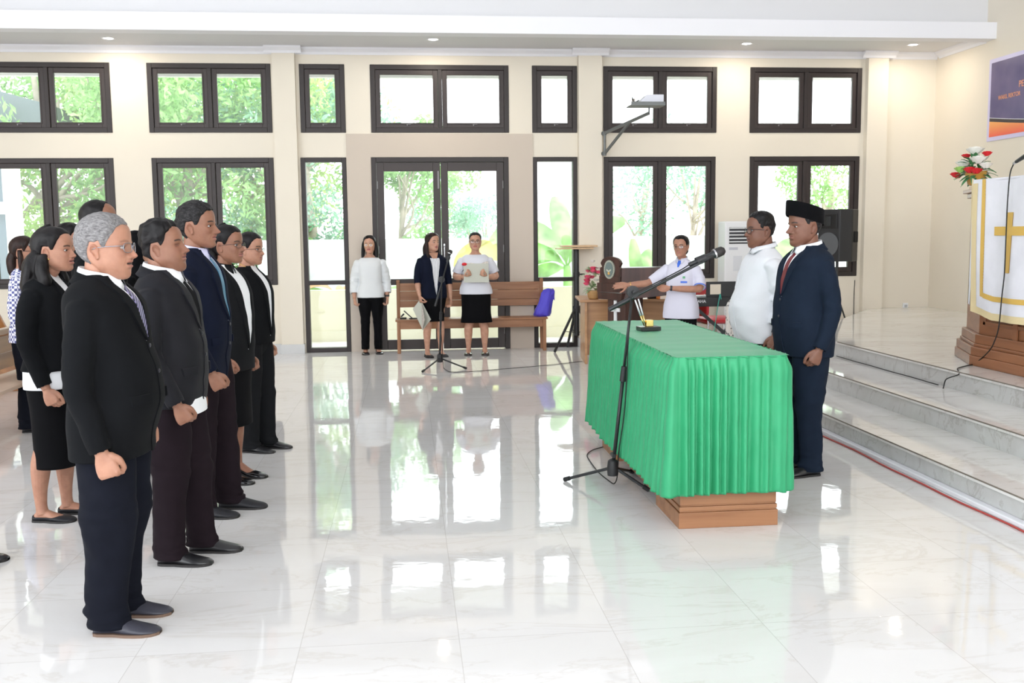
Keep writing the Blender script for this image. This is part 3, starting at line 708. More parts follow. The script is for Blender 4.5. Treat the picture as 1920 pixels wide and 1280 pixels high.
def marble(name, tiles=None, base=(.80, .79, .78), vein=(.60, .555, .51), rough=.035, vs=.9, veil=1.):
    m, N, Lk, b = new_mat(name)
    tc = N.new('ShaderNodeTexCoord'); g = N.new('ShaderNodeNewGeometry')
    vec = g.outputs['Position']
    if tiles:
        tx, ty, x0, y0 = tiles
        mp = N.new('ShaderNodeMapping'); mp.inputs['Location'].default_value = (-x0/tx, -y0/ty, 0); mp.inputs['Scale'].default_value = (1/tx, 1/ty, 1)
        Lk.new(vec, mp.inputs['Vector'])
        fr = N.new('ShaderNodeVectorMath'); fr.operation = 'FRACTION'; Lk.new(mp.outputs[0], fr.inputs[0])
        fl = N.new('ShaderNodeVectorMath'); fl.operation = 'FLOOR'; Lk.new(mp.outputs[0], fl.inputs[0])
        wn = N.new('ShaderNodeTexWhiteNoise'); wn.noise_dimensions = '2D'; Lk.new(fl.outputs[0], wn.inputs['Vector'])
        sc_ = N.new('ShaderNodeVectorMath'); sc_.operation = 'SCALE'; sc_.inputs['Scale'].default_value = 9; Lk.new(wn.outputs['Color'], sc_.inputs[0])
        ad = N.new('ShaderNodeVectorMath'); ad.operation = 'ADD'; Lk.new(vec, ad.inputs[0]); Lk.new(sc_.outputs[0], ad.inputs[1]); v2 = ad.outputs[0]
    else: v2 = vec
    def vein_layer(scale, width, dist):
        n = N.new('ShaderNodeTexNoise'); n.inputs['Scale'].default_value = scale; n.inputs['Detail'].default_value = 7; n.inputs['Roughness'].default_value = .62; n.inputs['Distortion'].default_value = dist
        m0 = N.new('ShaderNodeMapping'); m0.inputs['Rotation'].default_value = (0, 0, .6); m0.inputs['Scale'].default_value = (.55, 1.5, 1); Lk.new(v2, m0.inputs['Vector']); Lk.new(m0.outputs[0], n.inputs['Vector'])
        s1 = N.new('ShaderNodeMath'); s1.operation = 'SUBTRACT'; s1.inputs[1].default_value = .5; Lk.new(n.outputs['Fac'], s1.inputs[0])
        s2 = N.new('ShaderNodeMath'); s2.operation = 'ABSOLUTE'; Lk.new(s1.outputs[0], s2.inputs[0])
        r = N.new('ShaderNodeMapRange'); r.inputs['From Min'].default_value = 0; r.inputs['From Max'].default_value = width; r.inputs['To Min'].default_value = 1; r.inputs['To Max'].default_value = 0
        Lk.new(s2.outputs[0], r.inputs['Value']); return r.outputs[0]
    a = vein_layer(vs*1.6, .020, 1.2); c = vein_layer(vs*.7, .09, .8)
    mm = N.new('ShaderNodeMath'); mm.operation = 'MULTIPLY'; mm.inputs[1].default_value = .55*veil; Lk.new(a, mm.inputs[0])
    m3 = N.new('ShaderNodeMath'); m3.operation = 'MULTIPLY_ADD'; m3.inputs[1].default_value = .25*veil; Lk.new(c, m3.inputs[0]); Lk.new(mm.outputs[0], m3.inputs[2]); m3.use_clamp = True
    mx = N.new('ShaderNodeMix'); mx.data_type = 'RGBA'; mx.inputs[6].default_value = tuple(base)+(1,); mx.inputs[7].default_value = tuple(vein)+(1,); Lk.new(m3.outputs[0], mx.inputs['Factor'])
    out = mx.outputs[2]
    if tiles:
        sx = N.new('ShaderNodeSeparateXYZ'); Lk.new(fr.outputs[0], sx.inputs[0]); ds = []
        for k, t in ((0, tx), (1, ty)):
            p = N.new('ShaderNodeMath'); p.operation = 'PINGPONG'; p.inputs[1].default_value = .5; Lk.new(sx.outputs[k], p.inputs[0])
            q = N.new('ShaderNodeMath'); q.operation = 'LESS_THAN'; q.inputs[1].default_value = .0016/t; Lk.new(p.outputs[0], q.inputs[0]); ds.append(q)
        mxx = N.new('ShaderNodeMath'); mxx.operation = 'MAXIMUM'; Lk.new(ds[0].outputs[0], mxx.inputs[0]); Lk.new(ds[1].outputs[0], mxx.inputs[1])
        ml = N.new('ShaderNodeMath'); ml.operation = 'MULTIPLY'; ml.inputs[1].default_value = .45; Lk.new(mxx.outputs[0], ml.inputs[0])
        m4 = N.new('ShaderNodeMix'); m4.data_type = 'RGBA'; Lk.new(ml.outputs[0], m4.inputs['Factor']); Lk.new(out, m4.inputs[6]); m4.inputs[7].default_value = (.42, .39, .37, 1); out = m4.outputs[2]
        # each polished tile lies at a very slightly different tilt
        nb = N.new('ShaderNodeVectorMath'); nb.operation = 'MULTIPLY_ADD'; nb.inputs[1].default_value = (.006, .006, 0); nb.inputs[2].default_value = (-.003, -.003, 0); Lk.new(wn.outputs['Color'], nb.inputs[0])
        ng = N.new('ShaderNodeVectorMath'); ng.operation = 'ADD'; Lk.new(nb.outputs[0], ng.inputs[0])
        bp = N.new('ShaderNodeBump'); bp.inputs['Strength'].default_value = .022; bp.inputs['Distance'].default_value = .02
        bn = N.new('ShaderNodeTexNoise'); bn.inputs['Scale'].default_value = 9; bn.inputs['Detail'].default_value = 2; Lk.new(v2, bn.inputs['Vector']); Lk.new(bn.outputs['Fac'], bp.inputs['Height'])
        Lk.new(bp.outputs[0], ng.inputs[1]); nn = N.new('ShaderNodeVectorMath'); nn.operation = 'NORMALIZE'; Lk.new(ng.outputs[0], nn.inputs[0]); Lk.new(nn.outputs[0], b.inputs['Normal'])
    Lk.new(out, b.inputs['Base Color']); b.inputs['Roughness'].default_value = rough; b.inputs['Specular IOR Level'].default_value = .55; b.inputs['IOR'].default_value = 1.52
    return m
M_FLOOR = marble('polished_marble_tile', (.60, .635, -.433, 3.64), base=(.78, .765, .76), veil=.6)
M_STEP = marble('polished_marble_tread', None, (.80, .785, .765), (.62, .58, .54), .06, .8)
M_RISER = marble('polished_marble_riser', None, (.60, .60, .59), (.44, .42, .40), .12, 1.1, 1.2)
M_PLINTH = mat('grey_tile_skirting', (.60, .60, .60), .2, var=.06, vscale=3)

def S(o): o['kind'] = 'structure'; return o
fl = MB(); fl.box(-9, XR, -6, 13.47, -.12, 0); S(fl.build('floor', M_FLOOR))
# ---- window openings measured on the back wall
def rect(xl, xr, yt, yb):
    xm, ym = (xl+xr)/2, (yt+yb)/2
    return onY(xl, ym, YW)[0], onY(xr, ym, YW)[0], onY(xm, yb, YW)[2], onY(xm, yt, YW)[2]
OP = {}
tops = [(-34, 208, 116, 249.5), (277, 509, 119, 248), (562, 647, 119.5, 248), (694.5, 954, 121, 248), (997.5, 1082, 122, 248.5), (1131, 1344, 125, 249.5), (1406, 1615, 128, 250.5)]
zt1 = float(np.mean([rect(*r)[3] for r in tops])); zt0 = float(np.mean([rect(*r)[2] for r in tops]))
for i, r in enumerate(tops):
    a = rect(*r); OP['T%d' % i] = (a[0], a[1], zt0, zt1)
lows = {0: (-28, 219, 297, 537), 1: (289.5, 517, 295.5, 536), 5: (1132, 1340.5, 292, 524), 6: (1404, 1608.5, 294, 521)}
zl1 = float(np.mean([rect(*r)[3] for r in lows.values()])); zl0 = float(np.mean([rect(*r)[2] for r in lows.values()]))
for i, r in lows.items():
    a = rect(*r); OP['L%d' % i] = (a[0], a[1], zl0, zl1)
a = rect(569, 654, 293, 656); OP['S2'] = (a[0], a[1], 0.0, zl1)
a = rect(1000.5, 1083, 293, 652); OP['S4'] = (a[0], a[1], 0.0, zl1)
a = rect(700, 955, 293, 654); OP['D'] = (a[0], a[1], 0.0, zl1)
def wall_with_holes(mb, x0, x1, z0, z1, y0, y1, holes, mi=0):
    xs = sorted({x0, x1}|{min(max(v, x0), x1) for h in holes for v in h[:2]}); zs = sorted({z0, z1}|{min(max(v, z0), z1) for h in holes for v in h[2:]})
    for a, b in zip(xs[:-1], xs[1:]):
        run = None
        for c, d in zip(zs[:-1], zs[1:]):
            mx_, mz = (a+b)/2, (c+d)/2
            solid = b-a > 1e-6 and d-c > 1e-6 and not any(h[0] < mx_ < h[1] and h[2] < mz < h[3] for h in holes)
            if solid: run = (run[0], d) if run else (c, d)
            if (not solid or d == zs[-1]) and run: mb.box(a, b, y0, y1, run[0], run[1], mi); run = None
w = MB(); H_ = list(OP.values()); wall_with_holes(w, -9, XR+.2, 0, 4.1, YW, YW+.2, H_); S(w.build('wall_back', M_WALL))
# taupe surround of the doorway, a raised skin over the wall
tx0, tx1 = onY(654, 450, YW)[0], onY(1000, 450, YW)[0]; tz = onY(820, 249.5, YW)[2]
tp = MB(); wall_with_holes(tp, tx0, tx1, 0, tz-.01, YW-.02, YW-.001, [OP['D']]); S(tp.build('trim_1', M_TAUPE))
# pilasters
def pil(n, xa, xb, d=.10):
    m_ = MB(); x0, x1 = onY(xa, 450, YW-d)[0], onY(xb, 450, YW-d)[0]; m_.box(x0, x1, YW-d, YW-.001, 0, 3.95); S(m_.build('trim_%d' % n, M_WALL))
    b_ = MB(); b_.box(x0-.012, x1+.012, YW-d-.012, YW-.002, 0, .125); S(b_.build('baseboard_back', M_PLINTH)); return x0, x1
PX = [pil(2, 521, 563), pil(3, 1086, 1129), pil(4, 1620, 1657)]
for xa, xb in ((-9, PX[0][0]), (tx1, OP['S4'][0]), (OP['S4'][1], PX[1][0]), (PX[1][1], PX[2][0])):
    if xb-xa > .1:
        b_ = MB(); b_.box(xa, xb, YW-.012, YW-.001, 0, .125); S(b_.build('baseboard_back', M_PLINTH))
# right wall and the high wall over the soffit
w = MB(); w.box(XR, XR+.2, -6, YW, 0, 6.2); S(w.build('wall_right', M_WALL))
w = MB(); w.box(-9, XR, 12.08, 12.28, 4.085, 6.2); S(w.build('wall_upper', M_CEIL))
w = MB(); w.box(-9.2, XR+.2, -6, 12.28, 6.2, 6.35); S(w.build('ceiling', M_CEIL))
w = MB(); w.box(-9, XR, 12.09, YW, 3.955, 4.08); S(w.build('ceiling_soffit', M_CEIL))
w = MB(); w.box(-9, XR-.001, 11.87, 12.085, 3.885, 4.084); S(w.build('trim_5', M_BEAM))
# cornice with breaks at the pilasters
cor = MB(); prof = [(0, 3.87), (-.015, 3.87), (-.03, 3.90), (-.075, 3.93), (-.09, 3.954), (0, 3.954)]
cuts = [-9]+[v for p in PX for v in p]+[XR]
for k in range(len(cuts)-1):
    d = .10 if k % 2 else 0.
    x0, x1 = cuts[k], cuts[k+1]
    if k % 2: x0 -= .09; x1 += .09
    cor.prism([(YW-d+y-(.001 if k % 2 else 0), z-(.001 if k % 2 else 0)) for y, z in prof], 0, x0, x1)
S(cor.build('trim_6', M_BEAM))
cor = MB(); cor.prism([(XR+y, z) for y, z in prof], 1, 12.085, YW-.09); S(cor.build('trim_7', M_BEAM))
# ---- windows
def ring_frame(mb, x0, x1, z0, z1, w, y0, y1, wb=None, wt=None):
    wb = wb or w; wt = wt or w
    mb.box(x0, x0+w, y0, y1, z0, z1); mb.box(x1-w, x1, y0, y1, z0, z1); mb.box(x0+w, x1-w, y0, y1, z0, z0+wb); mb.box(x0+w, x1-w, y0, y1, z1-wt, z1)
def window(n, op, cols, label=None, latch=True, hs=0, kind='win'):
    x0, x1, z0, z1 = op; f = MB(); e = .002
    fw = .062; ring_frame(f, x0+e, x1-e, z0+e, z1-e, fw, YW-.012, YW+.13)
    if cols == 2: xm = (x0+x1)/2; f.box(xm-.026, xm+.026, YW-.010, YW+.128, z0+fw, z1-fw)
    # inner rebate line
    root = S(f.build('window_%d' % n, M_FR, bevel=.004))
    cells = [(x0+fw, x1-fw)] if cols == 1 else [(x0+fw, xm-.026), (xm+.026, x1-fw)]
    for a, b in cells:
        if kind == 'win':
            s_ = MB(); sw = .062; ring_frame(s_, a+.003, b-.003, z0+fw+.003, z1-fw-.003, sw, YW+.012, YW+.055, wb=.062); ring_frame(s_, a+sw-.012, b-sw+.012, z0+fw+sw-.012, z1-fw-sw+.012, .018, YW+.004, YW+.02)
            sash = s_.build('sash', M_FR2, root, bevel=.003)
            g = MB(); g.box(a+sw-.004, b-sw+.004, YW+.032, YW+.037, z0+fw+sw-.004, z1-fw-sw+.004); g.build('pane', M_PANE, sash)
            if latch:
                h = MB(); xc = (a+b)/2+hs; h.box(xc-.01, xc+.05, YW-.002, YW+.010, z0+fw+.046, z0+fw+.051); h.box(xc-.008, xc+.006, YW-.004, YW+.012, z0+fw+.030, z0+fw+.046); h.build('latch', M_DULL, sash)
    return root
for i in range(7): window(i+1, OP['T%d' % i], 1 if i in (2, 4) else 2)
for k, i in enumerate((0, 1, 5, 6)): window(8+k, OP['L%d' % i], 2, latch=False)
zr = onY(612, 530, YW)[2]
for n, key in ((12, 'S2'), (13, 'S4')):
    x0, x1, z0, z1 = OP[key]; f = MB(); ring_frame(f, x0+.002, x1-.002, z0, z1-.002, .058, YW-.012, YW+.12); f.box(x0+.058, x1-.058, YW-.01, YW+.118, zr-.028, zr+.028)
    root = S(f.build('window_%d' % n, M_FR, bevel=.004))
    for c, d in ((.058, zr-.028), (zr+.028, z1-.06)):
        g = MB(); g.box(x0+.054, x1-.054, YW+.03, YW+.036, c-.004, d+.004); g.build('pane', M_PANE, root)
# door: frame, two leaves
x0, x1, z0, z1 = OP['D']; f = MB(); fw = .065
f.box(x0+.002, x0+fw, YW-.03, YW+.13, 0, z1-.002); f.box(x1-fw, x1-.002, YW-.03, YW+.13, 0, z1-.002); f.box(x0+fw, x1-fw, YW-.03, YW+.13, z1-fw, z1-.002)
dr = S(f.build('door_1', M_FR, bevel=.004)); xm = onY(828, 450, YW)[0]
for s, (a, b) in ((1, (x0+fw, xm)), (-1, (xm, x1-fw))):
    lf = MB(); sw = .098; y0, y1 = YW-.01, YW+.04; t = z1-fw-.003; zb = .205
    lf.box(a+.003, a+sw, y0, y1, .012, t); lf.box(b-sw, b-.003, y0, y1, .012, t); lf.box(a+sw, b-sw, y0, y1, .012, zb-.06); lf.box(a+sw, b-sw, y0, y1, t-.115, t); lf.box(a+sw, b-sw, y0, y1, zr-.045, zr+.035)
    lo = lf.build('door_leaf', M_FR2, dr, bevel=.004)
    for c, d in ((zb-.06, zr-.045), (zr+.035, t-.115)):
        g = MB(); g.box(a+sw-.004, b-sw+.004, YW+.012, YW+.018, c-.004, d+.004); g.build('pane', M_PANE, lo)
    for zz in (.25, 1.35, 2.2):
        h = MB(); xh = a+.012 if s > 0 else b-.012; h.box(xh-.005, xh+.005, y0-.004, y0, zz-.05, zz+.05); h.build('hinge', M_DULL, lo)
h = MB(); xh = xm+.035; h.box(xh-.008, xh+.008, YW-.022, YW-.010, 1.15, 1.42); h.tube([(xh, YW-.022, 1.19), (xh, YW-.06, 1.2), (xh, YW-.06, 1.38), (xh, YW-.022, 1.39)], .007, 10); h.build('door_handle', M_CHROME, dr, smooth=False)
h = MB(); h.box(xm-.04, xm-.02, YW-.020, YW-.010, 2.15, 2.38); h.build('door_bolt', M_DULL, dr)
# ---- stage: platform and two steps, each one slab with an overhanging tread
def outline(pts, y_end=YW-.003):
    p = np.array(pts); t = np.arange(len(p)); q = np.linspace(2, len(p)-1, 26)
    sm = [tuple(p[0]), tuple(p[1])]+[(float(herm(t, p[:, 0], v)), float(herm(t, p[:, 1], v))) for v in q]
    return sm
def slab(name, pts, z0, z1, inset=.02):
    o = outline(pts)+[(XR-.003, YW-.003), (XR-.003, -6)]
    m_ = MB(); oi = [(x+inset if i < len(o)-2 else x, y) for i, (x, y) in enumerate(o)]
    m_.prism(oi, 2, z0, z1-.022, 1); m_.prism(o, 2, z1-.022, z1, 0)
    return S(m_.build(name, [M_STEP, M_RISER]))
slab('trim_8', [(3.15, -6), (3.15, 7), (3.15, 9.3), (3.45, 10.9), (4.2, 12.3), (4.9, YW-.003)], 0, .15)
slab('trim_9', [(3.68, -6), (3.68, 7), (3.68, 9.35), (4.0, 10.7), (4.75, 12.0), (5.75, YW-.003)], .15, .30)
slab('floor_stage', [(4.21, -6), (4.21, 7), (4.21, 9.33), (4.62, 10.55), (5.26, 11.57), (6.47, YW-.003)], .30, .45)
M_NOSE = mat('dark_nosing_strip', (.20, .17, .14), .5)
for n, (x, z, yend) in enumerate(((3.15, .15, 9.2), (3.68, .30, 9.3), (4.21, .45, 9.3))):
    m_ = MB(); m_.box(x-.0015, x+.004, -6, yend, z-.007, z+.0008); S(m_.build('trim_%d' % (10+n), M_NOSE))
m_ = MB(); m_.box(3.115, 3.168, -6, 9.0, 0, .03); S(m_.build('trim_13', M_BEAM, bevel=.006))
m_ = MB(); m_.box(-9.2, -9, 5.5, 13.47, 0, 6.2); S(m_.build('wall_left_light_block', M_WALL))  # unseen left wall, built only at the far end to block sky light
# ---- recessed downlights
M_LAMP = mat('downlight_lens', (1, .97, .92), .5, emit=14)
for k, (px, py) in enumerate(((203, 72), (812, 74), (1400, 82), (1712, 84))):
    p = onZ(px, py, 3.953); m_ = MB(); m_.lathe([(.055, 3.9545), (.055, 3.951), (.085, 3.951), (.088, 3.9545)], (p[0], p[1], 0), 28, cap=False)
    o = m_.build('downlight', M_BEAM, smooth=True)
    wh = ['over the far left window', 'over the double door', 'over the window with the projector', 'nearest the right-hand corner'][k]
    tag(o, 'small round recessed white downlight in the soffit, '+wh, 'ceiling light', 'recessed downlights in the soffit')
    la = area('lamp_light', (0, 0, 0), (0, 0, 0), .1, .1, 5, (1, .88, .72)); la.parent = o; la.location = (p[0], p[1], 3.945)
    m_ = MB(); m_.lathe([(.054, 3.9535), (.0, 3.9525)], (p[0], p[1], 0), 28, cap=False); m_.build('lens', M_LAMP, o)
# ------------------------------------------------------------------ outside
M_PATIO = mat('pale_concrete', (.80, .78, .74), .8, var=.05, vscale=1.5); M_LOWW = mat('cream_outside_wall', (.86, .84, .68), .8)
M_FENCE = mat('weathered_concrete', (.62, .64, .66), .9, var=.22, vscale=2.2); M_SOIL = mat('dry_ground', (.62, .62, .5), .95, var=.15, vscale=1)
M_BARK = mat('bark', (.42, .36, .30), .9, var=.25, vscale=6)
def leaf_mat(name, c, tr=.35):
    m, N, Lk, b = new_mat(name); g = N.new('ShaderNodeNewGeometry'); n = N.new('ShaderNodeTexNoise'); n.inputs['Scale'].default_value = 3.0; Lk.new(g.outputs['Position'], n.inputs['Vector'])
    r = ramp(N, [(.35, tuple(v*.7 for v in c)), (.65, tuple(min(1, v*1.35) for v in c))]); Lk.new(n.outputs['Fac'], r.inputs[0]); Lk.new(r.outputs[0], b.inputs['Base Color'])
    b.inputs['Roughness'].default_value = .5
    t = N.new('ShaderNodeBsdfTranslucent'); Lk.new(r.outputs[0], t.inputs[0]); x = N.new('ShaderNodeMixShader'); x.inputs[0].default_value = tr
    o = N['Material Output']; Lk.new(b.outputs[0], x.inputs[1]); Lk.new(t.outputs[0], x.inputs[2]); Lk.new(x.outputs[0], o.inputs[0]); return m
M_LEAF = leaf_mat('leaf_green', (.34, .56, .22)); M_LEAF2 = leaf_mat('leaf_blue_green', (.30, .52, .36)); M_LEAF3 = leaf_mat('leaf_yellow_green', (.52, .68, .26)); M_BAN = leaf_mat('banana_leaf', (.42, .66, .30), .45); M_BANY = leaf_mat('banana_leaf_yellowing', (.80, .74, .30), .45); M_DRY = mat('dry_leaf', (.50, .30, .16), .9)
g = MB(); g.box(-30, 30, 13.471, 60, -.12, -.06); S(g.build('floor_outside', M_PATIO))
g = MB(); g.box(-30, 30, 15.45, 60, -.06, -.02); o = S(g.build('floor_ground', M_SOIL))
g = MB(); g.box(-12, 12, 15.2, 15.34, -.06, .72); g.box(-12, 12, 15.17, 15.2, -.06, .10); S(g.build('wall_patio', M_LOWW))
fx0 = onY(482, 452, 20)[0]; g = MB(); g.box(fx0, 16, 20, 20.18, -.1, 1.47); S(g.build('wall_boundary', M_FENCE))
g = MB(); g.box(-12, 12, 13.471, 14.6, 3.82, 3.92); g.box(-12, 12, 14.6, 14.7, 3.79, 4.1); S(g.build('trim_eave', M_CEIL))
def crown(mb, c, r, n, ls, seed, fill=.35, sq=(1, 1, .8), clusters=None):
    n = int(n*1.8); ls = ls*.74
    R = np.random.RandomState(seed); k = clusters or max(6, int(10*max(r, 1)))
    cc = R.normal(size=(k, 3)); cc /= np.linalg.norm(cc, axis=1)[:, None]; cc *= R.uniform(.35, 1, (k, 1))**.6*r*np.array(sq)
    i = R.randint(0, k, n); d = R.normal(size=(n, 3)); d /= np.linalg.norm(d, axis=1)[:, None]
    p = np.array(c)+cc[i]+d*(R.uniform(.2, 1, (n, 1))**.5)*r*fill
    a = R.normal(size=(n, 3)); a /= np.linalg.norm(a, axis=1)[:, None]; b = R.normal(size=(n, 3)); b -= a*(a*b).sum(1)[:, None]; b /= np.linalg.norm(b, axis=1)[:, None]
    s = ls*R.uniform(.6, 1.3, (n, 1)); nn = np.cross(a, b)
    V = np.stack([p-a*s, p+b*s*.38+nn*s*.12, p+a*s, p-b*s*.38+nn*s*.12], 1).reshape(-1, 3)
    F = np.arange(4*n).reshape(-1, 4); mb.add(V, [tuple(f) for f in F])
    return cc+np.array(c)
def tree(x, y, h, r, n, ls, seed, mt, label, lean=0, tr=.14, group='trees beyond the boundary wall', sq=(1, 1, .85)):
    R = np.random.RandomState(seed); root = empty('tree', label, 'tree', (x, y, -.02), 0, group)
    b = MB(); top = np.array([lean, 0, h*.72]); pts = [(0, 0, 0), (lean*.3, .1, h*.25), (lean*.6, 0, h*.5), tuple(top)]
    b.tube(pts, [tr, tr*.8, tr*.6, tr*.35], 10, smooth=4)
    m_ = MB(); cc = crown(m_, (lean, 0, h-r*.75), r, n, ls, seed, sq=sq)
    for q in cc[:9]:
        st = np.array([lean*.45, 0, h*R.uniform(.25, .55)]); mid = (st+q)/2+R.normal(size=3)*.12*r
        b.tube([st, mid, q], [tr*.42, tr*.25, tr*.08], 7, smooth=4)
    b.build('trunk', M_BARK, root, smooth=True); m_.build('crown', mt, root)
    return root
def tx(px, Y): return float(onY(px, 300, Y)[0])
tree(tx(60, 23), 23, 6.4, 3.1, 5200, .13, 1, M_LEAF, 'leafy green tree with crooked branches outside the leftmost windows', .6, .2)
tree(tx(215, 26), 26, 6.0, 2.9, 4200, .14, 2, M_LEAF3, 'yellow-green tree behind, between the leftmost windows', .5, .16)
tree(tx(335, 22), 22, 6.0, 2.6, 5200, .12, 3, M_LEAF, 'dense green tree filling the left pane of the second window', .3, .16)
tree(tx(470, 24), 24, 6.4, 3.0, 6000, .13, 4, M_LEAF3, 'bright green bushy tree in the right pane of the second window', -.3, .15)
tree(tx(595, 22.5), 22.5, 5.6, 2.0, 3200, .12, 5, M_LEAF2, 'tall tree with a pale leaning trunk seen through the left sidelight', -.5, .17)
tree(tx(742, 24), 24, 4.1, 1.4, 2300, .11, 6, M_LEAF, 'rounded green tree seen through the left door leaf', .2, .1)
tree(tx(828, 30), 30, 3.2, 1.3, 1500, .10, 7, M_LEAF2, 'pale distant tree in the middle of the double door', 0, .1)
tree(tx(910, 34), 34, 2.7, 1.5, 1300, .11, 8, M_LEAF2, 'low hazy tree far behind the right door leaf', 0, .1)
tree(tx(1195, 26), 26, 3.9, 1.6, 900, .10, 9, M_LEAF2, 'small-leaved tree in the left pane behind the lectern', .2, .09)
tree(tx(1290, 23), 23, 4.0, 1.4, 1500, .09, 10, M_LEAF2, 'light leafy tree with thin stem in the pane left of the air conditioner', .3, .08)
tree(tx(1560, 24), 24, 3.7, 1.2, 1100, .10, 11, M_LEAF, 'green tree in the window behind the loudspeaker', 0, .1)
def bush(px, Y, w_, h, n, seed, mt, label):
    m_ = MB(); x = tx(px, Y); crown(m_, (0, 0, h*.5), w_, n, .1, seed, sq=(1, .5, h/w_*.5)); root = m_.build('bush', mt, None, loc=(x, Y, 0)); return tag(root, label, 'bush', 'bushes along the boundary wall')
bush(90, 21.5, 1.8, 1.9, 2200, 21, M_LEAF3, 'low bright bush below the left tree'); bush(330, 20.9, 1.6, 2.2, 2200, 22, M_LEAF2, 'dark green undergrowth behind the second window')
bush(470, 21.5, 1.2, 2.3, 1600, 25, M_LEAF, 'green undergrowth at the end of the boundary wall')
bush(720, 21.2, 1.2, 1.9, 1500, 23, M_LEAF, 'green hedge just above the wall left of the door'); bush(600, 21.4, 1.4, 2.3, 1500, 24, M_LEAF2, 'dark hedge above the wall in the left sidelight')
def banana(px, Y, leaves, label, h0=.9, mts=None):
    root = empty('banana_plant', label, 'plant', (tx(px, Y), Y, -.02), 0, 'banana plants outside')
    s_ = MB(); s_.tube([(0, 0, 0), (.02, 0, h0*.6), (0, 0, h0)], [.11, .09, .06], 12, smooth=3); s_.build('stem', M_BAN, root, smooth=True)
    for k, (ang, up, L, w_, droop, mi) in enumerate(leaves):
        n = 14; G = []; a = math.radians(ang); p = np.array([0, 0, h0-.05]); el = math.radians(up)
        for i in range(n):
            t = i/(n-1); wd_ = w_*math.sin(PI*min(1, max(0, (t-.12)/.92)))**.55 if t > .12 else .02
            d = np.array([math.cos(a)*math.cos(el), math.sin(a)*math.cos(el), math.sin(el)]); side = np.array([-math.sin(a), math.cos(a), 0])
            if abs(math.cos(a)) > .5: side = np.array([-math.sin(a)*.4, .5, -.75*math.copysign(1, math.cos(a))*0+.75])
            side = side-d*(side@d); side /= np.linalg.norm(side); up_ = np.cross(side, d)
            G.append([p-side*wd_+up_*wd_*.25, p-side*wd_*.5+up_*wd_*.06, p, p+side*wd_*.5+up_*wd_*.06, p+side*wd_+up_*wd_*.25])
            p = p+d*L/(n-1); el -= droop/(n-1)
        m_ = MB(); G = np.array(G); m_.grid(G, False); m_.grid(G+np.array([0, .004, -.006]), False, flip=True); m_.build('leaf', [M_BAN, M_BANY, M_DRY][mi], root, smooth=True)
    return root
banana(1062, 17.2, [(170, 75, 1.7, .22, 2.1, 0), (15, 68, 1.5, .22, 1.2, 0), (190, 50, 1.5, .20, 2.2, 0), (200, 10, .9, .14, 1.2, 0), (95, 80, 1.6, .2, .9, 0)], 'tall banana plant with big drooping leaves outside the right sidelight', 1.0)
banana(960, 17.6, [(165, 70, 1.35, .2, 2.4, 1), (20, 60, 1.1, .2, 1.6, 0), (150, 5, .9, .15, .9, 0)], 'banana plant with a yellowing leaf outside the right door leaf', .9)
banana(1200, 17.4, [(160, 55, 1.25, .17, 1.7, 0), (20, 62, 1.1, .18, 1.6, 0), (180, 20, 1.0, .16, 1.0, 0), (5, 15, .9, .16, .9, 0), (100, 82, 1.1, .13, .3, 0), (60, 70, 1.15, .15, .8, 0)], 'broad-leaved banana plant behind the dark lectern', .45)
banana(1445, 18, [(165, 65, 1.35, .2, 1.4, 0), (20, 66, 1.2, .2, 1.3, 0), (120, 75, 1.2, .18, .8, 0)], 'banana plant in the window behind the white-shirted man', .8)
banana(620, 18.2, [(30, 40, .8, .08, 2.3, 2), (175, 60, .9, .06, 2.8, 2), (185, 8, .9, .14, .6, 0), (0, 12, .8, .12, .6, 0), (60, 50, .6, .09, 2.4, 2)], 'withered plant with hanging brown leaves in the left sidelight', .55)
banana(762, 18.4, [(100, 60, .5, .10, 1.6, 2), (20, 50, .45, .08, 1.5, 1), (160, 30, .5, .08, 1.4, 0)], 'small dry brown plant outside the left door leaf', .55)
# neighbouring building at the far left
M_OUTW = mat('white_outside_render', (.9, .92, .9), .8); M_DGL = mat('dark_outside_glazing', (.22, .28, .34), .1); M_ROOF = mat('dark_roofing', (.16, .19, .20), .8)
nb = empty('neighbouring_building', 'white neighbouring building with dark glazing and dark roof outside the far left window', 'building', (0, 0, 0))
x1 = float(onY(34, 400, 17)[0])
m_ = MB(); wall_with_holes(m_, -14, x1, -.06, 3.0, 17, 17.2, [(-13.5, x1-.20, .1, 1.95), (-13.5, x1-.22, 2.15, 2.75)]); m_.build('wall', M_OUTW, nb)
m_ = MB(); m_.box(-14, x1-.1, 17.1, 17.12, 0, 2.9); m_.build('glazing', M_DGL, nb)
m_ = MB(); m_.prism([(-14, 4.5), (-8.2, 3.75), (x1+.5, 3.05), (x1+.5, 2.95), (-14, 2.95)], 1, 16.6, 20); m_.build('gable', M_OUTW, nb)
m_ = MB(); xr_ = float(onY(82, 235, 22)[0]); m_.prism([(-20, 6.0), (xr_-1.7, 4.85), (xr_+.1, 4.35), (xr_-.1, 3.9), (-20, 3.9)], 1, 22, 27); m_.build('roof', M_ROOF, nb)
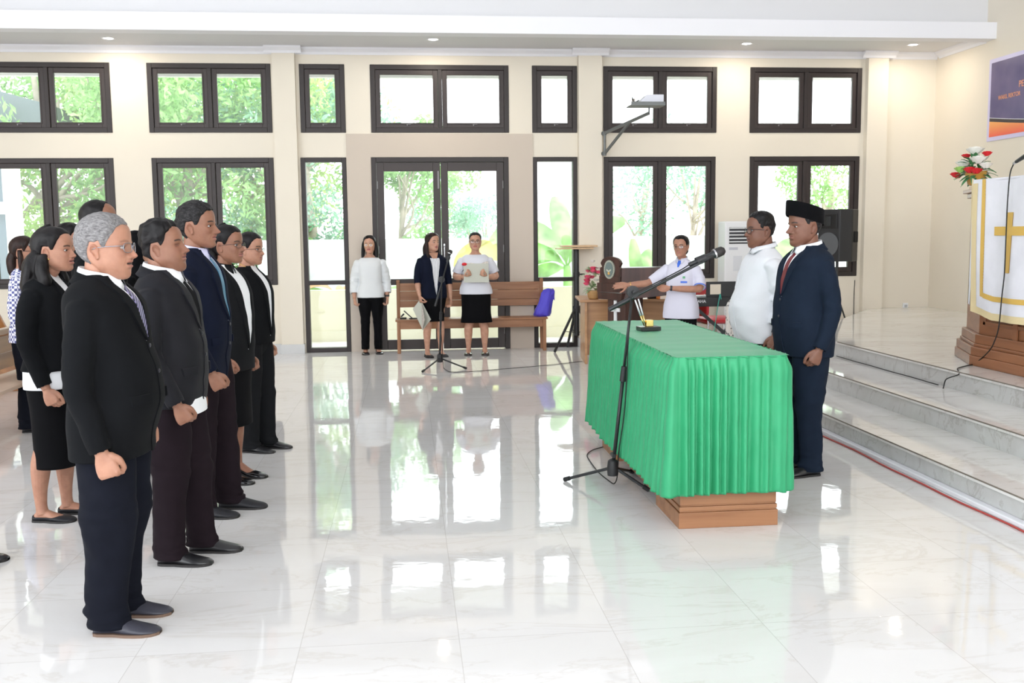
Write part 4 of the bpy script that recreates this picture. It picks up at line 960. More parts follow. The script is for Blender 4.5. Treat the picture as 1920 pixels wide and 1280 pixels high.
# ------------------------------------------------------------------ furniture and objects
W_TEAK = wood_mat('teak_wood', (.25, .105, .045), (.38, .18, .085), .4, 0, 8); W_TEAKZ = wood_mat('teak_wood_upright', (.26, .11, .045), (.38, .18, .085), .4, 2, 8); W_TEAKY = wood_mat('teak_wood_along', (.26, .11, .045), (.38, .18, .085), .4, 1, 8)
W_DARK = wood_mat('dark_mahogany', (.038, .016, .013), (.085, .036, .028), .32, 2, 7); W_PUL = wood_mat('pulpit_wood', (.22, .085, .035), (.36, .15, .07), .3, 1, 6); W_LIGHT = wood_mat('pale_pine', (.55, .36, .20), (.68, .47, .28), .4, 1, 6)
W_PEW = wood_mat('pew_orange_wood', (.30, .115, .03), (.46, .20, .06), .3, 1, 6); W_PEWL = wood_mat('pew_pale_rail', (.60, .42, .30), (.74, .55, .42), .35, 1, 6)
M_WHITEPL = mat('white_plastic', (.82, .83, .84), .4); M_GREYPL = mat('grey_plastic', (.45, .46, .47), .5)
def satin(name, c1, rough=.5, sheen=.12):
    m = mat(name, c1, rough, spec=.4, sheen=sheen, var=.05, vscale=6, bump=.12, bscale=70); return m
M_GREEN = satin('green_satin_cloth', (.032, .34, .15)); 
# ---- green draped table
TX0, TX1, TY0, TY1, TZ = 1.345, 1.935, 4.86, 6.98, .905
t = empty('communion_table', 'long wooden altar table with a moulded plinth, hidden under the green cloth', 'table', ((TX0+TX1)/2, (TY0+TY1)/2, 0))
ox, oy = (TX0+TX1)/2, (TY0+TY1)/2
def loc_build(mb, name, mt, root, off, **k):
    for v in mb.v: v -= np.array(off)
    return mb.build(name, mt, root, **k)
m_ = MB(); m_.box(1.395, 1.90, 4.93, 5.35, .10, TZ-.03); m_.box(1.395, 1.90, 6.5, 6.9, .10, TZ-.03); loc_build(m_, 'pedestal', W_TEAKZ, t, (ox, oy, 0), bevel=.004)
m_ = MB(); m_.box(TX0+.01, TX1-.01, TY0+.01, TY1-.01, TZ-.035, TZ-.004); loc_build(m_, 'tabletop', W_TEAKY, t, (ox, oy, 0), bevel=.004)
for y0, y1 in ((4.90, 5.38), (6.46, 6.94)):
    m_ = MB(); m_.box(1.38, 1.915, y0, y1, 0, .085); m_.box(1.388, 1.907, y0+.008, y1-.008, .085, .092); m_.box(1.384, 1.911, y0+.004, y1-.004, .092, .115); m_.box(1.39, 1.905, y0+.01, y1-.01, .115, .122); m_.box(1.388, 1.907, y0+.008, y1-.008, .122, .20)
    loc_build(m_, 'plinth', W_TEAK, t, (ox, oy, 0), bevel=.003)
m_ = MB(); m_.box(1.395, 1.45, 5.38, 6.46, .04, .13); m_.box(1.84, 1.89, 5.38, 6.46, .04, .13); loc_build(m_, 'stretcher', W_TEAKY, t, (ox, oy, 0), bevel=.003)
cl = empty('table_cloth', 'bright green satin tablecloth with a pleated skirt, draped over the altar table', 'tablecloth', (ox, oy, TZ))
m_ = MB(); nx, ny = 26, 60; X, Yg = np.meshgrid(np.linspace(TX0-.006, TX1+.006, nx), np.linspace(TY0-.006, TY1+.006, ny)); Zg = TZ+.003+.0015*noise3(np.stack([X*.5, Yg*3, X*0], -1), 5, 2)
m_.grid(np.stack([X, Yg, Zg], -1), False); loc_build(m_, 'top', M_GREEN, cl, (ox, oy, TZ), smooth=True)
per = []; step = .0065
def seg(a, b): n = int(np.hypot(b[0]-a[0], b[1]-a[1])/step); return [(a[0]+(b[0]-a[0])*i/n, a[1]+(b[1]-a[1])*i/n) for i in range(n)]
def arc(cx, cy, a0, r=.03): return [(cx+r*math.cos(a0+PI/2*i/8), cy+r*math.sin(a0+PI/2*i/8)) for i in range(8)]
c_ = [(TX0, TY0), (TX1, TY0), (TX1, TY1), (TX0, TY1)]; r_ = .03
per = arc(TX0+r_, TY0+r_, PI)+seg((TX0+r_, TY0), (TX1-r_, TY0))+arc(TX1-r_, TY0+r_, -PI/2)+seg((TX1, TY0+r_), (TX1, TY1-r_))+arc(TX1-r_, TY1-r_, 0)+seg((TX1-r_, TY1), (TX0+r_, TY1))+arc(TX0+r_, TY1-r_, PI/2)+seg((TX0, TY1-r_), (TX0, TY0+r_))
per = np.array(per); nP = len(per); tg = np.roll(per, -1, 0)-np.roll(per, 1, 0); tg /= np.linalg.norm(tg, axis=1)[:, None]; nr = np.stack([tg[:, 1], -tg[:, 0]], 1)
L_ = np.concatenate([[0], np.cumsum(np.linalg.norm(np.diff(per, axis=0), axis=1))])
RS = np.random.RandomState(5); side = np.abs(nr[:, 0]) > .5
ph = np.cumsum(np.where(side, 2*PI/.074, 2*PI/.054)*np.gradient(L_)*(1+.22*np.sin(L_*7.3)+.15*np.sin(L_*13.1)))
amp2 = .6+.4*np.sin(L_*5.1+1)*np.sin(L_*2.3); rows = []
for k, tz in enumerate(np.linspace(0, 1, 56)):
    zz = TZ+.004-(TZ-.185)*tz; g_ = sstep(0, .12, tz); fold = np.sin(ph+.5*np.sin(ph*.5)+tz*.7*np.sin(L_*3.1)); fold = np.sign(fold)*np.abs(fold)**.8; fs = 1-2*np.abs(np.sin(ph*.5+.3*np.sin(ph*.25)+tz*.4*np.sin(L_*3.1)))**.65; fold = np.where(side, -fs, fold)
    low = np.sin(ph*.5+1.3+.8*tz)
    A = (.005+.013*g_+.011*tz)*np.where(side, 1.15, amp2); out = .004+.016*g_+np.where(nr[:, 0] < -.5, .042, np.where(nr[:, 0] > .5, .006, .014))*tz
    d = out+A*fold+.010*tz*low+.0018*noise3(np.stack([per[:, 0]*2, per[:, 1]*2, np.full(nP, zz)], 1), 30, 1)*g_
    hem = 0
    if k == 55: hem = 0
    rows.append(np.stack([per[:, 0]+nr[:, 0]*d, per[:, 1]+nr[:, 1]*d, np.full(nP, zz)+tz*(.010*np.sin(L_*4.2)+.004*fold)], 1))
rows = np.array(rows); inner = rows[-1].copy(); inner[:, :2] -= nr*.004; inner2 = rows[-8].copy(); inner2[:, :2] -= nr*.004
G = np.concatenate([rows, inner[None], inner2[None]]); m_ = MB(); m_.grid(G, True); loc_build(m_, 'skirt', M_GREEN, cl, (ox, oy, TZ), smooth=True)
# stitched tucks along the top edge
m_ = MB()
for i in range(0, nP, 11):
    p = per[i]; n_ = nr[i]; q = per[(i+7) % nP]; m_.tube([(p[0]+n_[0]*.008, p[1]+n_[1]*.008, TZ+.002), ((p[0]+q[0])/2+n_[0]*.013, (p[1]+q[1])/2+n_[1]*.013, TZ+.001), (q[0]+n_[0]*.010, q[1]+n_[1]*.010, TZ-.004)], [.003, .0048, .003], 8, round_end=True)
loc_build(m_, 'pleat_heading', M_GREEN, cl, (ox, oy, TZ), smooth=True)
# ---- pen stand on the cloth
p = onZ(1216, 619, TZ+.006); ps = empty('pen_stand', 'gold pen holder on a black base with two pens on the green cloth', 'pen holder', tuple(p), .12)
M_GOLDB = mat('polished_brass', (.88, .66, .25), .22, metal=1); M_STONE = mat('black_stone', (.015, .017, .017), .25)
m_ = MB(); m_.box(-.068, .068, -.05, .05, .0, .026); m_.build('base', M_STONE, ps, bevel=.003)
m_ = MB(); m_.box(-.02, .028, -.018, .022, .026, .068); m_.build('holder', M_GOLDB, ps, bevel=.003)
for dx, top in ((-.03, (-.088, .01, .195)), (-.018, (-.062, .02, .20))):
    m_ = MB(); a = np.array([dx, 0, .03]); b = np.array(top); m_.tube([a, a*.6+b*.4], [.0035, .006], 10); q = m_.build('pen', M_GOLDB, ps, smooth=True); m_ = MB(); m_.tube([a*.6+b*.4, b], [.0062, .0058], 10, round_end=True); m_.build('pen_barrel', mat('silver_pen', (.6, .63, .66), .25, metal=.8), q, smooth=True)
# ---- microphone stands
def mic_head(mb_body, a, b, r=.026, L=.17):
    a = np.array(a); b = np.array(b); d = (b-a)/np.linalg.norm(b-a)
    return a, b, d
def mic_stand(label, base, hub_z, legs, pivot, boom, mic, k=1., cable=None):
    root = empty('microphone_stand', label, 'microphone stand', (base[0], base[1], 0)); B0 = np.array([base[0], base[1], 0.])
    hub = np.array([0, 0, hub_z]); m_ = MB(); m_.lathe([(.012, hub_z-.045), (.032, hub_z-.04), (.036, hub_z), (.030, hub_z+.05), (.016, hub_z+.06)], n=20); m_.tube([(0, .03, hub_z+.085), (0, -.035, hub_z+.085)], .012, 10); m_.build('hub', M_BLACKPL, root, smooth=True, auto=.6)
    for l in legs:
        e = np.array([l[0]-base[0], l[1]-base[1], .014]); s0 = hub+np.array([e[0], e[1], 0])/np.hypot(e[0], e[1])*.025; m_ = MB(); m_.tube([s0, e], .0095, 10); lg = m_.build('leg', M_BLACK, root, smooth=True, auto=.6)
        m_ = MB(); u = (e-s0)/np.linalg.norm(e-s0); m_.tube([e-u*.03, e+u*.012], .0138, 12); m_.build('foot', M_RUBBER, lg, smooth=True, auto=.6)
    pv = np.array(pivot)-B0; c = pv*.55+hub*.45; m_ = MB(); m_.tube([hub, c], .0115, 12); m_.build('pole', M_BLACK, root, smooth=True); m_ = MB(); m_.tube([c, pv], .0085, 12); m_.build('inner_pole', M_BLACK, root, smooth=True)
    u = (pv-hub)/np.linalg.norm(pv-hub); m_ = MB(); m_.tube([c-u*.05, c+u*.04], [.019, .017], 14); m_.build('clutch', M_BLACKPL, root, smooth=True, auto=.6)
    m_ = MB(); m_.tube([pv+np.array([0, -.022, 0]), pv+np.array([0, .012, 0])], .032*k, 20); m_.tube([pv+np.array([0, -.05, 0]), pv+np.array([0, -.02, 0])], .011, 12); m_.build('pivot_clamp', M_BLACKPL, root, smooth=True, auto=.6)
    a, b = np.array(boom[0])-B0, np.array(boom[1])-B0; m_ = MB(); m_.tube([a+[0, -.012, 0], b+[0, -.012, 0]], .0085, 12); u = (b-a)/np.linalg.norm(b-a); m_.tube([a+[0, -.012, 0], a+u*.16+[0, -.012, 0]], .0135, 12); m_.build('boom', M_BLACK, root, smooth=True, auto=.6)
    m0, m1 = np.array(mic[0]), np.array(mic[1]); u = (m1-m0)/np.linalg.norm(m1-m0)
    mr = empty('microphone', label.split(' on ')[0] if False else mic[2], 'microphone', tuple(m0)); Lm = np.linalg.norm(m1-m0)
    m_ = MB(); m_.tube([0*u, u*Lm*.12, u*Lm*.62, u*Lm*.70], [.0105*k, .0115*k, .0165*k, .021*k], 18); m_.build('mic_handle', M_BLACK, mr, smooth=True, auto=.7)
    m_ = MB(); m_.tube([u*Lm*.70, u*Lm*.74], .0268*k, 20); m_.build('mic_ring', M_CHROME, mr, smooth=True, auto=.6)
    m_ = MB(); m_.tube([u*Lm*.70, u*Lm*.80, u*Lm*.93, u*Lm*.99, u*Lm], [.0235*k, .0262*k, .024*k, .014*k, .004*k], 20); m_.build('mic_grille', mat('mic_grille', (.05, .045, .045), .35, metal=.6, bump=1., bscale=700), mr, smooth=True)
    cl_ = m0-B0; m_ = MB(); bq = b+[0, -.012, 0]; m_.tube([bq, (bq+cl_+u*Lm*.25)/2, cl_+u*Lm*.32-[0, 0, .002]], [.012, .014, .022*k], 14); m_.tube([cl_+u*Lm*.20, cl_+u*Lm*.46], .0215*k, 16, cap=False); m_.build('mic_clip', M_BLACKPL, root, smooth=True)
    if cable is not None: m_ = MB(); m_.tube([np.array(q)-B0 for q in cable], .0034, 8, smooth=6); m_.build('cable', M_RUBBER, root, smooth=True)
    return root
YP = 5.75; P3 = lambda px, py, y: onY(px, py, y)
hub1 = P3(1149, 884, YP); pv1 = P3(1186, 547, YP-.10)
mic_stand('black boom microphone stand on the floor in front of the green table', (hub1[0], YP), .125, [onZ(1061, 902), onZ(1214, 921), (hub1[0]+.20, YP+.36, 0)], pv1,
          (P3(1141, 580, YP-.10), P3(1336, 480, YP-.10)), (P3(1292, 496, YP-.10), P3(1359, 468, YP-.10), 'black and silver microphone pointing up towards the official in the cap'), 1.12,
          [P3(1292, 496, YP-.10), P3(1278, 505, YP-.13), P3(1230, 530, YP-.15), P3(1200, 545, YP-.16), P3(1184, 556, YP-.15), P3(1178, 640, YP-.12), P3(1172, 760, YP-.08), P3(1160, 850, YP-.03), (hub1[0]+.03, YP+.03, .05), (hub1[0]+.02, YP+.12, .006), (hub1[0]-.01, YP+.45, .006), (hub1[0]+.0, YP+.85, .006), (hub1[0]+.07, YP+1.05, .006), (hub1[0]+.17, YP+1.15, .006)])
Y2 = 11.5; h2 = onY(825, 680, Y2); pv2 = onY(828, 524, Y2)
mic_stand('black boom microphone stand in front of the woman in the navy blazer', (h2[0], Y2), .10, [onZ(793, 698), onZ(873, 692), onZ(824, 676)], pv2,
          (onY(816, 574, Y2-.01), onY(840, 487, Y2)), (onY(838, 491, Y2), onY(845, 468, Y2), 'black microphone on the boom stand between the two singing women'), 1.15,
          [onY(838, 491, Y2), onY(836, 500, Y2-.03), onY(829, 530, Y2-.03), onY(826, 600, Y2-.02), onY(829, 650, Y2-.02), onZ(832, 690, .006), onZ(845, 697, .006), onZ(870, 697, .006), onZ(960, 690, .006), onZ(1040, 683, .006), onZ(1092, 677, .006)])
# ---- bench by the door
b0 = onZ(746, 663); BX0, BX1 = -.15, 1.815; YB = 12.9
bn = empty('bench', 'long slatted teak bench standing against the double door', 'bench', ((BX0+BX1)/2, YB+.2, 0)); off = ((BX0+BX1)/2, YB+.2, 0)
for s, x in ((0, BX0), (1, BX1-.045)):
    m_ = MB(); m_.prism([(YB+.0, 0), (YB+.055, 0), (YB+.06, .37), (YB+.30, .37), (YB+.245, 0), (YB+.30, 0), (YB+.345, .42), (YB+.32, .93), (YB+.30, .95), (YB+.28, .93), (YB+.30, .44), (YB-.0, .42)], 0, x, x+.045); loc_build(m_, 'end_panel', W_TEAKZ, bn, off, bevel=.004)
for z0, z1, dy in ((.585, .672, .0), (.675, .80, -.003), (.803, .905, -.006)):
    m_ = MB(); m_.box(BX0+.045, BX1-.045, YB+.290+dy, YB+.312+dy, z0, z1); loc_build(m_, 'back_board', W_TEAK, bn, off, bevel=.003)
m_ = MB(); m_.box(BX0-.02, BX1+.02, YB-.02, YB+.30, .42, .445); loc_build(m_, 'seat', W_TEAK, bn, off, bevel=.005)
m_ = MB(); m_.box(BX0+.045, BX1-.045, YB+.0, YB+.022, .32, .42); loc_build(m_, 'apron', W_TEAK, bn, off, bevel=.003)
# items on the bench
M_BAG = mat('blue_violet_nonwoven', (.085, .065, .62), .55, bump=.6, bscale=30, sheen=.3)
q = onY(1020, 592, YB+.12); bg_ = empty('cloth_bag', 'crumpled blue-violet cloth bag leaning on the right end of the bench', 'bag', (q[0], YB+.15, .446))
m_ = MB(); G = []
for i, (z, rx, ry, cx) in enumerate([(0, .095, .075, -.02), (.03, .115, .085, -.02), (.10, .11, .08, -.005), (.18, .09, .065, .02), (.26, .082, .05, .045), (.31, .085, .035, .06), (.345, .075, .022, .075), (.36, .05, .012, .08)]):
    a = np.linspace(0, 2*PI, 40, endpoint=False); w_ = 1+.10*np.sin(a*5+i*.6)+.06*np.sin(a*9-i)
    G.append(np.stack([cx+rx*np.cos(a)*w_+.12*z*0, ry*np.sin(a)*w_, np.full(40, z)+.012*np.sin(a*3+i)*(i > 0)], 1))
m_.grid(np.array(G), True, True, True); m_.build('bag_body', M_BAG, bg_, smooth=True)
m_ = MB(); m_.grid(np.array([[(.04+.11*t, .02*math.sin(6*t)+sy, .30+.055*s-.05*t+.02*math.sin(9*t)) for t in np.linspace(0, 1, 10)] for s, sy in ((-1, 0), (0, .02), (1, 0))]), False); m_.build('bag_mouth', M_BAG, bg_, smooth=True)
q = onY(752, 598, YB+.1); ph_ = empty('phone_stand', 'small black folding stand lying on the left end of the bench', 'stand', (q[0]+.02, YB+.1, .446))
m_ = MB(); m_.bar((-.02, 0, .03), (.02, 0, .07), .02); m_.bar((-.03, 0, .012), (.05, .02, .01), .02); m_.build('foot', M_BLACKPL, ph_)
m_ = MB(); m_.bar((.02, -.01, .11), (.125, -.01, .012), .035, .014); m_.build('cradle', M_BLACKPL, ph_, bevel=.003)
m_ = MB(); m_.box(-.055, .055, -.03, .03, 0, .012); o = m_.build('mobile_phone', M_BLACKPL, None, loc=(onY(768, 598, YB+.1)[0]+.05, YB+.12, .4465), bevel=.003); tag(o, 'flat black phone lying on the bench beside the folding stand', 'phone')
# ---- tripod table
TQ = onZ(1083, 640); ty = 13.0; tc_ = onY(1081, 560, ty); tt = empty('tripod_table', 'tall black tripod stand with a small wooden top beside the bench', 'tripod stand', (tc_[0], ty, 0))
m_ = MB(); m_.tube([(0, 0, .18), (0, 0, 1.33)], .036, 16); m_.build('pole', M_BLACK, tt, smooth=True, auto=.6)
m_ = MB(); m_.tube([(0, 0, .50), (0, 0, .58)], .055, 16); m_.build('collar', M_BLACKPL, tt, smooth=True, auto=.6); m_ = MB(); m_.tube([(0, 0, .97), (0, 0, 1.03)], .045, 16); m_.tube([(0, 0, 1.0), (.11, -.02, 1.0)], .01, 8); m_.build('height_clamp', M_BLACKPL, tt, smooth=True, auto=.6)
lt = onZ(1040, 661)
for e in ((lt[0]-tc_[0], lt[1]-ty, .012), (.30, -.2, .012), (-.10, .17, .012)):
    m_ = MB(); m_.tube([(e[0]*.08, e[1]*.08, .54), e], .018, 10); lg = m_.build('leg', M_BLACK, tt, smooth=True, auto=.6); m_ = MB(); m_.bar((0, 0, .22), (e[0]*.55, e[1]*.55, .26), .012, .008); m_.build('brace', M_BLACK, lg)
m_ = MB(); m_.box(-.27, .20, -.19, .12, 1.335, 1.352); m_.build('lower_board', W_LIGHT, tt, bevel=.003); m_ = MB(); m_.box(-.20, .27, -.10, .16, 1.36, 1.385); m_.build('tabletop', W_LIGHT, tt, bevel=.003)
# ---- desk, flowers, lectern
dk = empty('desk', 'light brown wooden desk with side panels behind the dark lectern', 'desk', (2.07, 11.45, 0), -.10)
W_DESK = wood_mat('desk_wood', (.40, .20, .09), (.56, .31, .15), .35, 0, 6)
m_ = MB(); m_.box(.0, .03, 0, .72, 0, .735); m_.build('side_panel', W_DESK, dk, bevel=.003); m_ = MB(); m_.box(1.27, 1.30, 0, .72, 0, .735); m_.build('side_panel', W_DESK, dk, bevel=.003)
m_ = MB(); m_.box(.03, 1.27, .05, .07, .1, .735); m_.build('front_panel', W_DESK, dk); m_ = MB(); m_.box(-.06, 1.36, -.05, .78, .735, .765); m_.build('desktop', W_DESK, dk, bevel=.004)
m_ = MB(); m_.box(.95, 1.07, .046, .0495, .63, .675); m_.build('asset_plaque', M_WHITEPL, dk)
def rose(mb, c, r, seed=0):
    R = np.random.RandomState(seed); c = np.array(c, float)
    for ring, (k, rr, el) in enumerate(((3, .36, 1.45), (5, .66, 1.2), (7, .92, .85))):
        for i in range(k):
            a = 2*PI*(i+.5*ring)/k+R.uniform(-.2, .2); G = []
            for u in np.linspace(0, 1, 5):
                row = []
                for v in np.linspace(-1, 1, 6):
                    aa = a+v*.75*(.45+.55*u)*(3.4/k)**.5*1.3; q = r*rr*(.35+.65*u); row.append(c+[q*math.cos(aa), q*math.sin(aa), r*(.75*u*math.sin(el)+(.10*u*(1-v*v)))-r*.2])
                G.append(row)
            mb.grid(np.array(G), False)
M_RED = mat('red_petals', (.70, .02, .03), .6); M_PINK = mat('pink_red_petals', (.85, .10, .20), .6); M_WPET = mat('white_petals', (.88, .86, .80), .6); M_GLEAF = mat('flower_foliage', (.06, .22, .08), .6); M_LIME = mat('lime_bloom', (.35, .60, .14), .6)
M_BASKET = mat('wicker', (.55, .33, .14), .7, bump=1, bscale=60); M_POT = mat('gold_glazed_pot', (.58, .32, .06), .2, coat=.5)
def leaves(mb, c, n, r, L, seed, z0=-.2):
    R = np.random.RandomState(seed); c = np.array(c)
    for i in range(n):
        a = R.uniform(0, 2*PI); el = R.uniform(z0, 1.2); d = np.array([math.cos(a)*math.cos(el), math.sin(a)*math.cos(el), math.sin(el)]); s = np.cross(d, [0, 0, 1]); s /= np.linalg.norm(s); b = c+d*r*R.uniform(.6, 1); w_ = L*.22; G = []
        for t_, ww in ((0, .1), (.3, 1), (.65, .8), (1, .05)): q = b+d*L*t_+np.array([0, 0, -L*.35*t_*t_]); G.append([q-s*w_*ww, q+[0, 0, .004], q+s*w_*ww])
        mb.grid(np.array(G), False)
fb = empty('flower_basket', 'small basket of red and white flowers on the left end of the desk', 'flowers', (2.19, 11.52, .766))
m_ = MB(); m_.lathe([(.055, 0), (.07, .02), (.085, .09), (.09, .10), (.08, .10)], n=20); m_.build('basket', M_BASKET, fb, smooth=True)
m_ = MB(); R = np.random.RandomState(2)
for i in range(11): rose(m_, (R.uniform(-.10, .07), R.uniform(-.1, .1), .14+.34*R.uniform(0, 1)), .045, i)
m_.build('red_bloom', M_PINK, fb); m_ = MB()
for i in range(5): rose(m_, (R.uniform(-.08, .06), R.uniform(-.1, .05), .16+.36*R.uniform(0, 1)), .035, i+20)
m_.build('white_bloom', M_WPET, fb); m_ = MB(); leaves(m_, (0, 0, .12), 34, .05, .10, 3); leaves(m_, (-.01, 0, .30), 22, .05, .09, 4); m_.build('foliage', mat('pale_foliage', (.35, .48, .25), .6), fb)
# lectern: post, slanted reading box, arched crest with an oval emblem, white cross
lc = empty('lectern', 'dark mahogany lectern with arched crest, oval emblem and white cross before the desk', 'lectern', tuple(onY(1165, 560, 10.75)*[1, 1, 0]), 0)
a_ = math.radians(14); 
# local frame: x = towards the reader (right), y = width; the front face looks to -x and is 0.62 wide
lc.rotation_euler = (0, 0, -math.radians(58))
# width direction (screen left->near) is local -x ... build the front in the local xz plane at y=0
m_ = MB(); m_.prism([(-.24, .0), (.04, .0), (.04, .84), (-.24, .84)], 1, .02, .30); m_.prism([(-.30, 0), (.10, 0), (.10, .08), (-.30, .08)], 1, -.05, .36); m_.build('post', W_DARK, lc, bevel=.004)
m_ = MB(); m_.box(-.34, .0, -.02, .03, .98, 1.06); m_.box(-.36, .02, -.035, .03, .88, .985); m_.prism([(-.35, .80), (.02, .80), (.04, .875), (-.36, .875)], 1, -.03, .03); m_.build('front_fascia', W_DARK, lc, bevel=.004)
m_ = MB(); ar = [(-.335, 1.04), (-.335, 1.15), (-.30, 1.165), (-.325, 1.205)]+[(-.315+.31*(1-math.cos(u))/2, 1.21+.07*math.sin(u)) for u in np.linspace(.15, PI-.15, 12)]+[(.005, 1.205), (-.02, 1.165), (.0, 1.15), (.0, 1.04)]
m_.prism(ar, 1, -.012, .02); m_.build('crest', W_DARK, lc, bevel=.003)
m_ = MB(); cz, cx = 1.135, -.17; ov = [(cx+.085*math.cos(t_), cz+.105*math.sin(t_)) for t_ in np.linspace(0, 2*PI, 40, endpoint=False)]
m_.prism(ov, 1, -.026, -.013); em = m_.build('emblem', mat('emblem_silver', (.42, .44, .38), .35, metal=.5), lc)
ov2 = [(cx+.062*math.cos(t_), cz+.082*math.sin(t_)) for t_ in np.linspace(0, 2*PI, 40, endpoint=False)]; m_ = MB(); m_.prism(ov2, 1, -.030, -.0265); m_.build('emblem_field', mat('emblem_grey_green', (.16, .21, .20), .3), em)
m_ = MB()
for t_ in np.linspace(0, 2*PI, 26, endpoint=False): m_.ball((cx+.073*math.cos(t_), -.027, cz+.093*math.sin(t_)), .0042, 6, 4)
m_.build('emblem_lettering_ring', mat('emblem_pale', (.72, .72, .60), .4), em)
m_ = MB(); m_.prism([(cx-.035, cz-.012), (cx, cz-.03), (cx+.035, cz-.012), (cx+.035, cz+.006), (cx, cz-.012), (cx-.035, cz+.006)], 1, -.034, -.030); m_.build('emblem_book', mat('emblem_cream', (.6, .6, .5), .4), em)
m_ = MB(); m_.ball((cx, -.031, cz-.042), .017, 14, 8, sq=(1, .3, 1)); m_.build('emblem_flame', mat('emblem_orange', (.75, .42, .10), .4), em)
# side of the reading box, sloping down towards the reader
m_ = MB(); m_.prism([(.0, 1.155), (.0, .84), (.025, .80), (.53, .86), (.56, .92), (.60, 1.15), (.585, 1.165)], 1, .0, .035); m_.prism([(.0, 1.155), (.585, 1.165), (.585, 1.14), (.0, 1.13)], 1, .035, .40); m_.prism([(.0, 1.13), (.03, .82), (.53, .88), (.585, 1.14)], 1, .37, .40)
rb = m_.build('reading_box', W_DARK, lc, bevel=.003); rb.rotation_euler = (0, 0, math.radians(32)); 
m_ = MB(); m_.box(-.125, -.085, .004, .018, .50, .79); m_.box(-.175, -.035, .004, .018, .665, .705); m_.build('white_cross', M_WHITEPL, lc)
# things on the desk behind the conductor
p = onY(1247, 562, 11.0); M_ORG = mat('orange_plastic', (.85, .25, .05), .4)
m_ = MB(); m_.box(-.05, .08, -.04, .04, 0, .07); o = m_.build('black_pouch', M_BLACKPL, None, loc=(p[0]-.05, 11.42, .7655), bevel=.01); tag(o, 'small black pouch on the right end of the desk', 'pouch')
m_ = MB(); m_.lathe([(.02, 0), (.024, .01), (.024, .04), (.012, .05), (.012, .06)], n=14); o = m_.build('glue_bottle', M_ORG, None, smooth=True, loc=(p[0]+.005, 11.33, .7655)); tag(o, 'small orange bottle on the desk, half hidden by the conductor', 'bottle')
# ---- air conditioner
ax0, ax1 = float(onY(1357, 500, 12.85)[0]), float(onY(1357, 500, 12.85)[0])+.52; ac = empty('air_conditioner', 'white floor-standing air conditioner behind the man in the white shirt', 'air conditioner', ((ax0+ax1)/2, 12.97, 0)); w2 = .26
m_ = MB(); m_.box(-w2, w2, -.15, .15, .0, 1.68); m_.build('casing', M_WHITEPL, ac, bevel=.02)
m_ = MB(); m_.box(-.20, .20, -.155, -.148, 1.38, 1.60); vr = m_.build('outlet_recess', mat('dark_vent', (.05, .05, .055), .7), ac)
for k in range(5):
    m_ = MB(); z = 1.40+.045*k; m_.box(-.20, .20, -.172, -.150, z, z+.016); m_.build('vane', M_WHITEPL, vr, bevel=.003)
m_ = MB(); m_.box(-.20, .20, -.156, -.149, .14, .40); 
ir = m_.build('intake_grille', M_GREYPL, ac); m_ = MB()
for k in range(9): m_.box(-.20, .20, -.164, -.155, .15+.028*k, .165+.028*k)
m_.build('grille_bars', M_WHITEPL, ir)
m_ = MB(); m_.box(-.14, -.02, -.1535, -.149, 1.02, 1.22); m_.build('control_panel', mat('ac_panel', (.70, .72, .75), .3), ac); m_ = MB(); m_.box(-.20, -.08, -.1535, -.149, 1.30, 1.335); m_.build('badge', mat('ac_badge', (.55, .57, .62), .3), ac)
# ---- loudspeaker on its stand
sp0 = onY(1571, 440, 12.25); spk = empty('loudspeaker', 'black plastic loudspeaker on a tripod in front of the right window', 'loudspeaker', (sp0[0], 12.25, 1.15), math.radians(32))
m_ = MB(); pol = [(-.20, -.16), (-.20, .16), (-.04, .24), (.14, .20), (.19, .12), (.19, -.12), (.14, -.20), (-.04, -.24)]; m_.prism(pol, 2, 0, .66); m_.build('cabinet', M_BLACKPL, spk, bevel=.012)
cc = MB(); cc.tube([(-.205, 0, .22), (-.212, 0, .22)], .15, 30); cc.build('woofer_grille', mat('grey_grille', (.10, .105, .11), .5), spk, smooth=True, auto=.6)
m_ = MB(); m_.box(-.212, -.2, -.12, .12, .42, .60); hh = m_.build('horn', mat('horn_black', (.008, .008, .009), .4), spk, bevel=.01); m_ = MB(); m_.box(-.222, -.212, -.035, .035, .45, .57); m_.build('horn_throat', M_BLACK, hh, bevel=.01)
m_ = MB(); m_.box(.0, .08, -.245, -.228, .24, .38); m_.build('handle_recess', mat('recess_black', (.006, .006, .006), .8), spk, bevel=.01)
st = empty('speaker_stand', 'black tripod stand carrying the loudspeaker by the right window', 'stand', (sp0[0], 12.25, .302)); m_ = MB(); m_.tube([(0, 0, .08), (0, 0, .847)], .018, 12); m_.build('pole', M_BLACK, st, smooth=True, auto=.6)
m_ = MB(); m_.tube([(0, 0, .42), (0, 0, .48)], .03, 14); m_.build('collar', M_BLACKPL, st, smooth=True, auto=.6)
for a in (20, 140, 260):
    m_ = MB(); m_.tube([(0, 0, .45), (.20*math.cos(math.radians(a)), .20*math.sin(math.radians(a)), .012)], .011, 8); m_.build('leg', M_BLACK, st, smooth=True, auto=.6)
q = onY(1603, 525, YW-.01); q2 = onY(1603, 588, YW-.01); m_ = MB(); m_.tube([(q[0], YW-.006, q[2]), (q[0]-.005, YW-.006, (q[2]+q2[2])/2), (q[0], YW-.006, .02)], .005, 8, smooth=4); o = m_.build('wall_cable', M_RUBBER, smooth=True); tag(o, 'thin black cable hanging down the wall under the right window', 'cable')
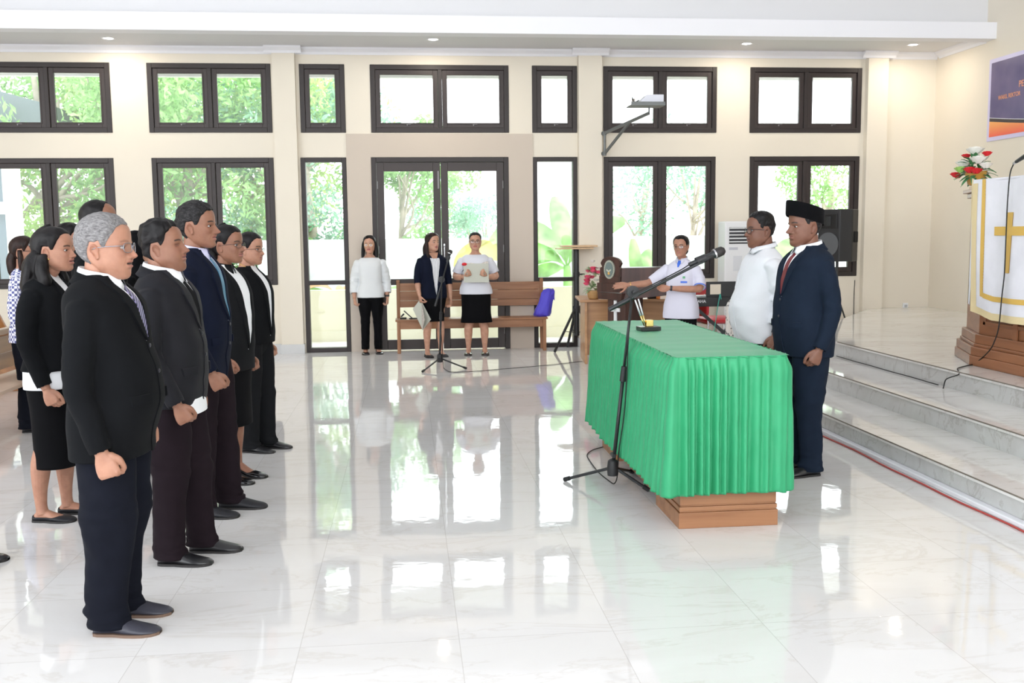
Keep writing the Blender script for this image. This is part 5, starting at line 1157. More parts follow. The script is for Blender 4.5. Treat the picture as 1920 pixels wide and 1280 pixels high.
q = onY(1697, 573, YW); m_ = MB(); m_.box(q[0]-.04, q[0]+.04, YW-.012, YW-.0005, q[2]-.04, q[2]+.04); o = m_.build('wall_socket', M_WHITEPL, bevel=.004); tag(o, 'white wall socket low on the cream wall above the stage floor', 'socket'); m_ = MB(); m_.tube([(q[0]+.0, YW-.03, q[2]), (q[0], YW-.012, q[2])], .018, 14); m_.build('plug', M_GREYPL, o, smooth=True, auto=.6)
# ---- keyboard on an X stand
k0 = onY(1290, 572, 10.6); k1 = onY(1372, 572, 10.6); kx = (k0[0]+k1[0])/2; kb = empty('digital_piano', 'black digital keyboard with a music rest, seen from behind, beside the conductor', 'keyboard', (kx+.22, 10.62, .72))
m_ = MB(); m_.box(-.50, .50, -.02, .30, 0, .105); kc = m_.build('case', M_BLACKPL, kb, bevel=.012)
m_ = MB(); m_.box(-.46, .46, .16, .295, .106, .112); m_.build('key_bed', M_WHITEPL, kb)
m_ = MB()
wall_with_holes(m_, -.26, .30, .105, .275, -.005, .006, []); rest = m_.build('music_rest', M_BLACKPL, kb, bevel=.004)
m_ = MB(); m_.box(-.215, -.095, -.010, -.0055, .135, .245); o = m_.build('cream_label', mat('cream_card', (.75, .66, .54), .7), rest)
def text(s, size, mt, M, name, parent=None, ext=.0005, bold=0.):
    cu = bpy.data.curves.new(name, 'FONT'); cu.body = s; cu.size = size; cu.extrude = ext; cu.align_x = 'LEFT'; cu.offset = bold
    o = bpy.data.objects.new(name, cu); COL.objects.link(o); bpy.context.evaluated_depsgraph_get().update()
    me = bpy.data.meshes.new_from_object(o.evaluated_get(bpy.context.evaluated_depsgraph_get())); bpy.data.objects.remove(o); me.materials.clear(); me.materials.append(mt)
    o = bpy.data.objects.new(name, me); COL.objects.link(o); o.matrix_world = M
    if parent: o.parent = parent; o.matrix_parent_inverse = Matrix.Identity(4)
    return o
text('YAMAHA', .046, mat('silver_lettering', (.7, .7, .72), .4), Matrix.Translation((-.455, -.0215, .045))@Matrix.Rotation(PI/2, 4, 'X'), 'maker_lettering', kb, bold=.0008)
ks = empty('keyboard_stand', 'black X-shaped keyboard stand behind the green table', 'stand', (kx+.22, 10.62, 0))
for a, b in (((-.36, .10, .715), (.42, .10, .03)), ((.36, .20, .715), (-.42, .20, .03))):
    m_ = MB(); m_.bar(a, b, .03, .035); m_.build('leg', M_BLACK, ks); m_ = MB(); m_.bar((b[0], -.08, .02), (b[0], .36, .02), .03); m_.build('foot_bar', M_BLACK, ks)
m_ = MB(); m_.bar((-.36, -.02, .70), (-.36, .30, .70), .025); m_.bar((.36, -.02, .70), (.36, .30, .70), .025); m_.build('support_arm', M_BLACK, ks)
m_ = MB(); kxx = kx+.22; m_.tube([(kxx-.10, 10.58, .80), (kxx-.115, 10.57, .86), (kxx-.13, 10.56, .80), (kxx-.16, 10.56, .6), (kxx-.19, 10.57, .35), (kxx-.20, 10.6, .01)], .0045, 8, smooth=5); o = m_.build('green_cable', mat('green_cable', (.05, .45, .35), .5), smooth=True); tag(o, 'thin green cable hanging from the back of the keyboard', 'cable')
# ---- chairs
def chair(label, x, y, rz, mt, frame, group=None, back=(.42, .50, .90)):
    c = empty('chair', label, 'chair', (x, y, 0), rz, group)
    m_ = MB(); G = []
    for z, s in ((.44, .92), (.455, 1), (.485, 1), (.50, .9)):
        G.append([(.235*s*math.copysign(abs(math.cos(a))**.5, math.cos(a)), .225*s*math.copysign(abs(math.sin(a))**.5, math.sin(a)), z) for a in np.linspace(0, 2*PI, 32, endpoint=False)])
    m_.grid(np.array(G), True, True, True); m_.build('seat', mt, c, smooth=True, auto=.8)
    m_ = MB(); w_, z0, z1 = back; 
    arc_ = [(-w_/2+.02, z0), (w_/2-.02, z0), (w_/2, z0+.05), (w_/2, z1-.12)]+[(w_/2*math.cos(t_), z1-.12+.12*math.sin(t_)) for t_ in np.linspace(.1, PI-.1, 10)]+[(-w_/2, z1-.12), (-w_/2, z0+.05)]
    m_.prism(arc_, 1, -.255, -.215); m_.build('backrest', mt, c, bevel=.01)
    for s in (1, -1):
        m_ = MB(); m_.tube([(s*.20, .21, .0), (s*.20, .20, .44)], .011, 8); m_.build('leg', frame, c, smooth=True, auto=.6)
        m_ = MB(); m_.tube([(s*.20, -.27, .0), (s*.19, -.22, .44), (s*.185, -.265, .80)], .011, 8, smooth=3); m_.build('leg', frame, c, smooth=True, auto=.6)
    m_ = MB(); m_.tube([(-.2, .2, .43), (.2, .2, .43)], .009, 8); m_.tube([(-.2, -.2, .43), (.2, -.2, .43)], .009, 8); m_.tube([(-.2, -.2, .43), (-.2, .2, .43)], .009, 8); m_.tube([(.2, -.2, .43), (.2, .2, .43)], .009, 8); m_.build('seat_frame', frame, c, smooth=True)
    return c
M_REDF = mat('red_vinyl', (.62, .035, .05), .4)
q = onY(1332, 600, 11.75); chair('red upholstered chair with chrome legs behind the keyboard', q[0]+.10, 11.8, math.radians(-80), M_REDF, M_CHROME, back=(.42, .52, .95))
m_, N_, L2_, b_ = new_mat('patterned_grey_fabric'); tc = N_.new('ShaderNodeTexCoord'); vo = N_.new('ShaderNodeTexVoronoi'); vo.inputs['Scale'].default_value = 34; L2_.new(tc.outputs['Object'], vo.inputs['Vector']); r = ramp(N_, [(.28, (.12, .11, .11)), (.42, (.62, .58, .54))]); L2_.new(vo.outputs['Distance'], r.inputs[0]); L2_.new(r.outputs[0], b_.inputs['Base Color']); b_.inputs['Roughness'].default_value = .8; M_PAT = m_
q = onY(1378, 560, 9.2); chair('chair in grey patterned fabric half hidden behind the white-shirted man', q[0]-.02, 9.3, math.radians(20), M_PAT, M_BLACK, back=(.44, .45, .95))
# ---- projector on a wall bracket
p0 = onY(1133, 250, YW-.10); p1 = onY(1133, 288, YW-.10); hx = float(PX[1][1])-.02
yp = 12.35; pt_ = onY(1217, 212, yp); br = empty('projector_bracket', 'dark metal swing-arm bracket on the pilaster holding the projector', 'bracket', (hx, YW-.10, 0))
M_BRK = mat('bracket_steel', (.16, .17, .17), .4, metal=.5); o3 = np.array([hx, YW-.10, 0]); yb_ = YW-.13
A_ = np.array([p0[0], yb_, p0[2]]); B_ = np.array([p1[0], yb_, p1[2]]); E_ = np.array([pt_[0], yp, pt_[2]])
m_ = MB(); m_.tube([A_-o3+[0, 0, .02], B_-o3-[0, 0, .03]], .018, 12); m_.box(p0[0]-hx-.04, p0[0]-hx+.02, -.0, .0995, p0[2]-.02, p0[2]+.02); m_.box(p0[0]-hx-.04, p0[0]-hx+.02, -.0, .0995, p1[2]-.02, p1[2]+.02); m_.bar(A_-o3, A_-o3+[0, .03, 0], .05); m_.bar(B_-o3, B_-o3+[0, .03, 0], .05); m_.build('upright', M_BRK, br)
m_ = MB(); m_.bar(A_-o3, E_-o3, .03, .035); m_.build('arm', M_BRK, br); m_ = MB(); m_.bar(B_-o3, A_*.42+E_*.58-o3, .025, .03); m_.build('strut', M_BRK, br); m_ = MB(); m_.bar(E_-o3, E_-o3+[0, 0, .075], .02); m_.build('riser', M_BRK, br)
zt_ = E_[2]+.078; m_ = MB(); m_.box(E_[0]-.26-hx, E_[0]+.17-hx, yp-.14-o3[1], yp+.14-o3[1], zt_, zt_+.012); m_.box(E_[0]-.26-hx, E_[0]+.17-hx, yp-.14-o3[1], yp-.13-o3[1], zt_+.0125, zt_+.045); m_.build('tray', M_BRK, br)
pj = empty('projector', 'small white projector on the swing-arm tray before the upper window', 'projector', (E_[0]+.03, yp, zt_+.013)); m_ = MB(); m_.prism([(-.16, .0), (.13, .0), (.13, .125), (-.08, .125), (-.16, .05)], 1, -.11, .12); m_.build('casing', mat('projector_white', (.75, .76, .84), .4), pj, bevel=.008)
m_ = MB(); m_.tube([(.128, 0, .05), (.145, 0, .05)], .032, 16); m_.build('lens', M_BLACKPL, pj, smooth=True, auto=.6)
m_ = MB(); m_.tube([(-.17, -.05, .06), (-.20, -.05, .045), (-.23, -.04, .03), (-.25, -.02, .10)], .008, 8, smooth=4); m_.build('cable', M_RUBBER, pj, smooth=True)
m_ = MB(); m_.box(-.02, .02, -.02, .02, 0, .085); o = m_.build('adapter_box', mat('beige_plastic', (.62, .56, .50), .5), None, loc=(E_[0]-.20, yp, zt_+.0125), bevel=.004); tag(o, 'small beige box standing on the left end of the projector tray', 'adapter')
# ---- banner on the right wall
def bp(px, py): return onX(px, py, XR-.006)
y0_, zt_b, zb_b = 11.98, 3.645, 2.637; bn_ = empty('banner', 'purple and orange printed vinyl banner with a pale border on the right wall', 'banner', (XR-.006, y0_, zb_b))
m, N, Lk, b = new_mat('banner_vinyl'); tc = N.new('ShaderNodeTexCoord'); sx = N.new('ShaderNodeSeparateXYZ'); Lk.new(tc.outputs['Object'], sx.inputs[0]); n = N.new('ShaderNodeTexNoise'); n.inputs['Scale'].default_value = 3; Lk.new(tc.outputs['Object'], n.inputs['Vector'])
r = ramp(N, [(.3, (.09, .075, .20)), (.7, (.16, .125, .26))]); Lk.new(n.outputs['Fac'], r.inputs[0]); Lk.new(r.outputs[0], b.inputs['Base Color']); b.inputs['Roughness'].default_value = .35; MB_V = m
m, N, Lk, b = new_mat('banner_orange'); tc = N.new('ShaderNodeTexCoord'); sx = N.new('ShaderNodeSeparateXYZ'); Lk.new(tc.outputs['Object'], sx.inputs[0]); r = ramp(N, [(0.06, (.90, .14, .08)), (.26, (.95, .48, .14))]); Lk.new(sx.outputs['Z'], r.inputs[0]); Lk.new(r.outputs[0], b.inputs['Base Color']); b.inputs['Roughness'].default_value = .35; MB_O = m
Hb = zt_b-zb_b; Wb = 3.6
def bpoly(mb, pts, d): mb.prism([(-y, z) for y, z in pts], 0, -d, 0)
m_ = MB(); bpoly(m_, [(0, 0), (Wb, 0), (Wb, Hb), (0, Hb)], .004); m_.build('border', mat('banner_pale_lilac', (.66, .62, .86), .4), bn_)
cur = lambda y: .24-.17*math.sin(min(1, y/1.9)*PI/2)+.0
ys_ = np.linspace(.05, Wb-.05, 40)
m_ = MB(); bpoly(m_, [(.05, Hb-.05)]+[(y, cur(y)+.05) for y in ys_]+[(Wb-.05, Hb-.05)], .006); m_.build('purple_field', MB_V, bn_)
m_ = MB(); bpoly(m_, [(y, cur(y)+.012) for y in ys_]+[(y, cur(y)+.055) for y in ys_[::-1]], .0068); m_.build('dark_band', mat('banner_dark', (.05, .035, .04), .4), bn_)
m_ = MB(); bpoly(m_, [(y, cur(y)+.053) for y in ys_]+[(y, cur(y)+.060) for y in ys_[::-1]], .0072); m_.build('pale_line', mat('banner_line', (.8, .8, .85), .4), bn_)
m_ = MB(); bpoly(m_, [(.05, .05)]+[(y, max(.055, cur(y)+.014)) for y in ys_]+[(Wb-.05, .05)], .0062); m_.build('orange_field', MB_O, bn_)
M_OT = mat('orange_lettering', (.90, .40, .22), .5); Mt = Matrix(((0, 0, -1, 0), (-1, 0, 0, 0), (0, 1, 0, 0), (0, 0, 0, 1)))
def btext(s, px, py, size, xs):
    q = onX(px, py, XR-.014); o = text(s, size, M_OT, Matrix.Translation((-.0085, q[1]-y0_, q[2]-zb_b))@Mt@Matrix.Diagonal((xs, 1, 1, 1)), 'lettering', bn_, bold=.0008)
btext('PE', 1910, 163, .105, .95); btext('WAKIL REKTOR', 1871.5, 187.5, .072, .86)
# ---- pulpit with white antependium
ux, uy = 4.56, 7.49; pu = empty('pulpit', 'large panelled wooden pulpit on the stage with a stepped base', 'pulpit', (5.1, 6.7, .45))
def octa(g, x0=4.56, x1=5.6, ya=7.49, yb=5.9): return [(x0-g, ya), (x0-g, yb), (x0+.23-g, yb-.58-g*.6), (x1+g, yb-.58-g), (x1+g, ya+.58+g), (x0+.23-g, ya+.58+g*.6)]
def opr(mb, g, z0, z1): mb.prism([(x-5.1, y-6.7) for x, y in octa(g)], 2, z0-.45, z1-.45)
m_ = MB(); opr(m_, .055, .45, .53); opr(m_, .045, .53, .60); opr(m_, .022, .60, .625); opr(m_, .012, .625, .70); m_.build('base', W_PUL, pu, bevel=.006)
m_ = MB(); opr(m_, -.02, .70, 1.80); m_.build('body', W_PUL, pu, bevel=.004)
m_ = MB(); opr(m_, .01, 1.80, 1.84); opr(m_, .04, 1.84, 1.87); m_.build('cornice', W_PUL, pu, bevel=.005)
for ya, yb in ((7.42, 6.75), (6.65, 5.97)):
    m_ = MB(); x = 4.575-5.1; w3 = .035; 
    m_.box(x-.010, x+.008, yb-6.7, ya-6.7, .33, .36); m_.box(x-.010, x+.008, yb-6.7, ya-6.7, 1.25, 1.28); m_.box(x-.010, x+.008, yb-6.7, yb-6.7+w3, .33, 1.28); m_.box(x-.010, x+.008, ya-6.7-w3, ya-6.7, .33, 1.28); m_.build('panel_moulding', W_PUL, pu, bevel=.003)
m_ = MB(); m_.box(4.56-5.1, 4.572-5.1, 6.965-6.7, 7.02-6.7, .19, .5); m_.build('wooden_cross_relief', W_PUL, pu)
# reading shelf, where the flower pot stands on the chamfered corner
m_ = MB(); opr(m_, -.0, 1.87, 1.90); m_.build('shelf', W_LIGHT, pu, bevel=.004)
M_SATIN = satin('white_satin', (.80, .80, .86), .35, .4); M_GTRIM = mat('gold_brocade', (.72, .46, .10), .5, bump=.8, bscale=120); M_FRINGE = mat('pale_gold_fringe', (.80, .66, .38), .7, bump=1, bscale=160)
cx_ = 4.50; an = empty('antependium', 'white satin pulpit cloth with gold cross, gold braid and fringe', 'altar cloth', (cx_, 6.7, 1.91))
ct, cb = 1.93, onX(1862, 601, cx_)[2]; ya = float(onX(1831, 400, cx_)[1]); 
def cl_x(y, z): return cx_-.012*math.sin(y*9+z*2)-.010*math.sin(y*17-z*3)*((ct-z)/1.1)
def strip(name, y0, y1, zt, zb, mt, dx, ny=30, nz=30, slope=None):
    m_ = MB(); G = []
    for i in range(nz):
        row = []
        for j in range(ny):
            y = y0+(y1-y0)*j/(ny-1); b0_ = zb(y) if callable(zb) else zb; t0_ = zt(y) if callable(zt) else zt; z = t0_+(b0_-t0_)*i/(nz-1); row.append((cl_x(y, z)-dx-cx_, y-6.7, z-1.91))
        G.append(row)
    G = np.array(G); m_.grid(G, False); m_.grid(G+[.004, 0, 0], False, flip=True); return m_.build(name, mt, an, smooth=True)
zbf = lambda y: cb+.0+.05*max(0, (y-7.2)/.3)
yL, yR = 7.50, 5.9
strip('cloth', yL, yR, ct, lambda y: zbf(y)+.05, M_SATIN, 0, 70, 40); strip('fringe', yL, yR, lambda y: zbf(y)+.055, zbf, M_FRINGE, .002, 60, 4); strip('lower_braid', yL-.165, yR, lambda y: zbf(y)+.185, lambda y: zbf(y)+.145, M_GTRIM, .004, 60, 4); strip('side_fringe', yL, yL-.07, ct-.03, lambda y: zbf(y)+.02, M_FRINGE, .003, 5, 40); strip('side_braid', yL-.125, yL-.165, ct-.002, lambda y: zbf(y)+.15, M_GTRIM, .004, 5, 40)
cyc = float(onX(1893, 450, cx_)[1]); zc0, zc1 = float(onX(1893, 398, cx_)[2]), float(onX(1893, 512, cx_)[2]); zc = float(onX(1893, 433, cx_)[2])
strip('gold_cross', cyc+.038, cyc-.038, zc0, zc1, M_GTRIM, .007, 6, 20); strip('gold_cross_arm', cyc+.21, cyc-.21, zc+.034, zc-.034, M_GTRIM, .0075, 16, 5)
# return of the cloth over the chamfered side with its fringe
m_ = MB(); G = []; c0 = np.array([cx_-.003, yL]); c1 = np.array([4.56+.02, yL+.16])
for i in range(30):
    z = 1.93-(1.93-(cb+.09))*i/29; row = []
    for j in range(10): t_ = j/9; q = c0*(1-t_)+c1*t_; row.append((q[0]-.008*math.sin(t_*8+z*3)-cx_, q[1]-6.7, z-1.91+.02*t_))
    G.append(row)
G = np.array(G); m_.grid(G, False); m_.build('side_return', M_SATIN, an, smooth=True); m_ = MB(); m_.grid(G[:, 6:]+[-.004, 0, 0], False); m_.build('side_fringe', M_FRINGE, an, smooth=True)
m_ = MB(); m_.box(cx_+.002-cx_, .75, 5.95-6.7, 7.50-6.7, 0, .018); m_.build('top_fold', M_SATIN, an, bevel=.006)
# flowers
fpx = onX(1827, 330, 4.72); fp = empty('flower_pot', 'artificial bouquet of white and red roses in a golden pot on the pulpit corner', 'flowers', (4.72, 7.86, 1.902))
m_ = MB(); m_.lathe([(.045, 0), (.06, .01), (.085, .10), (.09, .115), (.08, .115)], n=24); m_.build('pot', M_POT, fp, smooth=True)
for i, (c, r__) in enumerate([((-.05, .10, .17), .07), ((-.02, -.07, .19), .075), ((.0, .02, .27), .075), ((-.03, -.19, .14), .055), ((.0, .17, .17), .055)]): m_ = MB(); rose(m_, c, r__*1.05, i); m_.build('white_rose', M_WPET, fp)
for i, (c, r__) in enumerate([((-.07, .19, .09), .045), ((-.10, -.08, .11), .055), ((-.03, .10, .24), .04), ((.0, -.15, .24), .042), ((-.02, .24, .08), .04), ((-.08, -.14, .10), .05)]): m_ = MB(); rose(m_, c, r__*1.1, i+9); m_.build('red_rose', M_RED, fp)
m_ = MB(); rose(m_, (-.12, .02, .12), .06, 33); m_.build('lime_bloom', M_LIME, fp)
m_ = MB(); leaves(m_, (0, 0, .10), 46, .07, .10, 8, -.6); leaves(m_, (0, 0, .15), 22, .09, .08, 9); m_.build('foliage', M_GLEAF, fp)
# pulpit microphone with its cable running to the stage
mq0 = onX(1901, 306, 4.44); mq1 = onX(1926, 290, 4.44); pm = empty('pulpit_microphone', 'black microphone above the pulpit cloth at the right edge', 'microphone', tuple(mq0)); u = np.array(mq1)-mq0
m_ = MB(); m_.tube([u*0, u*.2], .011, 12); m_.build('connector', M_CHROME, pm, smooth=True, auto=.6); m_ = MB(); m_.tube([u*.2, u*.8, u*1.3], [.013, .016, .022], 14, round_end=True); m_.build('mic_handle', M_BLACK, pm, smooth=True)
m_ = MB(); m_.tube([u*1.1+[.0, 0, -.0], u*1.25+[.10, 0, -.06], [.12, u[1]*1.3, -.10]], .01, 10, smooth=3); m_.build('arm', M_BLACK, pm, smooth=True)
pts = [mq0]+[onX(a, b, 4.46) for a, b in ((1894, 325), (1888, 400), (1884, 500), (1878, 560), (1873, 610))]+[onX(1860, 650, 4.47)]+[onZ(a, b, .457) for a, b in ((1826, 683), (1810, 686), (1795, 691))]+[(4.20, onZ(1783, 700, .44)[1], .43)]+[(4.14, onX(1773, 715, 4.14)[1], .38), (4.13, onX(1768, 742, 4.13)[1], .31)]
m_ = MB(); m_.tube(pts, .0045, 8, smooth=6); o = m_.build('pulpit_cable', M_RUBBER, smooth=True); tag(o, 'black microphone cable hanging down the pulpit cloth and over the stage edge', 'cable')
ys_ = np.linspace(-3, 9.0, 60); m_ = MB(); m_.tube([(3.085+.008*math.sin(y*3.1)+.006*math.sin(y*7), y, .0065) for y in ys_], .006, 8); o = m_.build('floor_cable', mat('red_cable', (.45, .06, .05), .5), smooth=True); tag(o, 'long red cable lying along the foot of the stage steps', 'cable')
ys_ = np.linspace(7.4, 9.3, 14); m_ = MB(); m_.tube([(4.20+.004*math.sin(y*9), y, .308) for y in ys_], .004, 8); o = m_.build('step_cable', M_RUBBER, smooth=True); tag(o, 'thin dark cable lying on the second step against the top riser', 'cable')
# ---- pews at the left
def pew(x, ya, yb, label):
    pw = empty('pew', label, 'pew', (x, (ya+yb)/2, 0), 0, 'wooden pews at the left'); h = (yb-ya)/2
    for s in (-1, 1):
        m_ = MB(); y = s*h-(.04 if s > 0 else 0); m_.prism([(-.42, 0), (.08, 0), (.10, .42), (.02, .50), (-.10, .62), (-.18, .80)]+[(-.28+.10*math.cos(t_), .84+.08*math.sin(t_)) for t_ in np.linspace(0, PI, 8)]+[(-.40, .7), (-.36, .4)], 1, y, y+.04); m_.build('end_panel', W_PEW, pw, bevel=.005)
    m_ = MB(); m_.box(-.32, .06, -h+.04, h-.04, .40, .43); m_.build('seat', W_PEWL, pw, bevel=.004)
    for z0, z1 in ((.48, .60), (.61, .74)):
        m_ = MB(); m_.prism([(-.30-.02*(z0-.4), z0), (-.275-.02*(z0-.4), z0), (-.30-.02*(z1-.4), z1), (-.325-.02*(z1-.4), z1)], 1, -h+.04, h-.04); m_.build('back_board', W_PEW, pw)
    m_ = MB(); m_.box(-.36, -.30, -h+.04, h-.04, .75, .80); m_.build('top_rail', W_PEWL, pw, bevel=.006)
pew(-3.05, 6.75, 9.6, 'orange-brown wooden pew behind the row of standing people, nearer the camera'); pew(-3.95, 7.1, 10.5, 'second wooden pew further left with a pale top rail')
C_BLACK = cloth('black_suiting', (.0115, .0125, .015)); C_CHAR = cloth('charcoal_suiting', (.030, .030, .037), .6, .3); C_NAVY = cloth('navy_suiting', (.013, .018, .042)); C_NAVY2 = cloth('dark_blue_suiting', (.020, .033, .062))
C_MAR = cloth('maroon_black_trousers', (.026, .016, .022)); C_NTR = cloth('navy_trousers', (.013, .015, .026)); C_BLK = cloth('black_skirt_cloth', (.008, .008, .010)); C_GREYB = cloth('black_grey_cloth', (.020, .021, .024)); C_WHT = mat('white_blouse', (.74, .76, .77), .7, spec=.2, bump=.8, bscale=30); C_POLO = mat('white_polo_cloth', (.68, .67, .78), .75, spec=.2)
def tie_mat(name, c1, c2, sc_=22, ang=.9):
    m, N, Lk, b = new_mat(name); tc = N.new('ShaderNodeTexCoord'); mp = N.new('ShaderNodeMapping'); mp.inputs['Rotation'].default_value = (0, ang, 0); Lk.new(tc.outputs['Object'], mp.inputs['Vector'])
    w_ = N.new('ShaderNodeTexWave'); w_.inputs['Scale'].default_value = sc_; w_.inputs['Distortion'].default_value = .6; Lk.new(mp.outputs[0], w_.inputs['Vector']); r = ramp(N, [(.35, c1), (.6, c2)]); r.color_ramp.interpolation = 'CONSTANT'; Lk.new(w_.outputs['Fac'], r.inputs[0]); Lk.new(r.outputs[0], b.inputs['Base Color']); b.inputs['Roughness'].default_value = .4; return m
T_STR = tie_mat('striped_violet_tie', (.012, .015, .05), (.30, .26, .48)); T_BLK = mat('black_tie', (.004, .004, .005), .8, spec=.1); T_TEAL = tie_mat('teal_blue_tie', (.02, .10, .22), (.06, .26, .38), 60); T_RED = mat('dark_red_tie', (.16, .012, .018), .5, bump=.4, bscale=300)
def fl(px, py): q = onZ(px, py); return (float(q[0]), float(q[1]), 0.)

# 1 grey-haired man, nearest in the row
r, P = person('grey-haired person in a black suit, glasses and striped tie, nearest of the row', (-1.165, 3.97, 0), math.radians(-5), 1.622, skin='tan', voxel=.0026, girth=1.09, mouth=.55, fat=.45, jaw=1.03, hs=1.10, hz=-.018, neck=.060, nosew=1.25, nose=1.1, hy=.022, tilt=.03, handR='fist', handL='fist', footy=(-.01, -.03), under=.5, brow=1.6, browc=.35, stance=.10, chin=-.4, lipc=.55, handk=1.1, armR=[(.172, -.012, 1.345), (.205, -.03, 1.20), (.230, -.035, 1.06), (.242, .005, .92), (.240, .045, .79)])
hair(P, HM['grey'], [.196, .196, .184, .158, .118], .011, .0012, 160, top=.35); glasses(P, M_SILVER, w=.026, h=.0175, r=.0014)
suit_jacket(P, C_BLACK, tie=T_STR, belly=.062, bz=1.0, button=1.20, hem=.735, amp=.004, seed=1, g=1.02, vw=.062); collar(P, M_SHIRT); jacket_collar(P, C_BLACK)
trousers(P, C_NTR, g=1.0, rh=.074, rk=.098, amp=.005, seed=2); M_SANDAL = mat('dark_blue_grey_leather', (.035, .035, .05), .4, bump=.6, bscale=40); shoes(P, M_SANDAL, sole=M_SOLEBR)
# 2
r, P = person('person with closed eyes in a charcoal suit and black tie, second in the row', (-1.125, 4.79, 0), math.radians(-7), 1.615, skin='brown', voxel=.0027, girth=1.08, mouth=.25, fat=.9, jaw=1.08, hs=1.05, hz=-.012, neck=.066, nosew=1.35, nose=1.2, tilt=.16, lid=True, under=1., shadow=.10, armR=[(.172, -.012, 1.345), (.205, -.02, 1.21), (.230, -.01, 1.08), (.242, .05, .95), (.240, .11, .83)], footy=(0, .09), stance=.10, hy=.02, brow=1.2)
hair(P, HM['black'], [.200, .200, .190, .172, .125], .008, .004, 75, seed=3, top=2.4); 
suit_jacket(P, C_CHAR, tie=T_BLK, belly=.035, button=1.17, hem=.80, amp=.005, seed=4, g=1.0); collar(P, M_SHIRT); jacket_collar(P, C_CHAR); tl = MB(); Lt = Loft([(.755, .205, .150, .14), (.86, .20, .140, .135)], n=2.4, amp=.004); th_ = np.linspace(-1.1, .9, 24); Gt = Lt.pt(*np.meshgrid(th_, np.linspace(.755, .83, 6)), .002); tl.grid(Gt, False); tl.build('shirt_tail', M_SHIRT, r, smooth=True)
trousers(P, C_MAR, rh=.067, rk=.086, seed=5, amp=.005); shoes(P, M_LEATHER)
# 3 tall man

r, P = person('tall greying person in a navy suit and light blue tie, third in the row', (-1.14, 5.58, 0), math.radians(-8), 1.71, skin='brown', voxel=.003, girth=.96, mouth=.2, fat=0., jaw=.96, hs=1.06, nosew=1.15, nose=1.25, neck=.053, armR=[(.172, -.012, 1.345), (.205, -.02, 1.21), (.230, -.01, 1.08), (.242, .06, .95), (.240, .13, .82)], footy=(0, .10), tilt=.05, brow=1.8, stance=.09, chin=.5)
hair(P, HM['salt'], [.190, .190, .182, .160, .120], .010, .003, 110, seed=5, top=.9); suit_jacket(P, C_NAVY, M_LILACSHIRT, T_TEAL, belly=.03, button=1.08, hem=.76, amp=.004, seed=7, g=1.02); collar(P, M_LILACSHIRT); jacket_collar(P, C_NAVY); trousers(P, C_MAR, rh=.072, rk=.078, seed=8, amp=.007); shoes(P, M_SUEDE)
# 4 woman in skirt and heels
r, P = person('person in glasses, black jacket, black skirt and patent heels, fourth in the row', (-1.13, 6.33, 0), math.radians(-20), 1.59, skin='brown', voxel=.0033, girth=1.02, mouth=.15, fat=.4, jaw=.95, hs=1.08, nosew=1.2, nose=1.0, neck=.048, hy=.04, tilt=.04, lips=1.3, lipc=1., handR='soft', armR=[(.165, -.012, 1.34), (.195, -.03, 1.23), (.212, -.03, 1.10), (.212, .02, .98), (.205, .08, .86)], heel=.045, brow=.6, shoulder=.9, legk=.95)
hair(P, HM['black'], [.188, .190, .182, .160, .120], .013, .001, 60, seed=2, back=.01)
m_ = MB(); lock(m_, P, [(0, -.095, .14), (0, -.125, .09), (0, -.12, .03), (0, -.10, -.02)], [.05, .045, .04, .02], 1.2); m_.build('hair_bun', HM['black'], P['_root'], smooth=True); glasses(P, M_FRAME, w=.024, h=.015)
WJ = [(.86, .185, .125, .135), (.95, .180, .122, .135), (1.06, .160, .115, .110), (1.16, .162, .122, .108), (1.26, .174, .128, .115), (1.33, .176, .112, .115), (1.38, .165, .09, .108, -.006), (1.41, .145, .072, .098, -.012), (1.435, .112, .058, .085, -.018), (1.46, .08, .05, .066, -.020)]
suit_jacket(P, C_GREYB, M_SHIRT, None, lady=True, button=.90, hem=.76, rowsx=WJ, vw=.075, lapel=.05, pocket=False, nbut=0, sleeve=.72, amp=.005, seed=9, g=1.04, belly=.04); collar(P, C_GREYB, wing=.06, r=.068, z=1.462, name='jacket_collar')
skirt(P, C_BLK, .385, .165, seed=3); shoes(P, M_PATENT, 'heel')
# 5
r, P = person('person with a gold necklace in a black jacket and trousers, farthest of the row', (-1.12, 7.22, 0), math.radians(-18), 1.55, skin='tan', voxel=.004, girth=1.06, mouth=.2, fat=.8, jaw=.98, hs=1.08, nosew=1.1, nose=1.0, neck=.056, shoulder=.92, footy=(0, .06), brow=.5)
hair(P, HM['black'], [.188, .190, .182, .162, .125], .012, .001, 60, seed=2); m_ = MB(); lock(m_, P, [(0, -.09, .15), (0, -.125, .12), (0, -.12, .08)], [.03, .042, .02], 1.1); m_.build('hair_bun', HM['black'], P['_root'], smooth=True); glasses(P, M_FRAME, w=.024, h=.013)
suit_jacket(P, C_BLACK, M_SHIRT, None, lady=True, button=.92, hem=.86, rowsx=WJ, vw=.055, lapel=.045, pocket=False, nbut=0, sleeve=.95, seed=11, g=1.08, belly=.03); trousers(P, C_GREYB, rh=.072, rk=.08, seed=12, g=1.0); shoes(P, M_LEATHER)
m_ = MB(); a = np.linspace(0, 2*PI, 40); m_.tube([(.068*math.sin(t), -.02+.075*math.cos(t), 1.47-.035*math.cos(t)-.02*max(0, math.cos(t))**3) for t in a], .0022, 6, cap=False); m_.build('necklace', M_GOLD, r, smooth=True)
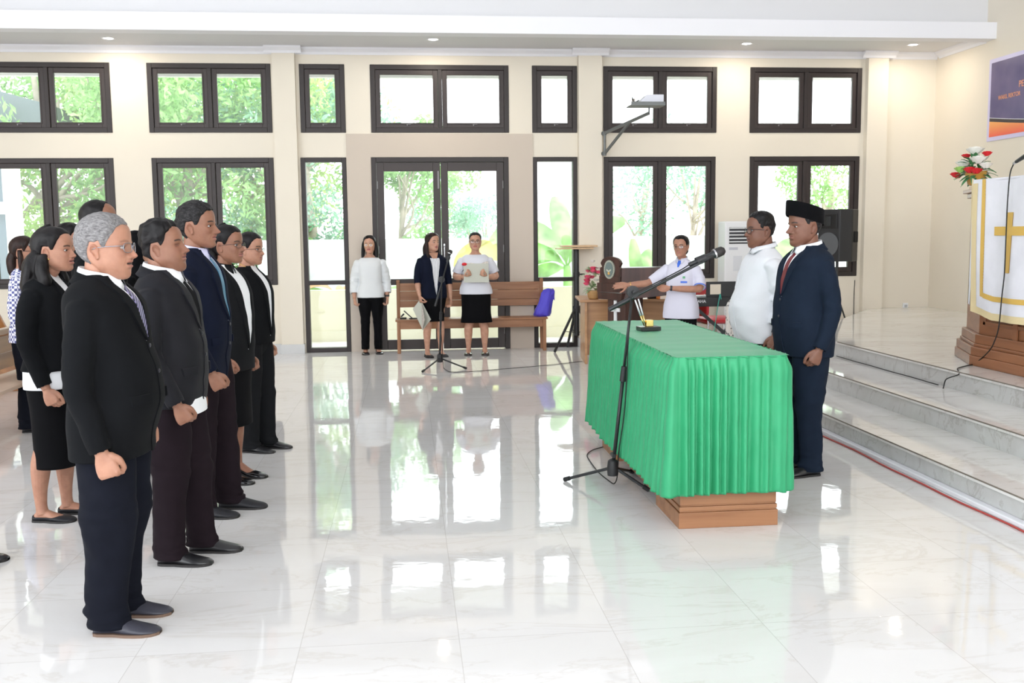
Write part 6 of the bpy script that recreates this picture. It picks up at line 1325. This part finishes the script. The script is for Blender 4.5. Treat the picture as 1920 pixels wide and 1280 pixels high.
# 6 woman, second row
r, P = person('long-haired person in a cropped black blazer, white top and black skirt at the left', (-1.935, 5.60, 0), math.radians(-8), 1.575, skin='tan', voxel=.003, girth=1.0, mouth=.35, fat=.5, jaw=.95, hs=1.10, nosew=1.15, nose=1.0, neck=.050, hy=.060, lips=1.3, lipc=1., shoulder=.9, handR='soft', armR=[(.160, -.012, 1.34), (.190, -.04, 1.23), (.205, -.045, 1.10), (.212, .0, .95), (.205, .05, .81)], footy=(-.07, .0), brow=.4, legk=1.05, tilt=.05)
hair(P, HM['black'], [.196, .196, .186, .160, .118], .013, .001, 60, seed=2, back=.012)
m_ = MB(); lock(m_, P, [(0, -.085, .12), (0, -.125, .06), (0, -.125, -.01), (0, -.120, -.08), (0, -.115, -.13)], [.055, .082, .088, .085, .02], .55, ref=(1, 0, 0))
for k, (x, y, zz) in enumerate(((.055, -.055, -.10), (.075, -.03, -.08), (-.055, -.055, -.10), (.03, -.12, -.15), (-.03, -.12, -.15), (.078, -.01, -.06), (-.078, -.01, -.06))): lock(m_, P, [(x*.9, y*.6-.03, .10), (x*1.15, y-.025, .02), (x*1.25, y-.01, zz*.7), (x*1.1, y-.02, zz-.03)], [.03, .036, .034, .014], .8)
lock(m_, P, [(.03, -.08, .12), (.06, -.11, .04), (.07, -.13, -.05), (.055, -.15, -.15)], [.04, .055, .055, .015], .8); lock(m_, P, [(.0, -.08, .12), (.02, -.13, .04), (.02, -.15, -.06), (.02, -.165, -.17)], [.04, .06, .06, .02], .9)
for c_, r_b in (((0, -.115, .03), .085), ((0, -.14, -.06), .08), ((.02, -.15, -.12), .055), ((.065, -.07, .02), .04), ((-.065, -.07, .02), .04), ((.07, -.085, -.05), .05), ((-.07, -.085, -.05), .05)): m_.ball(tuple(xf(P['_H'], c_)), r_b, 18, 12)
for v_ in m_.v: v_ += .004*noise3(v_*np.array([1, 1, .5]), 60, 3)[:, None]
remesh('hair_length', m_, [HM['black']], .006, P['_root'], 5, .6); m_ = MB(); [m_.ball(tuple(xf(P['_H'], (x, -.115, .125+.01*k))), .013, 8, 6) for k, x in enumerate((-.03, 0, .03, .04))]; m_.build('hair_clip', M_PATENT, r, smooth=True); earring(P)
blouse = MB(); Lb = Loft([(.80, .204, .140, .152), (.90, .196, .134, .148), (1.05, .155, .108, .10), (1.2, .158, .115, .10), (1.33, .15, .095, .10), (1.42, .10, .05, .075, -.015), (1.45, .075, .05, .06, -.02)], amp=.004, seed=4); Lb.mesh(blouse); blouse.build('white_top', M_SHIRT, r, smooth=True)
WJ2 = [(.90, .200, .138, .155), (.98, .176, .124, .135)]+WJ[2:]; suit_jacket(P, C_BLACK, M_SHIRT, None, lady=True, button=1.08, hem=.90, rowsx=WJ2, vw=.055, lapel=.045, pocket=False, nbut=0, sleeve=.97, seed=14, g=1.05); skirt(P, C_BLK, .325, .165, seed=6, top=.98); shoes(P, M_SUEDE, 'flat')
# 7 tall man behind
r, P = person('tall dark-haired person in a black suit standing behind the grey-haired one', (-1.89, 6.35, 0), math.radians(0), 1.755, skin='brown', voxel=.005, girth=1.08, hs=1.06, mouth=.2); hair(P, HM['black'], [.212, .214, .206, .185, .13], .009, .001, 80)
suit_jacket(P, C_BLACK, seed=15, tie=T_BLK, hem=.78); collar(P, M_SHIRT); jacket_collar(P, C_BLACK); trousers(P, C_GREYB); shoes(P)
# 8
r, P = person('short-haired person with dark glasses, head just left of the grey-haired one', (-2.80, 8.60, 0), math.radians(0), 1.645, skin='tan', voxel=.006, girth=1.0, hs=1.06); hair(P, HM['black'], [.19, .19, .182, .16, .12], .013, .002, 80, top=.5); glasses(P, M_FRAME, w=.025, h=.016, r=.002)
suit_jacket(P, C_GREYB, seed=16, hem=.78); collar(P, M_SHIRT); jacket_collar(P, C_GREYB); trousers(P, C_BLK); shoes(P)
# 9 checked shirt
m, N, Lk, b = new_mat('blue_white_check'); tc = N.new('ShaderNodeTexCoord'); ck = N.new('ShaderNodeTexChecker'); ck.inputs['Scale'].default_value = 46; ck.inputs[1].default_value = (.80, .80, .88, 1); ck.inputs[2].default_value = (.10, .11, .28, 1); Lk.new(tc.outputs['Object'], ck.inputs['Vector']); Lk.new(ck.outputs[0], b.inputs['Base Color']); b.inputs['Roughness'].default_value = .8; C_CHECK = m
r, P = person('person with long brown hair and blue and white checked shirt at the left edge', (-3.04, 8.25, 0), math.radians(6), 1.54, skin='tan', voxel=.006, girth=.95, hs=1.08, shoulder=.88); hair(P, HM['brown'], [.195, .195, .186, .16, .118], .014, .001, 60); glasses(P, M_FRAME, w=.028, h=.02, r=.0018)
m_ = MB(); lock(m_, P, [(0, -.07, .12), (0, -.095, .04), (0, -.09, -.04), (0, -.08, -.10)], [.06, .075, .07, .03], .7); lock(m_, P, [(.07, -.02, .13), (.078, -.015, .04), (.07, -.02, -.05)], [.022, .026, .012], .9); lock(m_, P, [(-.07, -.02, .13), (-.078, -.015, .04), (-.07, -.02, -.05)], [.022, .026, .012], .9); m_.build('hair_length', HM['brown'], r, smooth=True)
def top_garment(P, rows, mt, name='shirt', sl=.95, r_=(.062, .058, .052, .048, .040), amp=.004, seed=0, g=1., puff=1., vox=.007, belly=0., bz=1.05, hem=None):
    L = Loft(scale_rows(rows, g*P.get('girth', 1.), belly, bz, hem), n=2.4, amp=amp, fold=26, seed=seed, vert=.3); mb = MB(); L.mesh(mb, nz=80); sleeves(P, mb, r=r_, upto=sl, puff=puff, amp=amp, seed=seed)
    return L, remesh(name, mb, [mt], vox, P['_root'], 3, .6)
BL = [(.80, .202, .138, .152), (.92, .194, .132, .146), (1.06, .160, .112, .105), (1.18, .160, .122, .105), (1.28, .165, .122, .108), (1.345, .162, .10, .105), (1.385, .150, .082, .098, -.008), (1.412, .125, .066, .085, -.014), (1.432, .095, .055, .07, -.018), (1.448, .074, .052, .058, -.02)]
BLW = BL[:-2]
top_garment(P, BL, C_CHECK); trousers(P, C_NTR); shoes(P)
# 10 black head scarf
r, P = person('person in a black headscarf behind the first two of the front row', (-1.95, 7.40, 0), math.radians(0), 1.58, skin='light', voxel=.006, girth=1., noears=True, shoulder=.9)
m_ = MB(); th = np.linspace(0, 2*PI, 90, endpoint=False); z = np.linspace(.02, .2345, 60); T, Z = np.meshgrid(th, z); G = head_pt(T, Z, P, False); ang = np.abs(np.degrees(np.arctan2(np.sin(T), np.cos(T)))); msk = np.maximum(sstep(42, 56, ang), sstep(.165, .18, Z)); Nn = G-np.array([0, -.012, .12]); Nn /= np.linalg.norm(Nn, axis=-1)[..., None]; G = G+Nn*(-.012+msk*.030)[..., None]; m_.grid(xf(P['_H'], G), True, True, True)
Ls = Loft([(1.30, .19, .12, .13), (1.38, .17, .10, .12), (1.44, .12, .085, .10), (1.50, .09, .075, .09), (1.56, .085, .062, .09, -.01)], amp=.006, seed=3); Ls.mesh(m_); m_.build('headscarf', C_BLK, r, smooth=True)
top_garment(P, BL, C_BLK, 'dress_top', seed=2); skirt(P, C_BLK, .12, .18); shoes(P)
# 11 partly outside the left edge
r, P = person('person in a white tunic, mostly outside the picture at the left edge', (-2.13, 4.78, 0), math.radians(0), 1.56, skin='tan', voxel=.006, girth=1.08, armR=[(.165, -.012, 1.34), (.195, 0, 1.23), (.205, .03, 1.10), (.20, .10, .98), (.19, .15, .86)], armL='side', handR='soft')
hair(P, HM['black'], None, .012); top_garment(P, BL, C_WHT, 'tunic', belly=.03, hem=.62, seed=3); trousers(P, C_BLK, rh=.07); shoes(P, M_LEATHER)
# ---- women singing by the door (they face the camera, rotated a little to the right)
def singer(label, px, py, rz, h, **k): q = onZ(px, py); return person(label, (float(q[0]), float(q[1]), 0), math.radians(rz), h, voxel=.0045, **k)
r, P = singer('leftmost of the three singers, person in a white blouse and black trousers', 698, 662.5, -84, 1.515, skin='light', hs=1.10, mouth=.45, fat=.3, jaw=.93, neck=.047, nose=.85, shoulder=.88, handR='soft', handL='soft', lipc=1., lips=1.1, brow=.3, yaw=.25, girth=.98, stance=.095)
hair(P, HM['black'], [.200, .194, .182, .155, .115], .012, .001); m_ = MB()
for s in (1, -1): lock(m_, P, [(s*.05, .02, .20), (s*.083, .0, .13), (s*.088, -.008, .05), (s*.092, .0, -.02), (s*.105, .02, -.05)], [.012, .022, .028, .026, .006], .7)
lock(m_, P, [(0, -.08, .12), (0, -.10, .05), (0, -.10, -.01), (0, -.11, -.05)], [.06, .08, .08, .04], .6); m_.build('hair_length', HM['black'], r, smooth=True); glasses(P, M_GOLD, w=.025, h=.018, r=.001)
top_garment(P, BLW, C_WHT, 'blouse', sl=.86, r_=(.062, .066, .066, .062, .056), hem=.83, seed=6, amp=.006, g=1.04); trousers(P, C_BLK, rh=.062, rk=.068, seed=3, amp=.003, brk=False, hem=.07, top=.98); shoes(P, M_PATENT, 'flat')
m_ = MB(); w_ = P['_arms'][-1][-1]; m_.tube([w_+[0, 0, .02], w_+[0, 0, .045]], .031, 16); m_.build('wristwatch', M_BLACKPL, r, smooth=True, auto=.6)
# blazer woman
r, P = singer('middle singer, person in a navy blazer and striped blouse holding a folder low', 815, 668, -74, 1.545, skin='light', hs=1.08, mouth=.6, fat=.2, jaw=.92, neck=.046, nose=.85, shoulder=.9, handR='hold', handL='relaxed', lipc=1., yaw=-.35, girth=.97, stance=.10, brow=.3, tilt=.03, armR=[(.160, -.012, 1.34), (.195, -.03, 1.23), (.215, -.03, 1.11), (.225, .0, .98), (.215, .04, .86)])
hair(P, HM['brown'], [.196, .192, .180, .155, .115], .012, .001); m_ = MB()
for s in (1, -1): lock(m_, P, [(s*.05, .01, .20), (s*.082, -.01, .13), (s*.086, -.015, .05), (s*.084, .0, -.04), (s*.085, .02, -.09)], [.012, .020, .024, .022, .006], .7)
lock(m_, P, [(0, -.08, .12), (0, -.105, .04), (0, -.11, -.04), (0, -.11, -.10)], [.06, .078, .07, .03], .55); m_.build('hair_length', HM['brown'], r, smooth=True)
M_STRIPE = tie_mat('black_striped_blouse', (.05, .05, .07), (.84, .85, .88), 14, 0.)
for nd in M_STRIPE.node_tree.nodes:
    if nd.type == 'VALTORGB': nd.color_ramp.elements[1].position = .10; nd.color_ramp.elements[0].position = 0
Lb = Loft([(.84, .165, .120, .12), (1.0, .15, .108, .10), (1.2, .15, .12, .10), (1.33, .15, .10, .10), (1.42, .10, .05, .07, -.015)], amp=.003); m_ = MB(); Lb.mesh(m_); m_.build('blouse', M_STRIPE, r, smooth=True)
L, j = suit_jacket(P, C_NAVY, M_STRIPE, None, lady=True, button=.86, hem=.82, rowsx=WJ, vw=.068, lapel=.05, pocket=False, nbut=0, sleeve=.66, seed=17, g=1.05, top=1.38); skirt(P, C_BLK, .50, .150, seed=8, top=.98); shoes(P, M_SUEDE, 'flat')
pk = MB(); zz = np.linspace(1.375, 1.455, 8); patch(pk, L, zz, -np.linspace(.03, .07, 8), np.linspace(.03, .07, 8), .001, .003, 8); pk.build('neckline', SK['light'], r)
M_FOLD = mat('grey_green_card', (.52, .53, .46), .6); M_PRINT = mat('printed_floral_card', (.60, .55, .50), .6, var=.35, vscale=60)
def to_world(P, v): return np.array(P['_root'].matrix_world@Vector(v)) if False else None
def place_local(P, v):
    rt = P['_root']; s_ = rt.scale[0]; a = rt.rotation_euler[2]; x, y, z = [c*s_ for c in v]; return (rt.location[0]+x*math.cos(a)-y*math.sin(a), rt.location[1]+x*math.sin(a)+y*math.cos(a), rt.location[2]+z), a
hR = P['_arms'][1][-1]; pos, a = place_local(P, (hR[0]-.01, hR[1]+.01, hR[2]-.075)); fd = empty('music_folder', 'grey folder with printed cover hanging from the hand of the blazer wearer', 'folder', pos, a)
for s, mt, nm in ((1, M_FOLD, 'back_cover'), (-1, M_PRINT, 'front_cover')):
    m_ = MB(); ang = .30*s; Mr = Matrix.Rotation(ang+.25, 4, 'Z'); pts = [(-.0, .0, .03), (.0, .17, -.22), (.0, .03, -.36), (.0, -.13, -.10)]
    q = [np.array(Mr@Vector((x+s*.004, y, z))) for x, y, z in pts]; q2 = [np.array(Mr@Vector((x+s*.007, y, z))) for x, y, z in pts]; m_.add(q+q2, [(0, 1, 2, 3), (7, 6, 5, 4), (0, 4, 5, 1), (1, 5, 6, 2), (2, 6, 7, 3), (3, 7, 4, 0)]); m_.build(nm, mt, fd)
# folder-reading woman
r, P = singer('rightmost singer, person in glasses and white top reading from a held folder', 894, 664, -94, 1.55, skin='light', hs=1.08, mouth=.35, fat=.8, jaw=1.0, neck=.054, nose=.9, shoulder=.95, lipc=1., lips=1.15, yaw=.0, girth=1.12, stance=.115, brow=.4, legk=1.12, armk=1.2, handR='hold', handL='hold', armR=[(.175, -.010, 1.33), (.225, -.02, 1.22), (.275, -.01, 1.105), (.215, .10, 1.10), (.135, .185, 1.12)], armL=[(.175, -.010, 1.33), (.225, -.02, 1.22), (.275, -.01, 1.105), (.215, .10, 1.10), (.135, .185, 1.12)], bendR=(0, 0), tilt=-.02)
hair(P, HM['black'], [.196, .194, .184, .158, .12], .007, .001); m_ = MB(); lock(m_, P, [(0, -.09, .13), (0, -.125, .10), (0, -.12, .06)], [.03, .04, .02], 1.1); m_.build('hair_bun', HM['black'], r, smooth=True); glasses(P, M_FRAME, w=.027, h=.017, r=.0016)
top_garment(P, BLW, mat('white_jersey', (.72, .73, .80), .7, spec=.3), 'top', sl=.38, r_=(.060, .064, .060, .05, .04), hem=.86, seed=8, amp=.006, g=1.05, belly=.03, bz=1.12); skirt(P, C_BLK, .46, .180, seed=9, top=1.0, flare=.02); shoes(P, M_PATENT, 'flat')
pos, a = place_local(P, (0, .215, 1.115)); fo = empty('music_folder', 'open grey folder of sheet music held up before the woman in the white top', 'folder', pos, a)
for nm, mt, x0, x1, yaw_ in (('front_cover', M_FOLD, -.155, .155, 0), ):
    m_ = MB(); Mr = Matrix.Rotation(.35, 4, 'X'); m_.box(-.165, .150, .012, .016, -.085, .165, M=Mr); m_.build(nm, mt, fo)
m_ = MB(); m_.add([np.array(Matrix.Rotation(.35, 4, 'X')@Vector(v)) for v in ((-.16, .008, .13), (.15, .008, .17), (.15, -.06, .19), (-.10, -.07, .235), (-.16, -.02, .20))], [(0, 1, 2, 3, 4)]); m_.build('sheet_music', M_PRINT, fo)
pos, a = place_local(P, (.155, .17, 1.20)); rm = empty('corsage', 'red flower ornament on a dark stem held beside the folder', 'ornament', pos, a); m_ = MB(); m_.ball((0, 0, .075), .026, 14, 10, sq=(1.3, .8, .8)); m_.ball((-.03, 0, .02), .018, 10, 8); m_.build('red_head', M_RED, rm, smooth=True); m_ = MB(); m_.tube([(0, 0, .05), (-.02, .0, .03), (.03, 0, -.02), (.035, 0, -.12)], .004, 8, smooth=4); m_.build('stem', M_BLACKPL, rm, smooth=True)
# ---- conductor in polo shirt
q = onY(1276, 443, 9.7); r, P = person('person in a white polo shirt conducting with both arms out behind the green table', (float(q[0])+.01, 9.7, 0), math.radians(-128), 1.495, skin='tan', voxel=.0036, hs=1.06, mouth=.15, fat=0, jaw=.92, neck=.047, nose=.95, shoulder=.88, lipc=.8, girth=.98, handR='flat', handL='relaxed', yaw=-.05, brow=.4, lips=1.1,
    armR=[(.165, -.005, 1.34), (.26, .05, 1.25), (.37, .12, 1.175), (.46, .20, 1.165), (.545, .27, 1.16)], armL=[(.165, -.005, 1.34), (.215, -.01, 1.22), (.24, .05, 1.115), (.11, .17, 1.12), (-.04, .24, 1.13)], twistR=1.2, twistL=1.0)
hair(P, HM['black'], [.190, .196, .188, .160, .12], .010, .001); m_ = MB(); lock(m_, P, [(0, -.09, .11), (0, -.115, .07), (0, -.10, .03)], [.035, .045, .02], 1.2); m_.build('hair_bun', HM['black'], r, smooth=True); glasses(P, M_FRAME, w=.025, h=.014, r=.0016)
L, _o = top_garment(P, BL, C_POLO, 'polo_shirt', sl=.42, r_=(.062, .066, .064, .05, .04), hem=.775, seed=10, amp=.004, g=1.06); trousers(P, C_BLK, top=.98); shoes(P)
M_BLUE = mat('royal_blue_trim', (.05, .16, .72), .6); collar(P, C_POLO, r=.066, z=1.452, wing=.05, gap=16); 
pk = MB(); patch(pk, L, np.linspace(1.185, 1.205, 3), np.full(3, -.115), np.full(3, -.045), .003, .003, 8); pk.build('pocket_trim', M_BLUE, r); pk = MB(); patch(pk, L, np.linspace(1.235, 1.26, 3), np.full(3, -.095), np.full(3, -.07), .003, .002, 4); pk.build('embroidered_badge', mat('green_badge', (.12, .42, .20), .6), r)
pk = MB(); zz = np.linspace(1.36, 1.435, 8); patch(pk, L, zz, np.linspace(-.004, -.030, 8), np.linspace(.006, .034, 8), .004, .002, 5); pk.build('collar_lining', M_BLUE, r)
for s in (1, -1):
    pts = P['_arms'][s]; t_ = np.arange(5.); c = np.array([herm(t_, pts[:, k], np.array([1.58, 1.68])) for k in range(3)]).T; m_ = MB(); m_.tube(c, .069*1.01, 24, cap=False); 
    if s < 0: m_.build('sleeve_trim', M_BLUE, r, smooth=True)
w_ = P['_arms'][1][-1]; e_ = P['_arms'][1][-2]; m_ = MB(); u = (w_-e_)/np.linalg.norm(w_-e_); m_.tube([w_-u*.03, w_-u*.024], .033, 18, cap=False); m_.build('bracelet', M_GOLD, r, smooth=True); w_ = P['_arms'][-1][-1]; e_ = P['_arms'][-1][-2]; u = (w_-e_)/np.linalg.norm(w_-e_); m_ = MB(); m_.tube([w_-u*.03, w_-u*.008], .031, 18); m_.build('wristwatch', M_FRAME, r, smooth=True, auto=.6)
# ---- man in white shirt
r, P = person('stout person in glasses and a loose white shirt standing behind the table', (2.535, 6.90, 0), math.radians(180+3), 1.665, skin='deep', voxel=.003, hs=1.08, mouth=.35, fat=.7, jaw=1.04, neck=.062, nose=1.1, nosew=1.4, girth=1.08, handL='relaxed', handR='relaxed', hz=-.01, under=.8, lips=1.2, stance=.10,
    armL=[(.175, -.012, 1.335), (.212, -.04, 1.21), (.232, -.06, 1.08), (.240, -.04, .95), (.238, -.01, .83)])
hair(P, HM['black'], [.196, .198, .190, .170, .13], .004, .002, 120, seed=1, top=3.2); glasses(P, M_FRAME, w=.025, h=.018, r=.0017, squ=2.4)
MS = [(.78, .20, .14, .145), (.90, .20, .145, .145), (1.02, .192, .145, .13), (1.14, .188, .135, .122), (1.26, .192, .125, .128), (1.34, .190, .11, .128), (1.385, .178, .092, .118, -.006), (1.415, .150, .074, .104, -.012), (1.44, .115, .060, .088, -.018), (1.46, .085, .056, .07, -.02)]
M_WS = mat('white_linen', (.74, .75, .79), .75, spec=.2, bump=1.0, bscale=22); L, _o = top_garment(P, MS, M_WS, 'shirt', sl=.84, r_=(.074, .070, .064, .058, .054), belly=.062, bz=.99, hem=.765, seed=12, amp=.011, g=1.0, vox=.006); collar(P, M_WS, r=.067, z=1.462, h=.03, wing=.03, gap=4); trousers(P, C_BLK, top=.98); shoes(P)
pk = MB(); zz = np.linspace(1.16, 1.28, 8); patch(pk, L, zz, np.full(8, .06), np.full(8, .15), .001, .0025, 8); pk.build('chest_pocket', M_WS, r); pk = MB(); zz = np.linspace(.80, 1.44, 40); patch(pk, L, zz, np.full(40, -.016), np.full(40, .016), .0, .0025, 4); pk.build('placket', M_WS, r)
w_ = P['_arms'][-1][-1] if False else P['_arms'][1][-1]
for s in (1, -1):
    if s == -1:
        w_ = P['_arms'][s][-1]; e_ = P['_arms'][s][-2]; u = (w_-e_)/np.linalg.norm(w_-e_); m_ = MB(); m_.tube([w_-u*.045, w_-u*.018], .032, 18); m_.build('wristwatch', M_BLACKPL, r, smooth=True, auto=.6)
# ---- official with black cap
r, P = person('person in a dark blue suit, red tie and black velvet cap beside the table', (2.49, 6.0, 0), math.radians(180+8), 1.68, skin='deep', voxel=.0027, hs=1.10, mouth=0., fat=.4, jaw=1.02, stubble=.25, neck=.062, nose=1.25, nosew=1.45, girth=1.08, handL='soft', handR='fist', under=.4, lips=.8, stance=.10, footy=(-.05, .0), brow=1.5, hz=-.006, chin=.2, lipc=.5,
    armL=[(.172, -.012, 1.345), (.207, -.04, 1.23), (.235, -.05, 1.09), (.240, -.02, .95), (.235, .03, .83)])
hair(P, HM['salt'], [.215, .215, .210, .175, .125], .006, .001, 110)
# the cap: oval drum, taller at the front
m_ = MB(); a = np.linspace(0, 2*PI, 60, endpoint=False); rows = []
for z, k in ((.0, 1.0), (.01, 1.025), (.078, 1.02), (.088, .985), (.083, .90), (.070, .55), (.068, .05)):
    zz = z*(1+.0*np.cos(a)); rows.append(np.stack([.083*k*np.sin(a), -.010+.114*k*np.cos(a), .158+zz+.27*.114*k*np.cos(a)-.008], 1))
rows = [np.array(rows[0])*[.93, .93, 1]+[0, 0, .02]]+rows
M_VELV = cloth('black_velvet', (.006, .006, .008), .9, .5); m_.grid(xf(P['_H'], np.array(rows)), True, True, True); m_.build('velvet_cap', M_VELV, r, smooth=True, auto=.9)
suit_jacket(P, C_NAVY2, tie=T_RED, belly=.035, button=1.15, hem=.77, amp=.004, seed=18, g=1.03, vw=.060, tie_w=.034); collar(P, M_SHIRT, wing=.03); jacket_collar(P, C_NAVY2); trousers(P, C_NAVY2, rh=.068, rk=.082, seed=19, amp=.006, g=1.03); shoes(P, M_LEATHER)
